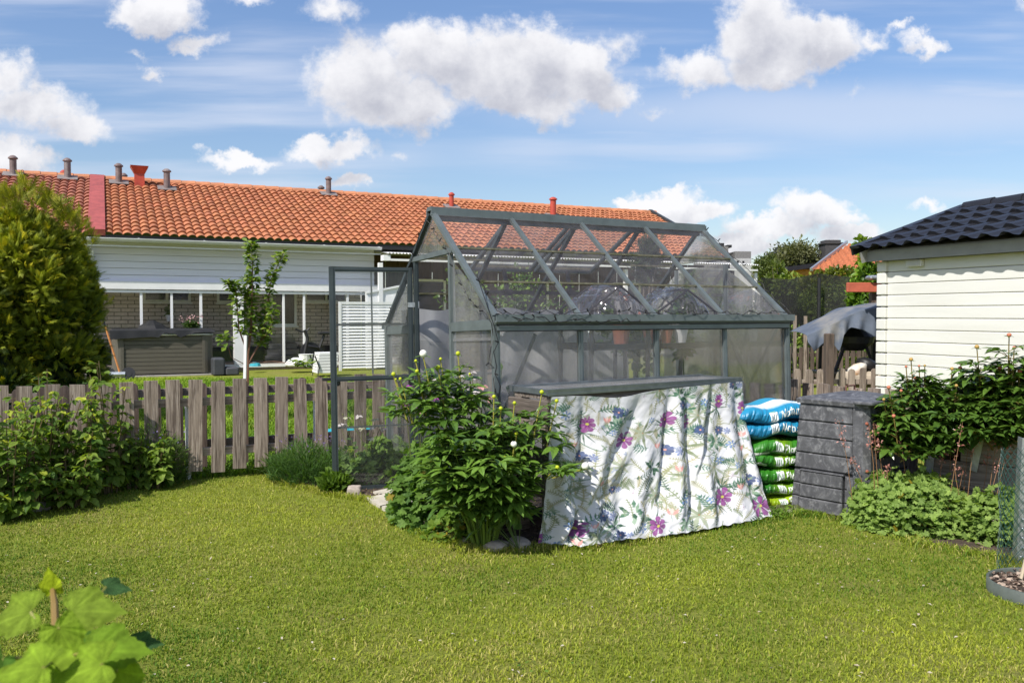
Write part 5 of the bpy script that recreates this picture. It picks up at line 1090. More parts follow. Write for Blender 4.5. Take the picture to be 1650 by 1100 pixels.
    for (x, y, r, k) in ((905, 664, 9, 1), (978, 662, 10, 0), (1032, 682, 6, 1), (1118, 654, 8, 1), (930, 735, 9, 0), (1060, 733, 10, 0), (1145, 702, 8, 0), (1145, 750, 8, 1), (1090, 807, 10, 1), (1200, 778, 10, 0), (965, 828, 10, 0), (905, 840, 8, 1), (1030, 848, 9, 1), (1172, 624, 9, 0), (980, 790, 7, 0), (1130, 806, 6, 1), (1162, 724, 8, 1), (1172, 756, 6, 1), (970, 696, 6, 1), (1080, 658, 8, 0), (896, 872, 8, 1), (1075, 864, 8, 0), (1055, 788, 6, 1), (1180, 845, 7, 1), (1000, 858, 7, 0), (1222, 838, 6, 1), (1108, 700, 8, 0), (955, 625, 6, 1)):
        c = p(x, y); s = r * S * .95
        C.flower(c, s, 8 if not k else 6, BL if not k else LB, (.75, .35, .25) if not k else (.75, .72, .45), .6 if not k else .42, rr.uniform(0, 1))
        if not k: C.flower((c[0] + s * 1.6, c[1] + s * .3), s * .75, 7, (.2, .25, .42), (.3, .3, .45), .5, .3)
    # magenta flowers
    MGN = (.27, .075, .25)
    for (x, y, r, sq) in ((937, 682, 14, .8), (992, 711, 14, 1), (1058, 683, 14, 1), (1090, 688, 12, .4), (1145, 653, 12, .45), (1189, 665, 13, .45), (931, 850, 13, 1), (1055, 845, 13, 1), (1155, 803, 14, 1), (1222, 815, 15, 1.2), (872, 862, 8, .5)):
        C.flower(p(x, y), r * S * .98, 7, MGN, (.50, .48, .10), .6, rr.uniform(0, 1), sq, (.12, .01, .12))
    for (x, y) in ((950, 690), (1008, 796), (1185, 815), (1020, 640), (1110, 745), (1165, 772)): C.flower(p(x, y), 10, 5, (.62, .58, .64), (.4, .3, .35), .5)
    for _ in range(70):
        c = (rr.uniform(0, W_), rr.uniform(0, H_)); cc = rr.choice(((.22, .30, .20), (.30, .35, .26), (.34, .38, .46), (.26, .33, .24)))
        for i in range(5): C.leaf(c, rr.uniform(0, 6.28), rr.uniform(7, 14), 4, cc, .7)
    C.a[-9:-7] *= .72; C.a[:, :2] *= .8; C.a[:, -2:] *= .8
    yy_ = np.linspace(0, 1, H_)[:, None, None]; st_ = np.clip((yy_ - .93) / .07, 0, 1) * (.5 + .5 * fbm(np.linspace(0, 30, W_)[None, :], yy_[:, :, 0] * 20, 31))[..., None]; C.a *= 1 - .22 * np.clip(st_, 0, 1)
    return C.a
def cloth():
    art = floral(); H_, W_ = art.shape[:2]; nu, nv = W_, H_
    u, v = np.meshgrid(np.linspace(0, 1, nu), np.linspace(0, 1, nv))
    # hem points on the ground (from the photograph), top edge along the front of the table
    hem = [(868, 879), (900, 882), (935, 885), (990, 877), (1060, 869), (1110, 862), (1150, 854), (1200, 846), (1247, 836)]
    hu = [sheet_quad(x, y)[0] for x, y in hem]; hp = [gnd(x, y, .005) for x, y in hem]
    bx = np.interp(u, hu, [q.x for q in hp]); by = np.interp(u, hu, [q.y for q in hp])
    s = u * (TL + .06) - .01; tx = TFL.x + TD.x * s + TN.x * -.025; ty = TFL.y + TD.y * s + TN.y * -.025
    tz = TZ - .056 - .03 * np.exp(-((u - .3) / .13) ** 2) + .012 * np.clip((u - .55) * 3, 0, 1) + np.where(u > .93, -.03 * ((u - .93) / .07) ** 3, 0)
    # height profile along v, the last part lies out on the grass
    w = np.clip(v / .965, 0, 1); z = tz * (1 - w) + .012; e = w ** 1.7
    x = tx + (bx - tx) * e; y = ty + (by - ty) * e
    # folds that drop from the top and drift sideways
    F = np.zeros_like(u); 
    for (u0, k, wd, am, v0, v1) in ((.14, .02, .018, -.035, 0, 1), (.20, .03, .03, .03, 0, 1), (.34, -.24, .055, .045, .0, .95), (.41, -.30, .035, -.055, .05, .95), (.28, .0, .04, .025, 0, .6), (.56, -.05, .02, -.05, 0, .8), (.60, -.02, .028, .055, 0, .9), (.645, .02, .016, -.05, .1, 1),
                                 (.68, .06, .024, .035, 0, 1), (.76, -.12, .022, .05, 0, 1), (.79, -.16, .018, -.055, 0, 1), (.86, .02, .035, .03, 0, 1), (.92, .03, .02, -.03, 0, 1), (.48, -.1, .045, .03, .3, 1), (.05, .03, .03, .03, 0, 1), (.09, .06, .02, -.04, .35, 1), (.25, .12, .03, -.025, .5, 1)):
        c = u0 + k * v; en = np.clip((v - v0) / .18 + .25, 0, 1) * np.clip((v1 - v) / .1 + .35, 0, 1); F += am * en * np.exp(-((u - c) / wd) ** 2)
    F += .03 * np.exp(-(((v - .55 + 1.6 * (u - .25)) / .09) ** 2)) * np.exp(-((u - .25) / .16) ** 2) + .008 * fbm(u * 5 + 2 * v, v * 12, 77, 3) * np.clip(v * 2, 0, 1); F += .008 * np.sin(u * 58 + 4 * v) * (.35 + .65 * v) + .007 * fbm(u * 14, v * 10, 6) + .004 * fbm(u * 40, v * 30, 9, 3) + .0022 * fbm(u * 95 + 20 * v, v * 60, 19, 2)
    amp = .72 * (.5 + .75 * np.clip(v * 1.4, 0, 1)) * np.clip((1.02 - v) * 8, .25, 1)
    lift = np.clip((v - .82) / .18, 0, 1)
    x = x - TN.x * F * amp; y = y - TN.y * F * amp; x = x + TD.x * .012 * fbm(u * 9, v * 8, 12) * v; y = y + TD.y * .012 * fbm(u * 9, v * 8, 12) * v
    z = z + lift * (.014 * np.abs(fbm(u * 22, v * 18, 15)) + .012 * np.sin(u * 70) ** 2) * (1 - .4 * v) + .006
    # the right end turns round the table corner
    k = np.clip((u - .955) / .045, 0, 1) * (1 - .85 * v); x = x + TN.x * .12 * k ** 2; y = y + TN.y * .12 * k ** 2
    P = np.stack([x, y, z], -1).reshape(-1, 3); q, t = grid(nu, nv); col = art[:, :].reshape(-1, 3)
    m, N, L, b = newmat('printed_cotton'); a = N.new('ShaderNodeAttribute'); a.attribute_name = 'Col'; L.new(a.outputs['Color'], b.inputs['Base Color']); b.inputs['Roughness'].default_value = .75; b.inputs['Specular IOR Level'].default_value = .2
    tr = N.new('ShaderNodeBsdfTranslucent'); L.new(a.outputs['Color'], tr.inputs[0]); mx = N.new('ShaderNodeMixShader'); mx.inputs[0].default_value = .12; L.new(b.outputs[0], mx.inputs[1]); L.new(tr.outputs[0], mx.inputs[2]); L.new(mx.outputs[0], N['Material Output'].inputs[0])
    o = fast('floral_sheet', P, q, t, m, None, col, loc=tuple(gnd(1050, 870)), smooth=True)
    tag(o, 'white cotton sheet printed with magenta and blue flowers hanging from the table to the grass', 'sheet')
cloth()
# ------------------------------------------------------------------ bags of soil
GLY = {  # hand lettered strokes in a unit box, (x, y) with y up
 'N': [[(0, 0), (.08, .9)], [(.08, .9), (.45, .05)], [(.45, .05), (.55, 1)]], 'a': [[(.42, .5), (.2, .58), (.05, .35), (.1, .08), (.3, .05), (.42, .3), (.44, .55)], [(.42, .3), (.5, 0)]],
 't': [[(.2, .9), (.18, .2), (.3, .02), (.4, .08)], [(.02, .6), (.4, .62)]], 'u': [[(.05, .55), (.06, .15), (.2, .02), (.38, .2), (.42, .56)], [(.4, .3), (.5, 0)]], 'r': [[(.08, .55), (.1, 0)], [(.1, .35), (.22, .55), (.38, .55)]],
 'g': [[(.42, .5), (.2, .56), (.06, .32), (.2, .08), (.4, .3), (.44, .55)], [(.43, .5), (.4, -.25), (.15, -.35)]], 'P': [[(.05, 0), (.12, 1)], [(.02, .85), (.4, 1), (.5, .72), (.3, .48), (.1, .45)]], 'l': [[(.12, 1), (.08, .1), (.2, 0)]], 'n': [[(.05, .55), (.07, 0)], [(.07, .35), (.25, .58), (.4, .4), (.42, 0)]],
 'e': [[(.08, .3), (.4, .35), (.35, .55), (.15, .5), (.06, .25), (.2, .02), (.42, .1)]],
}
ADV = {'N': .66, 'a': .56, 't': .46, 'u': .58, 'r': .44, 'g': .56, 'P': .56, 'l': .28, 'n': .52, 'e': .5}
def bag(i, ctr, rz, w, d, h, kind, label, sq):
    nu, nv = 480, 160; C = Canvas(nu, nv, (0, 0, 0)); r = random.Random(i * 7 + 3); Y, X = np.mgrid[0:nv, 0:nu]; xx = X / nu; yy = Y / nv
    f = fbm(xx * 7, yy * 3, i, 4)[..., None]
    if kind == 'blue':
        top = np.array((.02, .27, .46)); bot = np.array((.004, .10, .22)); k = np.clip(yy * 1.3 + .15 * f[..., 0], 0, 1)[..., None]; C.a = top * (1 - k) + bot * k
        k = np.clip((.24 - yy + .04 * f[..., 0]) * 8, 0, 1)[..., None] * (1 if i == 0 else 0); C.a = C.a * (1 - k) + np.array((.72, .76, .78)) * k  # pale top-lit highlight painted into the upper side of the topmost bag
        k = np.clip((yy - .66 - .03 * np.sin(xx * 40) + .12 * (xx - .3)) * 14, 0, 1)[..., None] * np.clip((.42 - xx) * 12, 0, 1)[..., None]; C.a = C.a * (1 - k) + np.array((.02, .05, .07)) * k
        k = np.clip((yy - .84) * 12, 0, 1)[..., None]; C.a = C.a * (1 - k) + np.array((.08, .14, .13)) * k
    else:
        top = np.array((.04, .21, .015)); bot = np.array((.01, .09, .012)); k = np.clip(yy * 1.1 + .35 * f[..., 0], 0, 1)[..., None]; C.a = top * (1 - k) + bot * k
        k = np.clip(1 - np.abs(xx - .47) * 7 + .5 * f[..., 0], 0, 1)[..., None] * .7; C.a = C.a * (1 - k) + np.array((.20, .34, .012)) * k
        if i == 6: C.a = C.a * .3 + np.array((.34, .46, .01)) * .7
        x0 = .08 + .02 * (i % 3); C.seg((x0 * nu, .55 * nv), ((x0 + .17) * nu, .72 * nv), 9, 14, (.70, .72, .66), .95 if i in (2, 3) else 0); C.seg((x0 * nu - 8, .78 * nv), ((x0 + .18) * nu, .95 * nv), 5, 9, (.03, .05, .02), .9)
    def mk(x, y): return (x * nu, y * nv)
    if kind == 'blue': lx = .385; tx0 = .475; fs = 40
    else: lx = .41; tx0 = .485; fs = 36
    for j in range(9): C.seg(mk(lx - .038 + j * .0095, .36), mk(lx - .030 + j * .0095, .60), 3.2, 3.2, (.74, .77, .76), .97)
    for j in range(3): C.seg(mk(lx - .026 + j * .026, .42), mk(lx - .022 + j * .026, .55), 2.4, 2.4, (.12, .2, .24) if kind == 'blue' else (.1, .25, .08), .9)
    C.seg(mk(lx - .04, .33), mk(lx + .03, .31), 2, 1.2, (.3, .45, .2), .9)
    for j in range(3): C.seg(mk(tx0 + .01, .72 + j * .035), mk(tx0 + .20 + .03 * (j % 2), .715 + j * .035), .8, .8, (.5, .58, .5), .45)
    word = 'Natur' if kind == 'blue' else 'Plant'; cx = tx0 * nu; by = .60 * nv
    for ch in word + ('g' if kind == 'blue' else ''):
        for st in GLY[ch]: C.line([(cx + x * fs, by - y * fs * .95 - (cx - tx0 * nu) * .06) for x, y in st], 2.3, (.76, .8, .76), .97)
        cx += ADV[ch] * fs
    # pillow surface: u around the front half (v from the top middle, over the front bulge, to the bottom middle)
    U, V_ = np.meshgrid(np.linspace(-1, 1, nu), np.linspace(0, 1, nv)); pin = (1 - np.abs(U) ** 5) ** .5; sag = .012 * np.sin(U * 3 + i) + .01 * np.sin(U * 7 + 2 * i)
    th = np.pi / 2 - np.pi * V_; cz = np.sign(np.sin(th)) * np.abs(np.sin(th)) ** .8; cy = np.abs(np.cos(th)) ** .55
    wr = .005 * fbm(U * 5, V_ * 5, 40 + i, 4) + .0034 * fbm(U * 26 + 8 * V_, V_ * 4, 60 + i, 3)
    x = U * w / 2; y = -(d / 2) * cy * (.86 + .14 * pin) - wr * 1.4; z = cz * (h / 2) * (.25 + .75 * pin) + sag + wr * .8
    yb = np.where(cy < .3, y * 1.0, y)
    q, t = grid(nu, nv); P = np.stack([x, yb, z], -1).reshape(-1, 3); C2 = C.a.reshape(-1, 3)
    # back half, coarse
    nu2, nv2 = 40, 16; U2, V2 = np.meshgrid(np.linspace(1, -1, nu2), np.linspace(0, 1, nv2)); pin2 = (1 - np.abs(U2) ** 5) ** .5; th = np.pi / 2 - np.pi * V2
    P2 = np.stack([U2 * w / 2, (d / 2) * np.abs(np.cos(th)) ** .55, np.sign(np.sin(th)) * np.abs(np.sin(th)) ** .8 * (h / 2) * (.25 + .75 * pin2) + .012 * np.sin(U2 * 3 + i) + .01 * np.sin(U2 * 7 + 2 * i)], -1).reshape(-1, 3); q2, t2 = grid(nu2, nv2)
    c0 = C.a[0, 0] * 0 + (np.array((.03, .3, .5)) if kind == 'blue' else np.array((.03, .25, .02)))
    P = np.concatenate([P, P2]); q = np.concatenate([q, q2 + nu * nv]); t = np.concatenate([t, t2]); C2 = np.concatenate([C2, np.tile(c0, (len(P2), 1))])
    if 'bag' not in M: M['bag'] = vcol('printed_plastic', .36, .5, (38, .6, .005))
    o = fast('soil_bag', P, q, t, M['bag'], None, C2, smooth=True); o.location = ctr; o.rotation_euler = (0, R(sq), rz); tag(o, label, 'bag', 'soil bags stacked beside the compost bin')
bl = ['topmost blue soil bag of the stack, pale on its upper side', 'second blue soil bag, lying under the topmost blue one', 'green soil bag directly under the two blue bags, highest of the green ones', 'second green soil bag from the top of the green ones', 'third green soil bag from the top, in the middle of the green ones', 'fourth green soil bag, resting on the yellowish bottom bag', 'yellow green soil bag at the very bottom of the stack']
zc = [.655, .545, .43, .325, .22, .118, .045]; zz = [at(1245, y, 5.55).z for y in (669, 694, 725, 744, 767, 787, 806)]
for i in range(7):
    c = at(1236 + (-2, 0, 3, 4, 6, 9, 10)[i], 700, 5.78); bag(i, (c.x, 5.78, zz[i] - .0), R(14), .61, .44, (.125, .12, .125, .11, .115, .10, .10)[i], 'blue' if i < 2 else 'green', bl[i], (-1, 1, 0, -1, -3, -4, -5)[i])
# turquoise bags beyond the front fence
for i, (px, py, Y, w, h) in enumerate(((548, 702, 8.0, .36, .16), (585, 704, 8.2, .5, .17), (610, 690, 8.1, .1, .22))):
    c = at(px, py, Y); mb = MB(); nu, nv = 36, 14; U, V_ = np.meshgrid(np.linspace(0, 2 * np.pi, nu), np.linspace(-1, 1, nv)); rr_ = (1 - np.abs(V_) ** 3) ** .5; nz = 1 + .12 * fbm(U * 2, V_ * 3, i + 3)
    P = np.stack([w / 2 * rr_ * np.cos(U) * nz, .15 * rr_ * np.sin(U) * nz, h / 2 * V_ * nz], -1).reshape(-1, 3); q, t = grid(nu, nv); o = fast('garden_bag', P, q, t, plain('turquoise_plastic', (.02, .30, .38), .35, 0, .3, 14, .5, .01), smooth=True); o.location = c
    tag(o, ('turquoise plastic bag lying behind the fence left of the greenhouse door', 'larger turquoise bag behind the fence seen through the door pane', 'small upright turquoise bag tip behind the fence seen through the door pane')[i], 'bag')
# ------------------------------------------------------------------ compost bin
def composter():
    C0 = gnd(1399, 843); root = empty('compost_bin', (C0.x, C0.y, 0), 0, 'charcoal plastic compost bin with ribbed panels, moulded corner and shallow lid', 'compost bin')
    m, N, L, b = newmat('streaky_grey_plastic'); t = tex(N, L, 'noise', 8, stretch=(1, 1, .6), detail=9, rough=.7); t.inputs['Distortion'].default_value = 2.2; t3 = tex(N, L, 'noise', 28, detail=6); w = tex(N, L, 'noise', 3, detail=3); 
    c = rampn(N, L, t.outputs['Fac'], [(.3, (.045, .046, .050)), (.5, (.075, .076, .082)), (.7, (.17, .172, .18))]); c = mixn(N, L, rampn(N, L, t3.outputs['Fac'], [(.55, (0, 0, 0)), (.68, (.55, .55, .55))]), c, (.25, .25, .255)); L.new(c, b.inputs['Base Color']); b.inputs['Roughness'].default_value = .55; bump(N, L, b, t3.outputs['Fac'], .35, .006); M['bin'] = m
    dl = Vector((-.66, .75, 0)).normalized(); dr_ = Vector((.75, .66, 0)).normalized() * 1.16; H = .70; Wb = .52
    tap = .07
    def pt(face, s, z, out=0.0):     # s from the front corner along the face, tapering upward
        d = dl if face == 0 else dr_; o = dr_ if face == 0 else dl; k = z / H; inset = tap * .5 * k
        ss = inset + s * (Wb - 2 * inset) / Wb
        return d * ss + o * (inset - out) + Vector((0, 0, z))
    core = MB(); q = [pt(0, 0, 0, -.012), pt(0, Wb, 0, -.012), dl * Wb + dr_ * Wb, pt(1, Wb, 0, -.012)]; q2 = [pt(0, 0, H, -.012) , pt(0, Wb, H, -.012), (dl + dr_) * (Wb - tap / 2) + Vector((0, 0, H)), pt(1, Wb, H, -.012)]
    q[0] = (dl + dr_) * .014; q2[0] = (dl + dr_) * (tap / 2 + .014) + Vector((0, 0, H)); core.add(q + q2, [(0, 1, 5, 4), (1, 2, 6, 5), (2, 3, 7, 6), (3, 0, 4, 7), (3, 2, 1, 0), (4, 5, 6, 7)]); core.build('inner_wall', M['black'], root, local=True)
    def panel(face, s0, s1, z0, z1, out, th=.03):
        mb = MB(); g_ = .0035; k = .006
        a = [pt(face, s0 + k, z0 + k, out), pt(face, s1 - k, z0 + k, out), pt(face, s1 - k, z1 - k, out), pt(face, s0 + k, z1 - k, out)]; b_ = [pt(face, s0, z0, out - k), pt(face, s1, z0, out - k), pt(face, s1, z1, out - k), pt(face, s0, z1, out - k)]; c_ = [pt(face, s0, z0, out - th), pt(face, s1, z0, out - th), pt(face, s1, z1, out - th), pt(face, s0, z1, out - th)]
        fs = [(0, 1, 2, 3)] + [(i + 4, (i + 1) % 4 + 4, (i + 1) % 4, i) for i in range(4)] + [(i + 8, (i + 1) % 4 + 8, (i + 1) % 4 + 4, i + 4) for i in range(4)]
        if face == 0: fs = [f[::-1] for f in fs]
        mb.add(a + b_ + c_, fs); mb.build('panel', M['bin'], root, local=True)
    for face in (0, 1):
        # upper boards
        zt = [.275, .378, .481, .584, H - .004]
        for i in range(4): panel(face, .105, Wb, zt[i] + .003, zt[i + 1] - .003, 0); 
        # lower hatch with three boards and side frame pieces
        a, b2 = .165, Wb - .06
        for i in range(3): panel(face, a, b2, .012 + i * .085, .012 + (i + 1) * .085 - .005, .014, .04)
        panel(face, a - .008, b2 + .008, .262, .272, .018, .04)
        for i in range(3): panel(face, .105, a - .008, .012 + i * .085, .012 + (i + 1) * .085 - .005, .0); panel(face, b2 + .008, Wb, .012 + i * .085, .012 + (i + 1) * .085 - .005, .0)
    # corner post: chamfered column, wider foot
    cp = MB()
    for z0, z1, k, o in ((.262, H - .002, .10, .004), (.004, .262, .13, .016)):
        ring = lambda z: [pt(0, k, z, o), pt(0, .03, z, o), pt(1, .03, z, o), pt(1, k, z, o), pt(1, k, z, -.03), pt(0, k, z, -.03)]
        cp.add(ring(z0) + ring(z1), [(i, (i + 1) % 6, (i + 1) % 6 + 6, i + 6) for i in range(6)] + [(6, 7, 8, 9, 10, 11)])
    cp.build('corner_post', M['bin'], root, local=True)
    for s, z in ((.03, .60), (.03, .31)):
        mb = MB(); p_ = pt(0, .03, z, .006) * .5 + pt(1, .03, z, .006) * .5; dd_ = -(dl + dr_).normalized(); rot = dd_.to_track_quat('Z', 'Y').to_matrix(); mb.lathe(p_ , [(.010, -.004), (.010, .004), (.006, .008)], 10, m=rot); mb.build('screw_cap', plain('rusty_cap', (.3, .09, .05), .6), root, local=True)
    # lid
    def cr(o, z, k=0): a = tap / 2 - o; return [(dl + dr_) * a + Vector((0, 0, z)), dl * (Wb - a) + dr_ * a + Vector((0, 0, z)), (dl + dr_) * (Wb - a) + Vector((0, 0, z)), dr_ * (Wb - a) + dl * a + Vector((0, 0, z))]
    ld = MB(); r0 = cr(.012, H - .004); r1 = cr(.016, H + .022); r2 = cr(-.004, H + .036); r3 = cr(-.17, H + .068); v = r0 + r1 + r2 + r3; fs = [(k * 4 + (i + 1) % 4, k * 4 + i, k * 4 + 4 + i, k * 4 + 4 + (i + 1) % 4) for k in range(3) for i in range(4)] + [(15, 14, 13, 12), (0, 1, 2, 3)]
    ld.add(v, fs); ld.box((dl + dr_) * .045 + dr_ * .02 + Vector((0, 0, H + .026)), (.16, .12, .022), rz=math.atan2(dr_.y, dr_.x), bev=.006); ld.build('lid', M['bin'], root, local=True)
    mb = MB(); p_ = (dl + dr_) * .3 + Vector((0, 0, H + .07)); mb.tube([p_ - dr_ * .05, p_ - dr_ * .05 + Vector((0, 0, .03)), p_ + dr_ * .05 + Vector((0, 0, .03)), p_ + dr_ * .05], .006, 6); mb.build('handle', plain('rusty_handle', (.16, .07, .05), .6), root, local=True)
composter()
# ------------------------------------------------------------------ raised planter box
PS = Vector((2.66, 5.42, 0)); PD = Vector((.70, -.714, 0)).normalized(); PNn = Vector((PD.y, -PD.x, 0)) * -1
if PNn.y < 0: PNn = -PNn
def planter():
    root = empty('raised_planter', PS, math.atan2(PD.y, PD.x), 'weathered raised bed of grey boards holding the pink budded peonies', 'planter'); B = lambda mb, n, m: mb.build(n, m, root, local=True)
    hs = [(.0, .17), (.175, .345), (.35, .52)]
    for i, (a, b) in enumerate(hs): mb = MB(); mb.box((.75 + (.16 if i == 2 else 0), .02, (a + b) / 2), (1.5 - (.1 if i == 2 else 0), .03, b - a), bev=.004); B(mb, 'side_board', M['planter'])
    for i, (a, b) in enumerate(hs[:2]): mb = MB(); mb.box((.0, .4, (a + b) / 2), (.03, .72, b - a), bev=.004); B(mb, 'end_board', M['planter'])
    for i, (a, b) in enumerate(hs): mb = MB(); mb.box((1.52, .4, (a + b) / 2), (.03, .72, b - a), bev=.004); B(mb, 'end_board', M['planter']); mb = MB(); mb.box((.75, .79, (a + b) / 2), (1.5, .03, b - a), bev=.004); B(mb, 'side_board', M['planter'])
    mb = MB(); mb.box((.75, .45, .42), (1.45, .8, .04)); B(mb, 'soil', M['soil'])
    for x, z0, z1, tl in ((.02, .16, .36, -.08), (.29, .30, .56, -.18)):
        mb = MB(); mb.bar((x, -.012, z0), (x + tl * -.25, -.012, z1), .045, .006, up=(0, 1, 0))
        for k in range(4): z = z0 + (k + .5) * (z1 - z0) / 4; mb.box((x + .005, -.018, z), (.012, .006, .012))
        B(mb, 'steel_strip', M['steel'])
planter()
# ------------------------------------------------------------------ wire netting guard, steel angle and sunken ring at the right edge
def wire_guard():
    c = at(1652, 900, 4.12); c.z = 0; root = empty('wire_guard', c, 0, 'roll of green chicken wire standing at the right edge of the lawn', 'wire netting'); mb = MB(); rad = .115; h = .60; n = 22; rows = 26; 
    def pt(i, k): t = 2 * math.pi * (i + .5 * (k % 2)) / n; r_ = rad * (1 + .05 * math.sin(5 * t + k * .4)); return c + Vector((r_ * math.cos(t), r_ * math.sin(t), k * h / rows))
    for k in range(rows):
        for i in range(n):
            for j in ((0, -1) if k % 2 == 0 else (0, 1)): mb.bar(pt(i, k), pt(i + j, k + 1), .0016, .0016)
    mb.build('mesh', plain('green_wire', (.015, .06, .05), .5), root)
wire_guard()
c = at(1648, 940, 4.28); mb = MB(); mb.box((0, 0, .32), (.062, .004, .64)); mb.box((-.03, .03, .32), (.004, .06, .64))
for k in range(13): mb.box((0, -.005, .03 + k * .048), (.03, .006, .014), bev=.002)
o = mb.build('steel_angle', M['steel']); o.location = (c.x, 4.28, 0); o.rotation_euler = (0, R(1.5), R(-12)); tag(o, 'upright perforated galvanised steel angle inside the wire netting', 'steel angle')
c = gnd(1684, 958); n = 28; mb = MB(); mb.lathe((0, 0, 0), [(.235, -.02), (.235, .055), (.228, .058), (.222, .052), (.222, .0)], 30, cap=False); o = mb.build('edging_ring', plain('grey_green_ring', (.085, .10, .085), .5, 0, .3, 8, .4, .01, dirt=(.16, .17, .14)), smooth=True); o.location = (c.x, c.y, 0); tag(o, 'grey plastic ring holding soil, sunk in the lawn at the right edge', 'edging ring')
mb = MB(); mb.lathe((0, 0, 0), [(.221, .03), (.12, .045), (.01, .05)], 24, cap=False); o = mb.build('ring_soil', M['soil'], smooth=True); o.location = (c.x, c.y, 0); o['kind'] = 'structure'
n = 500; a = RNG.uniform(0, 6.28, n); r_ = .21 * RNG.uniform(0, 1, n) ** .5; P = np.stack([c.x + r_ * np.cos(a), c.y + r_ * np.sin(a), .046 + RNG.uniform(0, .012, n)], 1)
o = leafobj('bark_chips', [scatter(P, rdir(n, 0) * (1, 1, .2), rdir(n, 1.2), RNG.uniform(.01, .035, n), 'small', cols(n, (.08, .045, .03), (.42, .33, .25)))], M['stem']); o['kind'] = 'stuff'
mb = MB(); e = at(1652, 905, 3.85); s = at(1634, 978, 3.85); mb.tube([s, e + (e - s) * .5], .008, 6, col=(.5, .42, .3)); o = mb.build('garden_cane', M['stem'], usecol=True); tag(o, 'thin pale wooden cane leaning over the soil ring', 'cane')
# ------------------------------------------------------------------ slabs and stones
def stone(px, py, s, label, seed, flat=.6, name='edging_stone', cat='stone', box=False):
    c = gnd(px, py); nu, nv = 16, 10; U, V_ = np.meshgrid(np.linspace(0, 2 * np.pi, nu), np.linspace(-np.pi / 2, np.pi / 2, nv)); r_ = np.random.default_rng(seed); e = .45 if box else .8
    X = np.sign(np.cos(U)) * np.abs(np.cos(U)) ** e * np.cos(V_) ** e; Y_ = np.sign(np.sin(U)) * np.abs(np.sin(U)) ** e * np.cos(V_) ** e; Z = np.sign(np.sin(V_)) * np.abs(np.sin(V_)) ** e; nz = 1 + .16 * fbm(X * 2 + seed, Y_ * 2 + Z * 2, seed, 3)
    P = np.stack([X * s * nz, Y_ * s * .8 * nz, (Z * nz + .75) * s * flat], -1).reshape(-1, 3); q, t = grid(nu, nv); o = fast(name, P, q, t, M['stone'], smooth=True); o.location = (c.x, c.y, -.01); o.rotation_euler = (0, 0, seed); tag(o, label, cat); return o
stone(571, 797, .05, 'square granite block at the foot of the open greenhouse door', 0, .85, box=True)
for i, (px, py, s, lb) in enumerate(((662, 836, .048, 'upright pale stone at the left edge of the flower bed'), (690, 845, .05, 'flat reddish stone just right of the upright pale stone'), (748, 872, .045, 'small pale stone half in the grass in front of the peony stems'), (800, 884, .075, 'long flat edging stone below the peony stems'), (836, 880, .08, 'grey wedge shaped stone between the peony and the cloth'), (8, 832, .1, 'grey stone at the far left edge of the lawn'), (60, 822, .08, 'second stone from the left edge, under the raspberry leaves'), (1272, 826, .05, 'brown stone left of the compost bin foot'))): stone(px, py, s, lb, i + 1, .42)
for i, q4 in enumerate((((588, 806), (640, 796), (668, 806), (612, 820)), ((600, 797), (640, 788), (690, 794), (655, 804)), ((614, 822), (668, 808), (690, 822), (640, 832)))):
    pts = [gnd(x, y) for x, y in q4]; cc = sum(pts, Vector()) / 4; mb = MB(); mb.prism([p + (cc - p) * .03 for p in pts], (0, 0, .022 + .003 * i)); o = mb.build('paving_slab', M['slab'], loc=(cc.x, cc.y, 0)); tag(o, ('pale paving slab beside the granite block under the door', 'rear paving slab at the greenhouse doorway', 'broken edged paving slab nearest the flower bed')[i], 'slab')
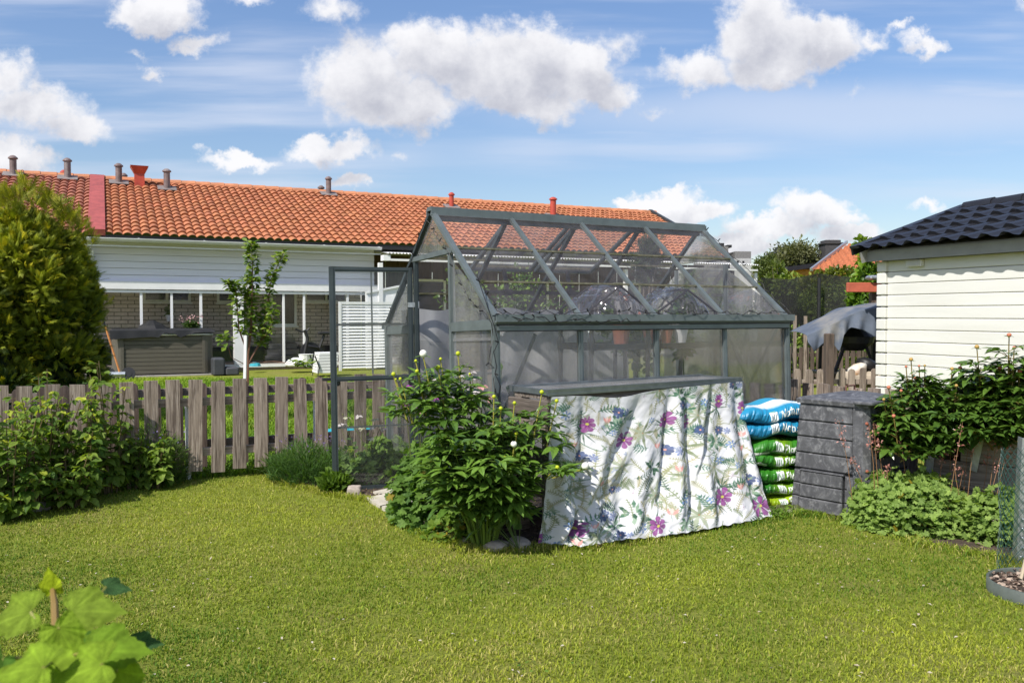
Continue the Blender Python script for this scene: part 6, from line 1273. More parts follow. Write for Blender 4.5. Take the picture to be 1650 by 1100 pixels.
# ------------------------------------------------------------------ hedge
def thuja():
    c = at(60, 500, 9.0); root = empty('thuja_hedge', (c.x, 9, 0), 0, 'tall dense golden green thuja at the left edge behind the fence', 'hedge')
    r = np.random.default_rng(3); parts = []; N_ = 46000
    # surface of a bulging column, sprays standing off it
    z = r.uniform(.02, 1, N_) ** .85; H = at(60, 350, 9).z; th = r.uniform(0, 2 * np.pi, N_)
    def prof(z, th): base = .98 * (1 - .12 * np.abs(z - .55) * 2) * np.where(z > .62, np.sqrt(np.clip(1 - ((z - .62) / .40) ** 2.2, 0, 1)), 1); return base * (1 + .17 * fbm(th * 2.6, z * 8, 5, 4) + .05 * np.sin(th * 7 + z * 9))
    rr = prof(z, th) * (1 - .22 * r.uniform(0, 1, N_) ** 2); cx, cy = c.x - .54, 9.25
    P = np.stack([cx + rr * np.cos(th), cy + rr * .9 * np.sin(th), z * H], 1); keep = (P[:, 1] < cy + .5); P = P[keep]; th = th[keep]; z = z[keep]; rr = rr[keep]; n = len(P)
    nc = 420; kc = r.integers(0, n, nc); cen = P[kc]; cth = th[kc]; nn = 46000; k = r.integers(0, nc, nn); dv = r.normal(0, 1, (nn, 3)); dv /= np.linalg.norm(dv, axis=1, keepdims=True); o2 = np.stack([np.cos(cth[k]), np.sin(cth[k]), np.full(nn, .45)], 1)
    rad = r.uniform(.10, .24, nc)[k]; dv = dv + o2 * .9; dv /= np.linalg.norm(dv, axis=1, keepdims=True); q_ = r.uniform(.1, 1, nn); P = cen[k] - o2 * .10 + dv * (rad * q_)[:, None]; z = P[:, 2] / H; th = cth[k]; n = nn; tip = q_; P[:, 2] = np.maximum(P[:, 2], .03)
    out = dv; D = out * .9 + r.normal(0, .4, (n, 3)) + np.array([0, 0, .55]); U = r.normal(0, .6, (n, 3)) + (0, -.4, .5); S = r.uniform(.06, .15, n)
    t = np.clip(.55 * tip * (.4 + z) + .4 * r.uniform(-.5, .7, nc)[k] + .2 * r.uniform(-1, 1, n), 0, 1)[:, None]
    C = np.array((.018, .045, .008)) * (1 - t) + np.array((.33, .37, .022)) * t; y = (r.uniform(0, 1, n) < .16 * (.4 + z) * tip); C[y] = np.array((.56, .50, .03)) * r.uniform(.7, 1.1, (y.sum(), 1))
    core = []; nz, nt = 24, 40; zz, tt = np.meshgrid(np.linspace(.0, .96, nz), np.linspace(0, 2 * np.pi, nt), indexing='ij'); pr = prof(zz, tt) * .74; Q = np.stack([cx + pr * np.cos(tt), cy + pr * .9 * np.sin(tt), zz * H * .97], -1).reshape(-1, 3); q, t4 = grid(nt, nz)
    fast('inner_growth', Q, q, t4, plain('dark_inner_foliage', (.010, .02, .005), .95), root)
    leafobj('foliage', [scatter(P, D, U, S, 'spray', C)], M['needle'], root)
    # wispy leaders
    n = 260; px = r.uniform(-10, 150, n); y0 = np.interp(px, [-10, 40, 100, 150], [318, 302, 335, 380]); P = np.array([at(a, b + r.uniform(-6, 25), 8.95 + r.uniform(-.3, .5)) for a, b in zip(px, y0)]); leafobj('top_shoots', [scatter(P, rdir(n, 1.4), rdir(n, .2), r.uniform(.08, .2, n), 'spray', cols(n, (.1, .13, .012), (.34, .32, .02)))], M['needle'], root)
thuja()
# ------------------------------------------------------------------ leafy cane plants
def cane_plant(name, label, cat, base, ncane, h, spread, leaf, lsize, per, lo, hi, kind='ovate', mat='leaf', group=None, seed=1, stemc=(.10, .12, .03), droop=.25, trip=True, tipyel=0, lean=(0, 0), sr=.006, start=.12, shoot=None):
    r = random.Random(seed); b = Vector(base); root = empty(name, b, 0, label, cat, group); mb = MB(); P, D, U, S, C = [], [], [], [], []; tips = []
    for i in range(ncane):
        a = r.uniform(0, 6.283); rad = spread * math.sqrt(r.uniform(.0, 1)); hh = h * r.uniform(.6, 1.05) * (1 - .25 * rad / max(spread, .01)); p0 = b + Vector((math.cos(a) * rad * .3, math.sin(a) * rad * .3, 0)); p2 = b + Vector((math.cos(a) * rad + lean[0], math.sin(a) * rad + lean[1], hh)); p1 = p0.lerp(p2, .5) + Vector((-math.cos(a) * rad * .12, -math.sin(a) * rad * .12, hh * .08))
        pts = [p0.lerp(p1, t).lerp(p1.lerp(p2, t), t) for t in (0, .2, .4, .6, .8, 1)]; mb.tube(pts, [sr, sr * .9, sr * .8, sr * .7, sr * .55, sr * .4], 5, col=stemc); tips.append((p2, (p2 - p1).normalized()))
        for k in range(per):
            t = start + (1 - start) * (k + r.random() * .6) / per; p = p0.lerp(p1, t).lerp(p1.lerp(p2, t), t); an = k * 2.4 + r.uniform(-.5, .5) + i; d = Vector((math.cos(an), math.sin(an), r.uniform(-.1, .5))).normalized(); L = lsize * r.uniform(.7, 1.2) * (1.1 - .45 * t)
            q = p + d * L * r.uniform(.45, .8) + Vector((0, 0, .1 * L)); mb.tube([p, q], [sr * .35, sr * .25], 3, caps=False, col=stemc)
            dirs = [(d, 0)]
            if trip: sd = Vector((-d.y, d.x, 0)); dirs += [((d * .35 + sd), 0), ((d * .35 - sd), 0)]
            sh = r.uniform(0, 1)
            for dd_, _ in dirs:
                P.append(tuple(q)); v = dd_.normalized() + Vector((r.uniform(-.2, .2), r.uniform(-.2, .2), r.uniform(-.55, .15) - droop)); D.append(tuple(v)); U.append((r.uniform(-.45, .45), r.uniform(-.5, .3), 1)); S.append(L * r.uniform(.8, 1.15)); f = sh * .6 + .4 * r.random()
                c = [lo[j] + (hi[j] - lo[j]) * f for j in range(3)]
                if t > .8 and r.random() < tipyel: c = [c[0] * 1.9, c[1] * 1.5, c[2]]
                C.append(c)
    st = mb.build('stem', M['stem'], root, usecol=True); leafobj('leaves', [scatter(P, D, U, S, kind, C)], M[mat], root); return root, tips
RB = [(15, 800, 5.25, .72, 14, .34), (75, 790, 5.62, .78, 14, .32), (135, 770, 5.75, .66, 11, .28), (180, 765, 5.95, .92, 10, .22), (-55, 800, 5.1, .85, 13, .32), (40, 770, 5.75, .70, 9, .3), (212, 758, 6.1, .60, 5, .13), (250, 755, 6.1, .5, 5, .10), (110, 790, 5.5, .45, 10, .28), (10, 810, 5.2, .4, 10, .3)]
LBR = ['raspberry bush at the far left front, below the first visible picket', 'tall raspberry bush in front of the second and third pickets', 'raspberry bush half hiding the third and fourth pickets', 'tallest raspberry shoots rising above the fence top', 'raspberry bush cut by the left edge of the picture', 'raspberry bush close to the fence behind the front ones at far left', 'slim raspberry shoot beside the white pipe in the fence', 'short raspberry bush ending the row towards the open fence', 'low raspberry clump at the lawn edge under the third picket', 'lowest raspberry clump at the lawn corner far left']
for i, (px, py, Y, h, n, sp) in enumerate(RB):
    b = at(px, py, Y); cane_plant('raspberry_bush', LBR[i], 'shrub', (b.x, Y, 0), n, h * (1.17 if h > .6 else 1), sp * .85, 'ovate', .076, 13, (.05, .12, .012), (.28, .38, .06), seed=i + 60, group='raspberry bushes along the left fence', stemc=(.14, .10, .05), tipyel=.3, mat='leafs')
for i, (px, py) in enumerate(((60, 578), (101, 590), (131, 580))):
    b = at(px, py, 6.9); root, tips = cane_plant('thistle_weed', ('tall feathery weed behind the fence, leftmost of three', 'middle and lowest of the three feathery weeds behind the fence', 'rightmost of three feathery weeds behind the fence')[i], 'weed', (b.x, 6.9, 0), 3, b.z, .07, 'thin', .14, 16, (.05, .12, .02), (.12, .22, .05), kind='thin', seed=i + 90, stemc=(.10, .18, .05), start=.5, droop=.0)
# low fine leaved herbs
def herb(name, label, cat, base, rad, h, n, lo, hi, seed, kind='thin', size=.055, flowers=None):
    r = np.random.default_rng(seed); b = np.array(base); root = empty(name, tuple(b), 0, label, cat); a = r.uniform(0, 6.283, n); q = r.uniform(0, 1, n) ** .5; z = r.uniform(.02, 1, n) * h * (1 - .45 * q ** 2); lumps = 1 + .25 * fbm(np.cos(a) * q * 5, np.sin(a) * q * 5, seed)
    P = b + np.stack([np.cos(a) * q * rad[0], np.sin(a) * q * rad[1], z * lumps], 1); D = np.stack([np.cos(a) * q, np.sin(a) * q, np.full(n, .95)], 1) + r.normal(0, .45, (n, 3)); t = (z / h * .6 + .4 * r.uniform(0, 1, n))[:, None]; C = np.array(lo) * (1 - t) + np.array(hi) * t
    parts = [scatter(P, D, r.normal(0, 1, (n, 3)) + (0, -.5, .6), size * r.uniform(.6, 1.4, n), kind, C)]; leafobj('leaves', parts, M['leafs'], root)
    ns = 60; mb = MB()
    for i in range(ns): k = r.integers(0, n); e = Vector(P[k]) + Vector((0, 0, .02)); s_ = Vector(b) + Vector((P[k][0] - b[0], P[k][1] - b[1], 0)) * .4; mb.tube([s_, s_.lerp(e, .6) + Vector((0, 0, .02)), e], .0016, 3, caps=False, col=(.09, .14, .04))
    mb.build('stem', M['stem'], root, usecol=True)
    if flowers:
        nf, fc, fh = flowers; a = r.uniform(0, 6.283, nf); q = r.uniform(0, 1, nf) ** .5; Pf = b + np.stack([np.cos(a) * q * rad[0], np.sin(a) * q * rad[1], h * fh * r.uniform(.75, 1.1, nf)], 1); leafobj('flowers', [scatter(Pf, rdir(nf, 1), rdir(nf, .3), np.full(nf, .018), 'small', cols(nf, fc, tuple(k * 1.2 for k in fc)))], M['flower'], root, 'stuff')
    return root
b = gnd(238, 785); herb('catmint', 'rounded fine leaved herb clump below the raspberry row at the fence', 'plant', (b.x, b.y + .12, 0), (.22, .2), .42, 3600, (.04, .09, .02), (.17, .26, .06), 1, flowers=(60, (.25, .2, .4), .9))
b = gnd(190, 782); herb('weed_clump', 'low leafy weed clump left of the rounded herb clump', 'plant', (b.x, b.y + .05, 0), (.15, .14), .22, 900, (.04, .09, .01), (.14, .22, .04), 2)
b = gnd(492, 782); herb('lavender', 'wide low herb clump with thin upright shoots against the fence beside the door', 'plant', (b.x, b.y + .15, 0), (.30, .22), .30, 4600, (.035, .09, .02), (.12, .22, .05), 3, flowers=(70, (.22, .16, .3), 1.1))
b = gnd(440, 768); herb('weed_clump', 'small pale weed clump at the left side of the wide herb clump', 'plant', (b.x, b.y + .1, 0), (.14, .1), .17, 800, (.05, .1, .02), (.16, .24, .05), 4)
b = gnd(536, 795); herb('weed_clump', 'leafy weed clump at the foot of the open door post', 'plant', (b.x, b.y + .06, 0), (.09, .08), .13, 500, (.05, .1, .01), (.15, .25, .03), 5, kind='small')
# mound of round lobed leaves
def mound(name, label, cat, base, rad, h, n, size, lo, hi, seed, kind='round', mat='leafs', yel=0):
    r = np.random.default_rng(seed); b = np.array(base, float); root = empty(name, tuple(b), 0, label, cat); th = r.uniform(0, 6.283, n); ph = np.arccos(r.uniform(0, 1, n)); q = r.uniform(.72, 1.03, n)
    lump = 1 + .13 * fbm(th * 2, ph * 3, seed, 3); out = np.stack([np.sin(ph) * np.cos(th), np.sin(ph) * np.sin(th), np.cos(ph)], 1); P = b + out * np.array([rad[0], rad[1], h]) * (q * lump)[:, None]
    D = np.stack([out[:, 0], out[:, 1], -.35 + .3 * r.normal(0, 1, n)], 1) + r.normal(0, .35, (n, 3)); U = out * .9 + (0, -.25, .75) + r.normal(0, .58, (n, 3)); t = np.clip(.5 * r.uniform(0, 1, n) + .5 * (q - .72) / .3, 0, 1)[:, None]; C = np.array(lo) * (1 - t) + np.array(hi) * t
    if yel: m = r.uniform(0, 1, n) < yel; C[m] = np.array((.35, .27, .03)) * r.uniform(.7, 1.1, (m.sum(), 1))
    leafobj('leaves', [scatter(P, D, U, size * r.uniform(.6, 1.35, n), kind, C)], M[mat], root); mb = MB()
    for i in range(0, n, max(1, n // 90)): e = Vector(P[i]); s_ = Vector(b) + (e - Vector(b)) * .12; s_.z = 0; mb.tube([s_, s_.lerp(e, .55) + Vector((0, 0, .03)), e], .0018, 3, caps=False, col=(.12, .14, .05))
    mb.build('stem', M['stem'], root, usecol=True); return root, P
mound('cranesbill', 'light green mound of lobed leaves between the doorway slabs and the peony', 'plant', (at(712, 760, 5.15).x, 5.15, 0), (.34, .28), .50, 1500, .062, (.035, .10, .02), (.16, .27, .05), 11, 'lobed', yel=.02)
mound('cranesbill', 'small yellow tinged leaf clump at the stones left of the peony stems', 'plant', (at(735, 840, 4.75).x, 4.76, 0), (.17, .12), .15, 320, .045, (.06, .14, .02), (.20, .30, .04), 12, 'lobed', yel=.08)
mound('cranesbill', 'low leaf mound behind the closed lower door pane', 'plant', (at(610, 760, 6.35).x, 6.35, 0), (.36, .2), .24, 620, .06, (.06, .15, .03), (.20, .30, .07), 13, 'lobed')
mound('currant_bush', 'loose pale green shrub beyond the fence at the greenhouse corner', 'plant', (at(630, 740, 6.75).x, 6.8, 0), (.24, .18), .30, 380, .06, (.07, .16, .03), (.22, .33, .06), 14, 'round')
hc = gnd(1512, 868); _, _ = mound('coral_bells', 'wide mound of scalloped light green leaves in front of the planter', 'plant', (hc.x, hc.y + .30, 0), (.40, .32), .34, 3800, .042, (.04, .11, .02), (.31, .43, .10), 15, 'lobed', yel=.01)
mound('coral_bells', 'smaller scalloped leaf mound at the right end inside the wire netting', 'plant', (at(1625, 830, 4.65).x, 4.72, 0), (.22, .2), .30, 1200, .042, (.05, .12, .02), (.29, .40, .09), 16, 'lobed')
mound('strawberry_plant', 'small bright plant at the cloth corner beside the bare soil', 'plant', (gnd(1240, 838).x, gnd(1240, 838).y + .08, 0), (.12, .08), .07, 130, .035, (.06, .15, .02), (.18, .30, .03), 17, 'round')
for i, (px, py) in enumerate(((1262, 808), (1282, 826), (1256, 826))): mound('weed_clump', ('tiny yellow green weed in front of the lowest soil bag', 'tiny weed touching the compost bin foot', 'tiny weed between the cloth and the compost bin')[i], 'weed', (gnd(px, py).x, gnd(px, py).y, 0), (.06, .05), .05, 70, .03, (.08, .18, .02), (.24, .34, .04), 18 + i, 'small')
# pink flower stalks of the coral bells
ORD = ['first', 'second', 'third', 'fourth', 'fifth', 'sixth', 'seventh', 'eighth', 'ninth', 'tenth', 'eleventh', 'twelfth', 'thirteenth', 'fourteenth', 'fifteenth', 'sixteenth', 'seventeenth', 'eighteenth', 'nineteenth', 'twentieth', 'twenty first']
def stalks():
    r = random.Random(5); tops = [(1352, 687), (1372, 745), (1400, 694), (1408, 690), (1415, 715), (1430, 758), (1450, 700), (1457, 770), (1497, 700), (1533, 700), (1538, 742), (1551, 690), (1553, 760), (1572, 708), (1608, 700), (1612, 745), (1628, 712), (1632, 735), (1640, 705), (1592, 735), (1520, 735), (1567, 688)]
    for i, (px, py) in enumerate(sorted(tops)):
        Y = hc.y + r.uniform(.05, .45); t = at(px, py - 10, Y); b = Vector((t.x + r.uniform(-.06, .06) + (hc.x - t.x) * .15, Y + r.uniform(-.05, .05), .15)); root = empty('flower_stalk', b, 0, f'{"thin" if i % 2 else "slender"} stalk with small salmon pink bells rising from the scalloped leaves', 'flower stalk', 'pink flower stalks above the scalloped leaves')
        root['label'] = 'salmon pink bell flower stalk, ' + ('leftmost of all' if i == 0 else 'rightmost of all' if i == len(tops) - 1 else ORD[i] + ' from the left') + ', above the scalloped leaf mound'
        mb = MB(); m_ = b.lerp(t, .5) + Vector((r.uniform(-.01, .01), 0, 0)); mb.tube([b, m_, t], [.0022, .0019, .001], 4, col=(.25, .13, .06)); mb.build('stem', M['stem'], root, usecol=True); n = r.randint(18, 34); P = []; 
        for k in range(n): q = m_.lerp(t, .35 + .65 * r.random()); w = .022; P.append((q.x + r.uniform(-w, w), q.y + r.uniform(-w, w), q.z + r.uniform(-.008, .008)))
        leafobj('bells', [scatter(P, rdir(n, -.3), rdir(n, 1), np.full(n, .015) * RNG.uniform(.7, 1.3, n), 'small', cols(n, (.48, .17, .13), (.70, .40, .34)))], M['flower'], root)
stalks()
# ------------------------------------------------------------------ peonies
def ball(mb, c, r_, n=10, col=(1, 1, 1), sq=1.0): mb.lathe(c, [(r_ * math.sin(math.pi * (k + .02) / 6.04), -r_ * sq * math.cos(math.pi * (k + .02) / 6.04)) for k in range(7)], n, col=col)
def peony(name, label, base, stems, lo, hi, buds, seed, lsize=.105, per=7, z0=0, budr=.012, green=(.40, .44, .03), stemc=(.13, .20, .03)):
    r = random.Random(seed); b = Vector(base); root = empty(name, b, 0, label, 'shrub'); mb = MB(); P, D, U, S, C = [], [], [], [], []
    def leafset(p, d, L, shade):
        q = p + d * L * .75 + Vector((0, 0, .12 * L)); mb.tube([p, q], [.0028, .0018], 3, caps=False, col=stemc); sd = Vector((-d.y, d.x, 0)).normalized()
        for (cx_, dv) in ((q, d), (q - d * L * .12, d * .45 + sd), (q - d * L * .12, d * .45 - sd)):
            dv = dv.normalized(); q2 = cx_ + dv * L * .38 if dv != d else cx_
            mb.tube([cx_, q2], .0016, 3, caps=False, col=stemc)
            s2 = Vector((-dv.y, dv.x, 0))
            for (k, l) in ((dv, 1.0), (dv * .7 + s2 * .7, .82), (dv * .7 - s2 * .7, .82)):
                P.append(tuple(q2)); D.append((k.x, k.y, k.z - .12 + r.uniform(-.3, .25))); U.append((r.uniform(-.35, .35), r.uniform(-.35, .3), 1)); S.append(L * l * r.uniform(.8, 1.15)); f = min(1, max(0, shade * .65 + r.uniform(0, .4))); C.append([lo[j] + (hi[j] - lo[j]) * f for j in range(3)])
    for (tx_, ty_, tz_) in stems:
        t = Vector((tx_, ty_, tz_)); dh = Vector((t.x - b.x, t.y - b.y, 0)); p0 = b + dh * .22; m_ = p0.lerp(t, .5) - dh * .10 + Vector((0, 0, .04)); rad = .0075
        fn = lambda s: p0.lerp(m_, s).lerp(m_.lerp(t, s), s); mb.tube([fn(s) for s in (0, .25, .5, .75, 1)], [rad, rad * .9, rad * .75, rad * .55, rad * .4], 6, col=stemc)
        for k in range(per):
            s = .40 + .62 * (k + .5 * r.random()) / per; s = min(s, 1); p = fn(s); an = r.uniform(0, 6.283) if k % 2 else r.uniform(-2.6, -.5); d = Vector((math.cos(an), math.sin(an), .35 + r.uniform(-.15, .3))).normalized(); leafset(p, d, lsize * (1.15 - .42 * s) * r.uniform(.8, 1.15), .25 + .6 * r.random())
    for (c, col, rd, st) in buds:
        if st is None: st = (c.x + (b.x - c.x) * .14, c.y + (b.y - c.y) * .10, c.z - .24)
        s_ = Vector(st)
        for k in range(6): p = s_.lerp(c, -.15 + .155 * k); an = 2.4 * k + r.uniform(-.5, .5); d = Vector((math.cos(an), math.sin(an), .45)).normalized(); leafset(p, d, lsize * (.85 - .075 * k), .45 + .5 * r.random())
        s_ = Vector(st); mb.tube([s_, s_.lerp(c, .5) + Vector((0, 0, .004)), c], [.0042, .0036, .0032], 5, col=(.30, .28, .05) if green[0] > .3 else stemc)
        bm = MB(); ball(bm, c + Vector((0, 0, rd * .7)), rd, 12, col, 1.02); bd = bm.build('flower_bud', M['stem'], root, usecol=True, smooth=True)
        sp = [(tuple(c), (math.cos(a), math.sin(a), .15)) for a in [r.uniform(0, 6.28) for _ in range(4)]]; leafobj('sepal', [scatter([q[0] for q in sp], [q[1] for q in sp], [(0, 0, 1)] * 4, [rd * 2.4] * 4, 'lance', [(hi[0] * .8, hi[1] * .8, hi[2])] * 4)], M['leafg'], bd)
    mb.build('stem', M['stem'], root, usecol=True); leafobj('leaves', [scatter(P, D, U, S, 'lance', C)], M['leafg'], root); return root
GB = (.42, .47, .02); WB = (.80, .78, .70)
def P3(px, py, Y): return at(px, py, Y)
bud = [((682, 574, 4.62), WB, .021), ((738, 572, 4.65), GB, .013), ((670, 583, 4.7), GB, .009), ((706, 594, 4.6), GB, .013), ((710, 580, 4.7), GB, .009), ((672, 600, 4.6), GB, .011), ((634, 605, 4.6), GB, .012), ((645, 612, 4.6), GB, .009), ((638, 612, 4.75), GB, .006),
       ((796, 641, 4.55), GB, .011), ((807, 660, 4.5), GB, .011), ((829, 651, 4.5), GB, .010), ((873, 634, 4.5), GB, .012), ((897, 648, 4.5), GB, .011), ((832, 700, 4.4), GB, .010), ((828, 719, 4.38), WB, .017), ((813, 739, 4.35), GB, .010), ((898, 755, 4.35), GB, .011), ((943, 755, 4.3), WB, .018), ((757, 604, 4.7), GB, .008)]
r_ = random.Random(9); st = []
for (px, py, Y) in ((690, 610, 4.65), (730, 600, 4.75), (672, 640, 4.6), (700, 650, 4.5), (745, 640, 4.6), (780, 660, 4.6), (800, 690, 4.45), (830, 690, 4.5), (855, 690, 4.5), (866, 720, 4.5), (876, 745, 4.45), (760, 700, 4.35), (720, 700, 4.35), (690, 690, 4.45), (670, 670, 4.6), (820, 740, 4.3), (850, 750, 4.35), (780, 750, 4.25), (730, 760, 4.3), (690, 740, 4.4), (862, 770, 4.4), (800, 760, 4.3), (760, 620, 4.85), (790, 640, 4.8), (840, 665, 4.7), (676, 700, 4.6), (875, 690, 4.55), (700, 770, 4.4), (850, 770, 4.35)): q = at(px, py + 8, Y); st.append((q.x, q.y, q.z))
st = [(x_ - .035 + (-.10 - x_) * .22, y_, z_) for x_, y_, z_ in st]
pb = gnd(785, 862)
bl_ = []
for (pp_, c, rd) in bud:
    q = at(*pp_); bl_.append((q, c, rd, None))
bl_[18] = (bl_[18][0], WB, .020, tuple(at(890, 770, 4.42))); bl_[17] = (bl_[17][0], GB, .011, tuple(at(880, 770, 4.45)))
peony('peony_bush', 'large dark green peony with round yellow green buds beside the printed cloth', (pb.x, 4.62, 0), st, (.025, .07, .012), (.16, .28, .04), bl_, 4, per=7, lsize=.128)
def low_leaves():
    b = gnd(835, 850); n = 40; r = np.random.default_rng(8); P = np.stack([b.x - .05 + r.uniform(-.16, .12, n), 4.5 + r.uniform(-.1, .1, n), r.uniform(.12, .3, n)], 1)
    root = empty('hellebore', (b.x, 4.5, 0), 0, 'low broad leaved plant under the peony beside the cloth hem', 'plant'); leafobj('leaves', [scatter(P, rdir(n, -.2), rdir(n, 1.3), r.uniform(.08, .12, n), 'ovate', cols(n, (.04, .10, .02), (.12, .2, .04)))], M['leafg'], root)
    mb = MB()
    for p in P[::3]: mb.tube([(b.x, 4.5, 0), tuple(p)], .002, 3, caps=False, col=(.1, .15, .04))
    mb.build('stem', M['stem'], root, usecol=True)
low_leaves()
# pink budded peonies in the planter
RBD = (.50, .17, .10); RB2 = (.42, .27, .08)
bud2 = [((1468, 581, 5.2), .012), ((1460, 592, 5.2), .008), ((1481, 591, 5.2), .008), ((1490, 590, 5.2), .007), ((1432, 626, 5.1), .012), ((1452, 631, 5.1), .009), ((1424, 645, 5.1), .009), ((1440, 672, 5.0), .011), ((1475, 611, 5.2), .010), ((1574, 561, 5.1), .013), ((1626, 542, 5.0), .013), ((1634, 562, 5.0), .010), ((1534, 596, 5.2), .011), ((1547, 595, 5.2), .012), ((1548, 587, 5.3), .012), ((1571, 604, 5.2), .012), ((1611, 595, 5.1), .012), ((1643, 600, 5.0), .013), ((1541, 623, 5.1), .010), ((1599, 610, 5.1), .008), ((1665, 580, 5.0), .012), ((1690, 560, 5.0), .012)]
st2 = []
for (px, py, Y) in ((1470, 612, 5.3), (1440, 650, 5.15), (1455, 680, 5.05), (1480, 650, 5.2), (1500, 640, 5.3), (1520, 625, 5.35), (1545, 630, 5.3), (1570, 630, 5.3), (1590, 625, 5.25), (1610, 605, 5.2), (1635, 590, 5.15), (1655, 600, 5.1), (1680, 600, 5.1), (1700, 620, 5.0), (1500, 680, 5.05), (1530, 670, 5.0), (1560, 670, 5.0), (1590, 670, 4.95), (1620, 660, 4.9), (1650, 650, 4.85), (1680, 660, 4.8), (1480, 700, 5.1), (1450, 715, 5.1), (1640, 690, 4.85), (1600, 650, 5.0), (1550, 650, 5.1), (1575, 585, 5.15), (1628, 570, 5.05), (1725, 640, 4.8), (1470, 730, 5.15), (1505, 715, 5.1), (1435, 690, 5.2)): q = at(px, py + 6, Y); st2.append((q.x, q.y, q.z))
for (px, py, Y) in ((1445, 665, 5.15), (1462, 700, 5.05), (1452, 735, 5.05), (1485, 735, 5.0), (1500, 700, 5.0), (1515, 655, 5.2), (1475, 670, 5.1), (1490, 620, 5.3), (1530, 645, 5.2), (1560, 655, 5.1), (1585, 645, 5.1), (1605, 635, 5.1), (1625, 640, 5.0), (1645, 625, 5.0), (1670, 640, 4.95), (1540, 700, 4.95), (1575, 700, 4.9), (1610, 695, 4.85), (1640, 705, 4.8), (1520, 725, 5.0), (1595, 610, 5.2), (1555, 610, 5.25), (1620, 620, 5.1)): q = at(px, py + 6, Y); st2.append((q.x, q.y, q.z))
s_a = [s for s in st2 if s[0] < at(1545, 600, 5.1).x]; s_b = [s for s in st2 if s not in s_a]
b_a = [(at(*p_), RBD if i % 3 else RB2, rd, None) for i, (p_, rd) in enumerate(bud2) if p_[0] < 1545]; b_b = [(at(*p_), RBD if i % 3 else RB2, rd, None) for i, (p_, rd) in enumerate(bud2) if p_[0] >= 1545]
q = at(1490, 690, 5.45); peony('peony_bush', 'pink budded peony at the left end of the raised planter, leaning over the compost bin', (q.x, 5.45, .42), s_a, (.025, .07, .012), (.12, .21, .03), b_a, 14, per=10, lsize=.125, green=(.1, .1, .1), stemc=(.20, .15, .04))
q = at(1610, 690, 5.25); peony('peony_bush', 'tall pink budded peony filling the right end of the raised planter', (q.x, 5.25, .42), s_b, (.025, .07, .012), (.12, .21, .03), b_b, 15, per=12, lsize=.125, green=(.1, .1, .1), stemc=(.20, .15, .04))
# columbines behind the peony and behind the door pane
def columbine(label, pts, base, fc, seed, leaves=True):
    r = random.Random(seed); root = empty('columbine', base, 0, label, 'plant'); mb = MB(); n_ = []; Pf = []; Cf = []; b = Vector(base)
    for (px, py, Y, k) in pts:
        t = at(px, py, Y); p0 = b + Vector((r.uniform(-.08, .08), r.uniform(-.08, .08), 0)); m_ = p0.lerp(t, .6) + Vector((0, 0, .05)); mb.tube([p0, m_, t], [.003, .0022, .0014], 4, col=(.14, .16, .05))
        for j in range(5): a = 2 * math.pi * j / 5 + k; Pf.append((t, (math.cos(a), math.sin(a), -.9 if j % 2 else -.2))); Cf.append(fc[k % len(fc)])
        if r.random() < .5: e = t + Vector((r.uniform(-.05, .05), 0, r.uniform(.01, .06))); mb.tube([m_, e], .0014, 3, col=(.14, .16, .05)); ball(mb, e, .005, 6, (.22, .24, .05))
    mb.build('stem', M['stem'], root, usecol=True); 
    for q in range(0, len(Pf), 5): leafobj('flower', [scatter([tuple(p[0]) for p in Pf[q:q + 5]], [p[1] for p in Pf[q:q + 5]], rdir(5, .3), [.034] * 5, 'ovate', Cf[q:q + 5])], M['flower'], root)
    if leaves: n = 90; P = np.array(base) + RNG.normal(0, 1, (n, 3)) * (.11, .09, .05) + (0, 0, .2); leafobj('leaves', [scatter(P, rdir(n, -.1), rdir(n, 1.5), RNG.uniform(.03, .06, n), 'lobed', cols(n, (.04, .10, .03), (.13, .2, .06)))], M['leafs'], root)
PU = (.34, .07, .34); WH = (.72, .66, .64); PK = (.66, .36, .34); CR = (.72, .70, .52)
columbine('purple and white columbine seen left of the peony buds', [(660, 622, 5.2, 0), (683, 634, 5.2, 0), (652, 650, 5.1, 0), (668, 655, 5.1, 0), (700, 610, 5.3, 1), (690, 645, 5.2, 1), (727, 612, 5.3, 1), (735, 640, 5.2, 1), (704, 640, 5.2, 0), (715, 625, 5.2, 3), (680, 662, 5.1, 3)], (at(690, 700, 5.25).x, 5.25, 0), [PU, WH, PU, PK], 1)
columbine('white and pink columbine between the peony and the table', [(768, 608, 5.05, 0), (768, 631, 5.0, 0), (778, 622, 5.0, 1), (760, 600, 5.1, 0), (787, 640, 5.0, 1), (752, 625, 5.0, 0), (740, 605, 5.1, 0), (775, 650, 4.95, 0)], (at(768, 700, 5.05).x, 5.0, 0), [WH, PK], 2)
columbine('cream white columbine seen through the lower door pane', [(555, 683, 6.4, 0), (548, 685, 6.4, 0), (600, 688, 6.3, 0), (613, 685, 6.3, 1), (618, 690, 6.3, 0), (597, 706, 6.3, 1), (583, 690, 6.4, 1), (605, 675, 6.3, 1), (578, 670, 6.4, 0), (560, 672, 6.4, 1)], (at(592, 760, 6.4).x, 6.4, 0), [WH, CR], 3)
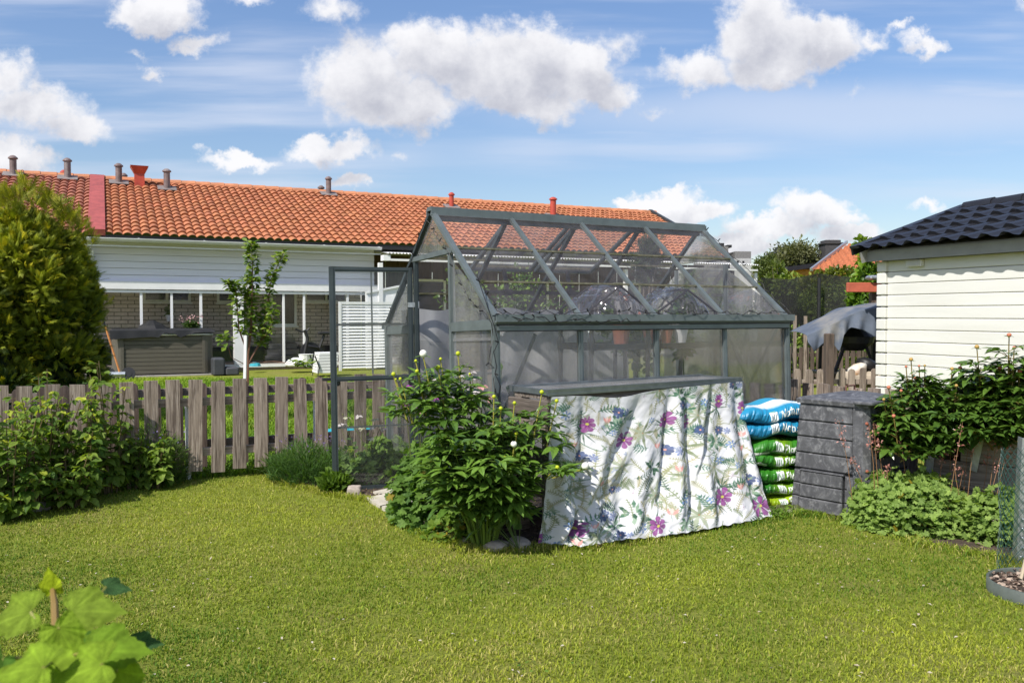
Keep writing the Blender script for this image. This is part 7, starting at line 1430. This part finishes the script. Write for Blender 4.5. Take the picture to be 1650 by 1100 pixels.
# young fruit tree
def fruit_tree():
    Y = 9.6; b = at(398, 640, Y); b.z = 0; root = empty('young_fruit_tree', b, 0, 'slim young fruit tree with upright leafy branches behind the fence', 'tree'); mb = MB(); P, D, U, S, C = [], [], [], [], []; r = random.Random(3); brk = (.22, .11, .07)
    def br(pts, rr, per=60, leafy=(.25, 1)):
        q = [at(x, y, Y + dy) for x, y, dy in pts]; mb.tube(q, [rr * (1 - .75 * i / (len(q) - 1)) for i in range(len(q))], 6, col=brk); n = len(q) - 1
        for k in range(int(per * 1.5)):
            t = (leafy[0] + (leafy[1] - leafy[0]) * r.random()) * n; i = min(int(t), n - 1); p = q[i].lerp(q[i + 1], t - i); a = r.uniform(0, 6.28); L = r.uniform(.045, .085); d = Vector((math.cos(a), math.sin(a), r.uniform(-.4, .7))); p = p + d * r.uniform(0, .055)
            P.append(tuple(p)); D.append(tuple(d)); U.append((r.uniform(-.6, .6), r.uniform(-.7, .3), 1)); S.append(L); f = r.random(); C.append((.06 + .19 * f, .13 + .20 * f, .015 + .03 * f))
    br([(398, 640, 0), (399, 600, 0), (400, 560, 0), (404, 520, 0)], .022, 0)
    br([(399, 575, 0), (405, 530, 0), (406, 480, 0), (407, 430, 0), (405, 390, 0)], .013, 260, (.2, 1)); br([(400, 585, 0), (420, 550, .1), (430, 500, .1), (437, 450, .1), (458, 405, .1)], .012, 240, (.2, 1)); br([(399, 570, 0), (385, 530, -.1), (382, 490, -.1), (378, 460, -.1), (366, 455, -.2)], .010, 150, (.2, 1))
    br([(404, 520, 0), (400, 470, .1), (396, 450, .1)], .007, 70); br([(400, 590, 0), (372, 575, -.1), (366, 550, -.1), (358, 540, -.1)], .006, 30, (.5, 1)); br([(400, 585, 0), (440, 582, .1), (480, 586, .1), (497, 588, .1)], .006, 34, (.6, 1)); br([(420, 550, .1), (428, 540, 0), (440, 520, 0), (436, 490, 0)], .006, 60)
    mb.build('trunk', M['stem'], root, usecol=True); leafobj('leaves', [scatter(P, D, U, S, 'ovate', C)], M['leaf'], root)
    mb = MB(); s = at(392, 600, Y - .1); t = at(396, 540, Y - .1); mb.bar((s.x, s.y, 0), t, .030, .03, up=(0, 1, 0)); o = mb.build('tree_stake', M['white']); tag(o, 'white painted stake beside the young fruit tree', 'stake')
fruit_tree()
# ------------------------------------------------------------------ greenery at the right and behind
def TC(px, py, Y): q = at(px, py, Y); return (q.x, q.y, q.z)
tree('olive_tree', 'wide grey green tree crown on the horizon right of the greenhouse', 'tree', (at(1290, 480, 44).x, 44, 0), 1.6, .16, [dict(center=TC(1288, 430, 44), rad=(1.9, 1.6, 1.4), n=9000, size=.16, lo=(.07, .085, .03), hi=(.24, .25, .11), lumps=16, lump=.3, seed=1), dict(center=TC(1318, 432, 44), rad=(.6, .8, 1.15), n=2200, size=.15, lo=(.07, .09, .03), hi=(.24, .26, .10), lumps=7, lump=.3, seed=2)], group=None)
tree('olive_tree', 'smaller dark tree left of the wide grey green crown', 'tree', (at(1232, 480, 40).x, 40, 0), 1.5, .12, [dict(center=TC(1236, 438, 40), rad=(.75, .8, 1.0), n=4200, size=.14, lo=(.05, .085, .02), hi=(.17, .21, .06), lumps=10, lump=.33, seed=3)])
tree('shrub', 'bright yellow green bush on the left of the dark netting', 'shrub', (at(1262, 520, 17).x, 17, 0), .7, .04, [dict(center=TC(1262, 475, 17), rad=(.42, .4, .5), n=1300, size=.10, lo=(.06, .12, .01), hi=(.24, .3, .05), lumps=9, lump=.3, seed=4), dict(center=TC(1245, 450, 17.5), rad=(.28, .3, .55), n=700, size=.10, lo=(.05, .09, .01), hi=(.2, .25, .05), lumps=7, lump=.3, seed=5)])
tree('shrub', 'clipped yellow green conifer hedge below the orange roofed house', 'hedge', (at(1330, 520, 22).x, 22, 0), .7, .06, [dict(center=TC(1325, 470, 22), rad=(1.1, .6, .75), n=5000, size=.13, lo=(.05, .08, .01), hi=(.24, .27, .03), lumps=14, lump=.34, seed=6)])
tree('climbing_shrub', 'tall bright green leafy climber at the shed corner below the roof edge', 'shrub', (at(1392, 540, 13).x, 13, 0), 1.6, .03, [dict(center=TC(1394, 470, 13), rad=(.25, .25, .75), n=1900, size=.085, kind='ovate', lo=(.05, .12, .01), hi=(.2, .32, .03), lumps=12, lump=.36, seed=7), dict(center=TC(1392, 400, 13), rad=(.16, .16, .24), n=260, size=.08, kind='ovate', lo=(.07, .14, .01), hi=(.25, .34, .03), lumps=6, lump=.3, seed=8), dict(center=TC(1405, 530, 13), rad=(.22, .2, .4), n=600, size=.085, kind='ovate', lo=(.05, .12, .01), hi=(.2, .32, .03), lumps=8, lump=.36, seed=18)])
for i, (px, py, Y, rx, rz_, n, lb) in enumerate(((1305, 590, 15.5, .55, .55, 1500, 'dense green bush behind the rounded picket fences'), (1270, 560, 15, .35, .7, 1300, 'dark green bush touching the right edge of the greenhouse'), (1330, 560, 16.5, .5, .5, 1200, 'pale leafy bush under the dark netting'), (1385, 575, 15.5, .55, .6, 1300, 'green bush behind the covered grill'), (1290, 515, 17.5, .6, .55, 1500, 'dark shrub behind the black garden net'), (1345, 500, 19, .9, .8, 2200, 'large dark shrub filling the back of the net'), (1225, 560, 14.5, .6, .75, 1600, 'shrub seen through the right greenhouse panes'), (1172, 545, 15, .6, .7, 1300, 'shrub seen through the greenhouse behind the racks'))):
    q = at(px, py, Y); tree('garden_shrub', lb, 'shrub', (q.x, Y, 0), .35, .03, [dict(center=tuple(q), rad=(rx, .4, rz_), n=n, size=.09, lo=(.05, .09, .015), hi=(.23, .31, .05), lumps=12, lump=.33, seed=40 + i)], group='garden shrubs behind the right hand fences')
# netting: black mesh sheet between posts
def net():
    m, N, L, b = newmat('black_net'); tr = N.new('ShaderNodeBsdfTransparent'); mx = N.new('ShaderNodeMixShader'); mx.inputs[0].default_value = .74; b.inputs['Base Color'].default_value = (.012, .012, .013, 1); b.inputs['Roughness'].default_value = .9; L.new(tr.outputs[0], mx.inputs[1]); L.new(b.outputs[0], mx.inputs[2]); L.new(mx.outputs[0], N['Material Output'].inputs[0])
    nu, nv = 60, 20; u, v = np.meshgrid(np.linspace(0, 1, nu), np.linspace(0, 1, nv)); Y = 16.1; a = at(1226, 446, Y); e = at(1400, 446, Y); x = a.x + (e.x - a.x) * u; px = 1226 + 174 * u; top = np.array([[at(p, t, Y).z for p, t in zip(px[0], np.interp(px[0], [1226, 1272, 1320, 1372, 1400], [447, 450, 440, 447, 460]))]]); z = (top - .25) * (1 - v) + .25; y = Y + .05 * np.sin(u * 12 + v * 3)
    q, t = grid(nu, nv); root = fast('garden_net', np.stack([x, y, z], -1).reshape(-1, 3), q, t, m, smooth=True, loc=(a.x, Y, 0)); tag(root, 'dark see through garden net hung between posts behind the picket fences', 'net')
    for px_, lb in ((1226, 'black net post next to the greenhouse edge'), (1372 - 43, 'black net post in the middle of the dark net')):
        pass
net()
for i, (px, yt_, Y, m) in enumerate(((1281, 508, 14, 'picket'), (1298, 509, 14, 'picket'))): q = at(px, yt_, Y); mb = MB(); mb.box((0, 0, q.z / 2), (.045, .045, q.z)); o = mb.build('garden_stake', M[m]); o.location = (q.x, Y, 0); tag(o, ('pale wooden stake nearest the greenhouse behind the fences', 'pale wooden stake right of the other one behind the fences')[i], 'stake')
# shrubs standing behind the greenhouse seen through its roof
for i, (x, y, h, rx, n, lb) in enumerate(((.95, 2.35, 1.78, .26, 420, 'leafy plant behind the greenhouse seen through the left roof panes'), (1.45, 2.4, 1.8, .34, 520, 'leafy plant behind the greenhouse seen through the middle roof panes'), (2.3, 3.0, 1.7, .4, 500, 'leafy plant behind the far corner of the greenhouse'))):
    b = GHO + GHX * x + GHY * y; tree('hop_plant', lb, 'plant', (b.x, b.y, 0), 1.0, .012, [dict(center=(b.x, b.y, h - .42), rad=(rx, .25, .42), n=n, size=.042, kind='ovate', lo=(.04, .09, .01), hi=(.15, .23, .03), lumps=9, lump=.3, seed=70 + i)])
# conifer seen through the greenhouse roof, beyond it
tree('conifer', 'slim dark conifer behind the greenhouse in front of the long house', 'tree', (at(1045, 500, 12).x, 12, 0), 1.2, .05, [dict(center=TC(1042, 418, 12), rad=(.22, .2, .5), n=1100, size=.10, kind='spray', lo=(.015, .03, .012), hi=(.05, .08, .03), lumps=14, lump=.34, up=.5, seed=88)], mat=M['needle'])
# ------------------------------------------------------------------ blurred currant leaves close to the lens
M['currant'] = leafmat('currant_leaf', .4, .85, .1)
def currant():
    Yb = .95; root = empty('currant_branch', (at(70, 1100, Yb).x - .02, Yb + .02, 0), 0, 'close bright green currant branch with large lobed leaves in the lower left corner', 'branch'); mb = MB(); r = random.Random(2); sc = (.20, .13, .04)
    # leaf template: finely divided 5-lobed leaf with folds
    def big(c, d, up, s, col, nm='leaf'):
        c = Vector(c); d = Vector(d).normalized(); up = Vector(up).normalized(); y = up.cross(d).normalized(); up = d.cross(y); V_ = [c]; F_ = []; nR, nT = 14, 96; 
        for i in range(1, nR + 1):
            for j in range(nT + 1):
                t = -2.45 + 4.9 * j / nT; lob = float(np.interp(abs(t), [0, .18, .42, .66, .84, 1.0, 1.3, 1.6, 1.9, 2.2, 2.45], [1.18, 1.02, .84, .74, .80, .80, .66, .60, .60, .50, .24])); ser = 1 + .16 * abs(((abs(t) * 4.2) % 1) - .5); q = i / nR; rr = lob * ser * q
                x_ = rr * math.cos(t) * .95; y_ = rr * math.sin(t) * .8; h = .10 * math.cos(t * 5.0) * q ** 1.2 * .5 + .12 * abs(y_) - .18 * x_ * x_ + .012 * math.sin(18 * t) * q + .018 * q * math.cos(q * 26 - 9 * min(abs(t - k) for k in (-1.8, -.92, 0, .92, 1.8))); V_.append(c + (d * x_ + y * y_ + up * h) * s)
        W_ = nT + 1
        for j in range(nT): F_.append((0, 1 + j, 2 + j))
        for i in range(nR - 1):
            for j in range(nT): a = 1 + i * W_ + j; F_.append((a, a + W_, a + W_ + 1, a + 1))
        m2 = MB(); m2.add(V_, F_, col); C_ = [tuple(k * (1 + .35 * (math.cos(0) if False else 0)) for k in col)] * len(V_)
        # pale veins
        for i in range(len(V_)):
            if i: j = (i - 1) % W_; t = -2.45 + 4.9 * j / nT; v = max(0, 1 - min(abs(t - k) for k in (-1.8, -.92, 0, .92, 1.8)) * 9); q = ((i - 1) // W_ + 1) / nR; da = min(abs(t - k) for k in (-1.8, -.92, 0, .92, 1.8)); v = max(v, .8 * max(0, math.cos(q * 26 - 9 * da)) ** 6 * q); bl = 1 + .22 * fbm(np.array(q * math.cos(t) * 5 + s * 90), np.array(q * math.sin(t) * 5), 5, 3); C_[i] = tuple(min(1, float(k * (1 + .3 * v) * bl * .86)) for k in col)
        m2.c = C_; m2.build(nm, M['currant'], root, usecol=True, smooth=True)
    Lm = (.22, .33, .03); Dk = (.08, .17, .025); Yw = (.34, .42, .02); Bg = (.05, .11, .04)
    L = [((85, 950, .98), (-.1, -.2, .8), (0, -.9, .4), .050, Yw), ((115, 985, .92), (.9, .0, .05), (-.1, -.75, .75), .105, (.21, .30, .035)), ((50, 985, .95), (-.9, -.1, -.25), (.1, -.75, .75), .105, (.21, .30, .035)), ((95, 1010, .88), (.45, -.1, -.75), (0, -.9, .5), .085, Lm), ((150, 1050, .84), (.9, -.1, .1), (-.2, -.7, .8), .108, (.17, .28, .025)), ((165, 1070, .80), (-.8, -.1, -.25), (.1, -.7, .8), .10, Lm), ((190, 1080, .85), (.4, 0, -.8), (0, -.8, .6), .08, Lm),
         ((70, 1075, .78), (-.9, 0, -.1), (.1, -.6, .9), .10, Lm), ((170, 945, 1.02), (.8, .2, -.1), (0, -.5, .9), .055, Bg), ((215, 1035, .95), (.8, .1, .0), (0, -.4, .9), .06, Bg), ((5, 1060, .85), (-.4, 0, -.8), (0, -.8, .6), .07, Dk), ((110, 1030, .95), (.9, .1, .1), (0, -.5, .9), .07, Dk), ((40, 1120, .8), (.9, 0, .2), (0, -.6, .8), .1, Lm), ((100, 1130, .82), (-.9, 0, .1), (0, -.6, .8), .1, Dk)]
    for (p_, d, u_, s, c) in L: big(at(*p_), d, u_, s * .47, tuple(k * 1.0 for k in c))
    for i in range(16): a = r.uniform(0, 6.28); big(at(r.uniform(-230, 60), r.uniform(1090, 1330), r.uniform(.8, 1.15)), (math.cos(a), .3 * math.sin(a), r.uniform(-.5, .3)), (r.uniform(-.3, .3), -.5, .9), .065, Dk if i % 2 else Lm)
    st_ = [at(60, 1180, .9), at(75, 1080, .9), at(90, 1030, .92), at(88, 975, .95), at(85, 950, .98)]; st_[0].z -= .15; mb.tube([(st_[0].x - .02, .92, 0)] + st_, [.007, .006, .005, .0045, .004, .003], 7, col=sc)
    for (p_, d, u_, s, c) in L: q = at(*p_); mb.tube([q, q.lerp(st_[2], .5) - Vector((0, 0, .01)), st_[2]], .002, 4, col=(.2, .2, .04))
    mb.build('stem', M['stem'], root, usecol=True)
currant()
# foliage of the same shrub outside the frame that darkens the corner is left to real light
lawn()
n = 380; r_ = np.random.default_rng(4); X = r_.uniform(-3, 3, n); Y = r_.uniform(2.4, 4.8, n); P = np.stack([X, Y, np.full(n, .012)], 1); o = leafobj('fallen_petals', [scatter(P, rdir(n, 0) * (1, 1, .1), rdir(n, 2), r_.uniform(.008, .02, n), 'small', cols(n, (.5, .42, .3), (.66, .6, .5)))], M['flower']); o['kind'] = 'stuff'
n = 9000; X = r_.uniform(-3.6, 3.6, n); Y = r_.uniform(2.2, 6.2, n); f = fbm(X, Y, 33, 3, 1.4); k = f > .25; X, Y = X[k], Y[k]; P = np.stack([X, Y], 1)
for p_ in BEDS.values(): P = P[~inpoly(P, p_)]
P = P[~inpoly(P, SLAB_Q)]; P = P[P[:, 1] < 5.6 + .3 * P[:, 0]]; n = len(P); P = np.concatenate([P, r_.uniform(.010, .02, (n, 1))], 1); o = leafobj('clover', [scatter(P, rdir(n, 0) * (1, 1, .2), rdir(n, 0) * .3 + (0, 0, 1), r_.uniform(.010, .020, n), 'round', cols(n, (.06, .14, .02), (.20, .33, .05)))], M['leafs']); o['kind'] = 'stuff'
# bed litter
for nm, poly in BEDS.items():
    pl = np.array(poly); lo_, hi_ = pl.min(0), pl.max(0); n = 2600; Q = r_.uniform(0, 1, (n, 2)) * (hi_ - lo_) + lo_; Q = Q[inpoly(Q, poly)]; n = len(Q); P = np.concatenate([Q, r_.uniform(.006, .02, (n, 1))], 1); o = leafobj('bed_litter', [scatter(P, rdir(n, .0) * (1, 1, .3), rdir(n, 1.2), r_.uniform(.008, .03, n), 'small', cols(n, (.04, .028, .02), (.26, .19, .13)))], M['stem']); o['kind'] = 'stuff'
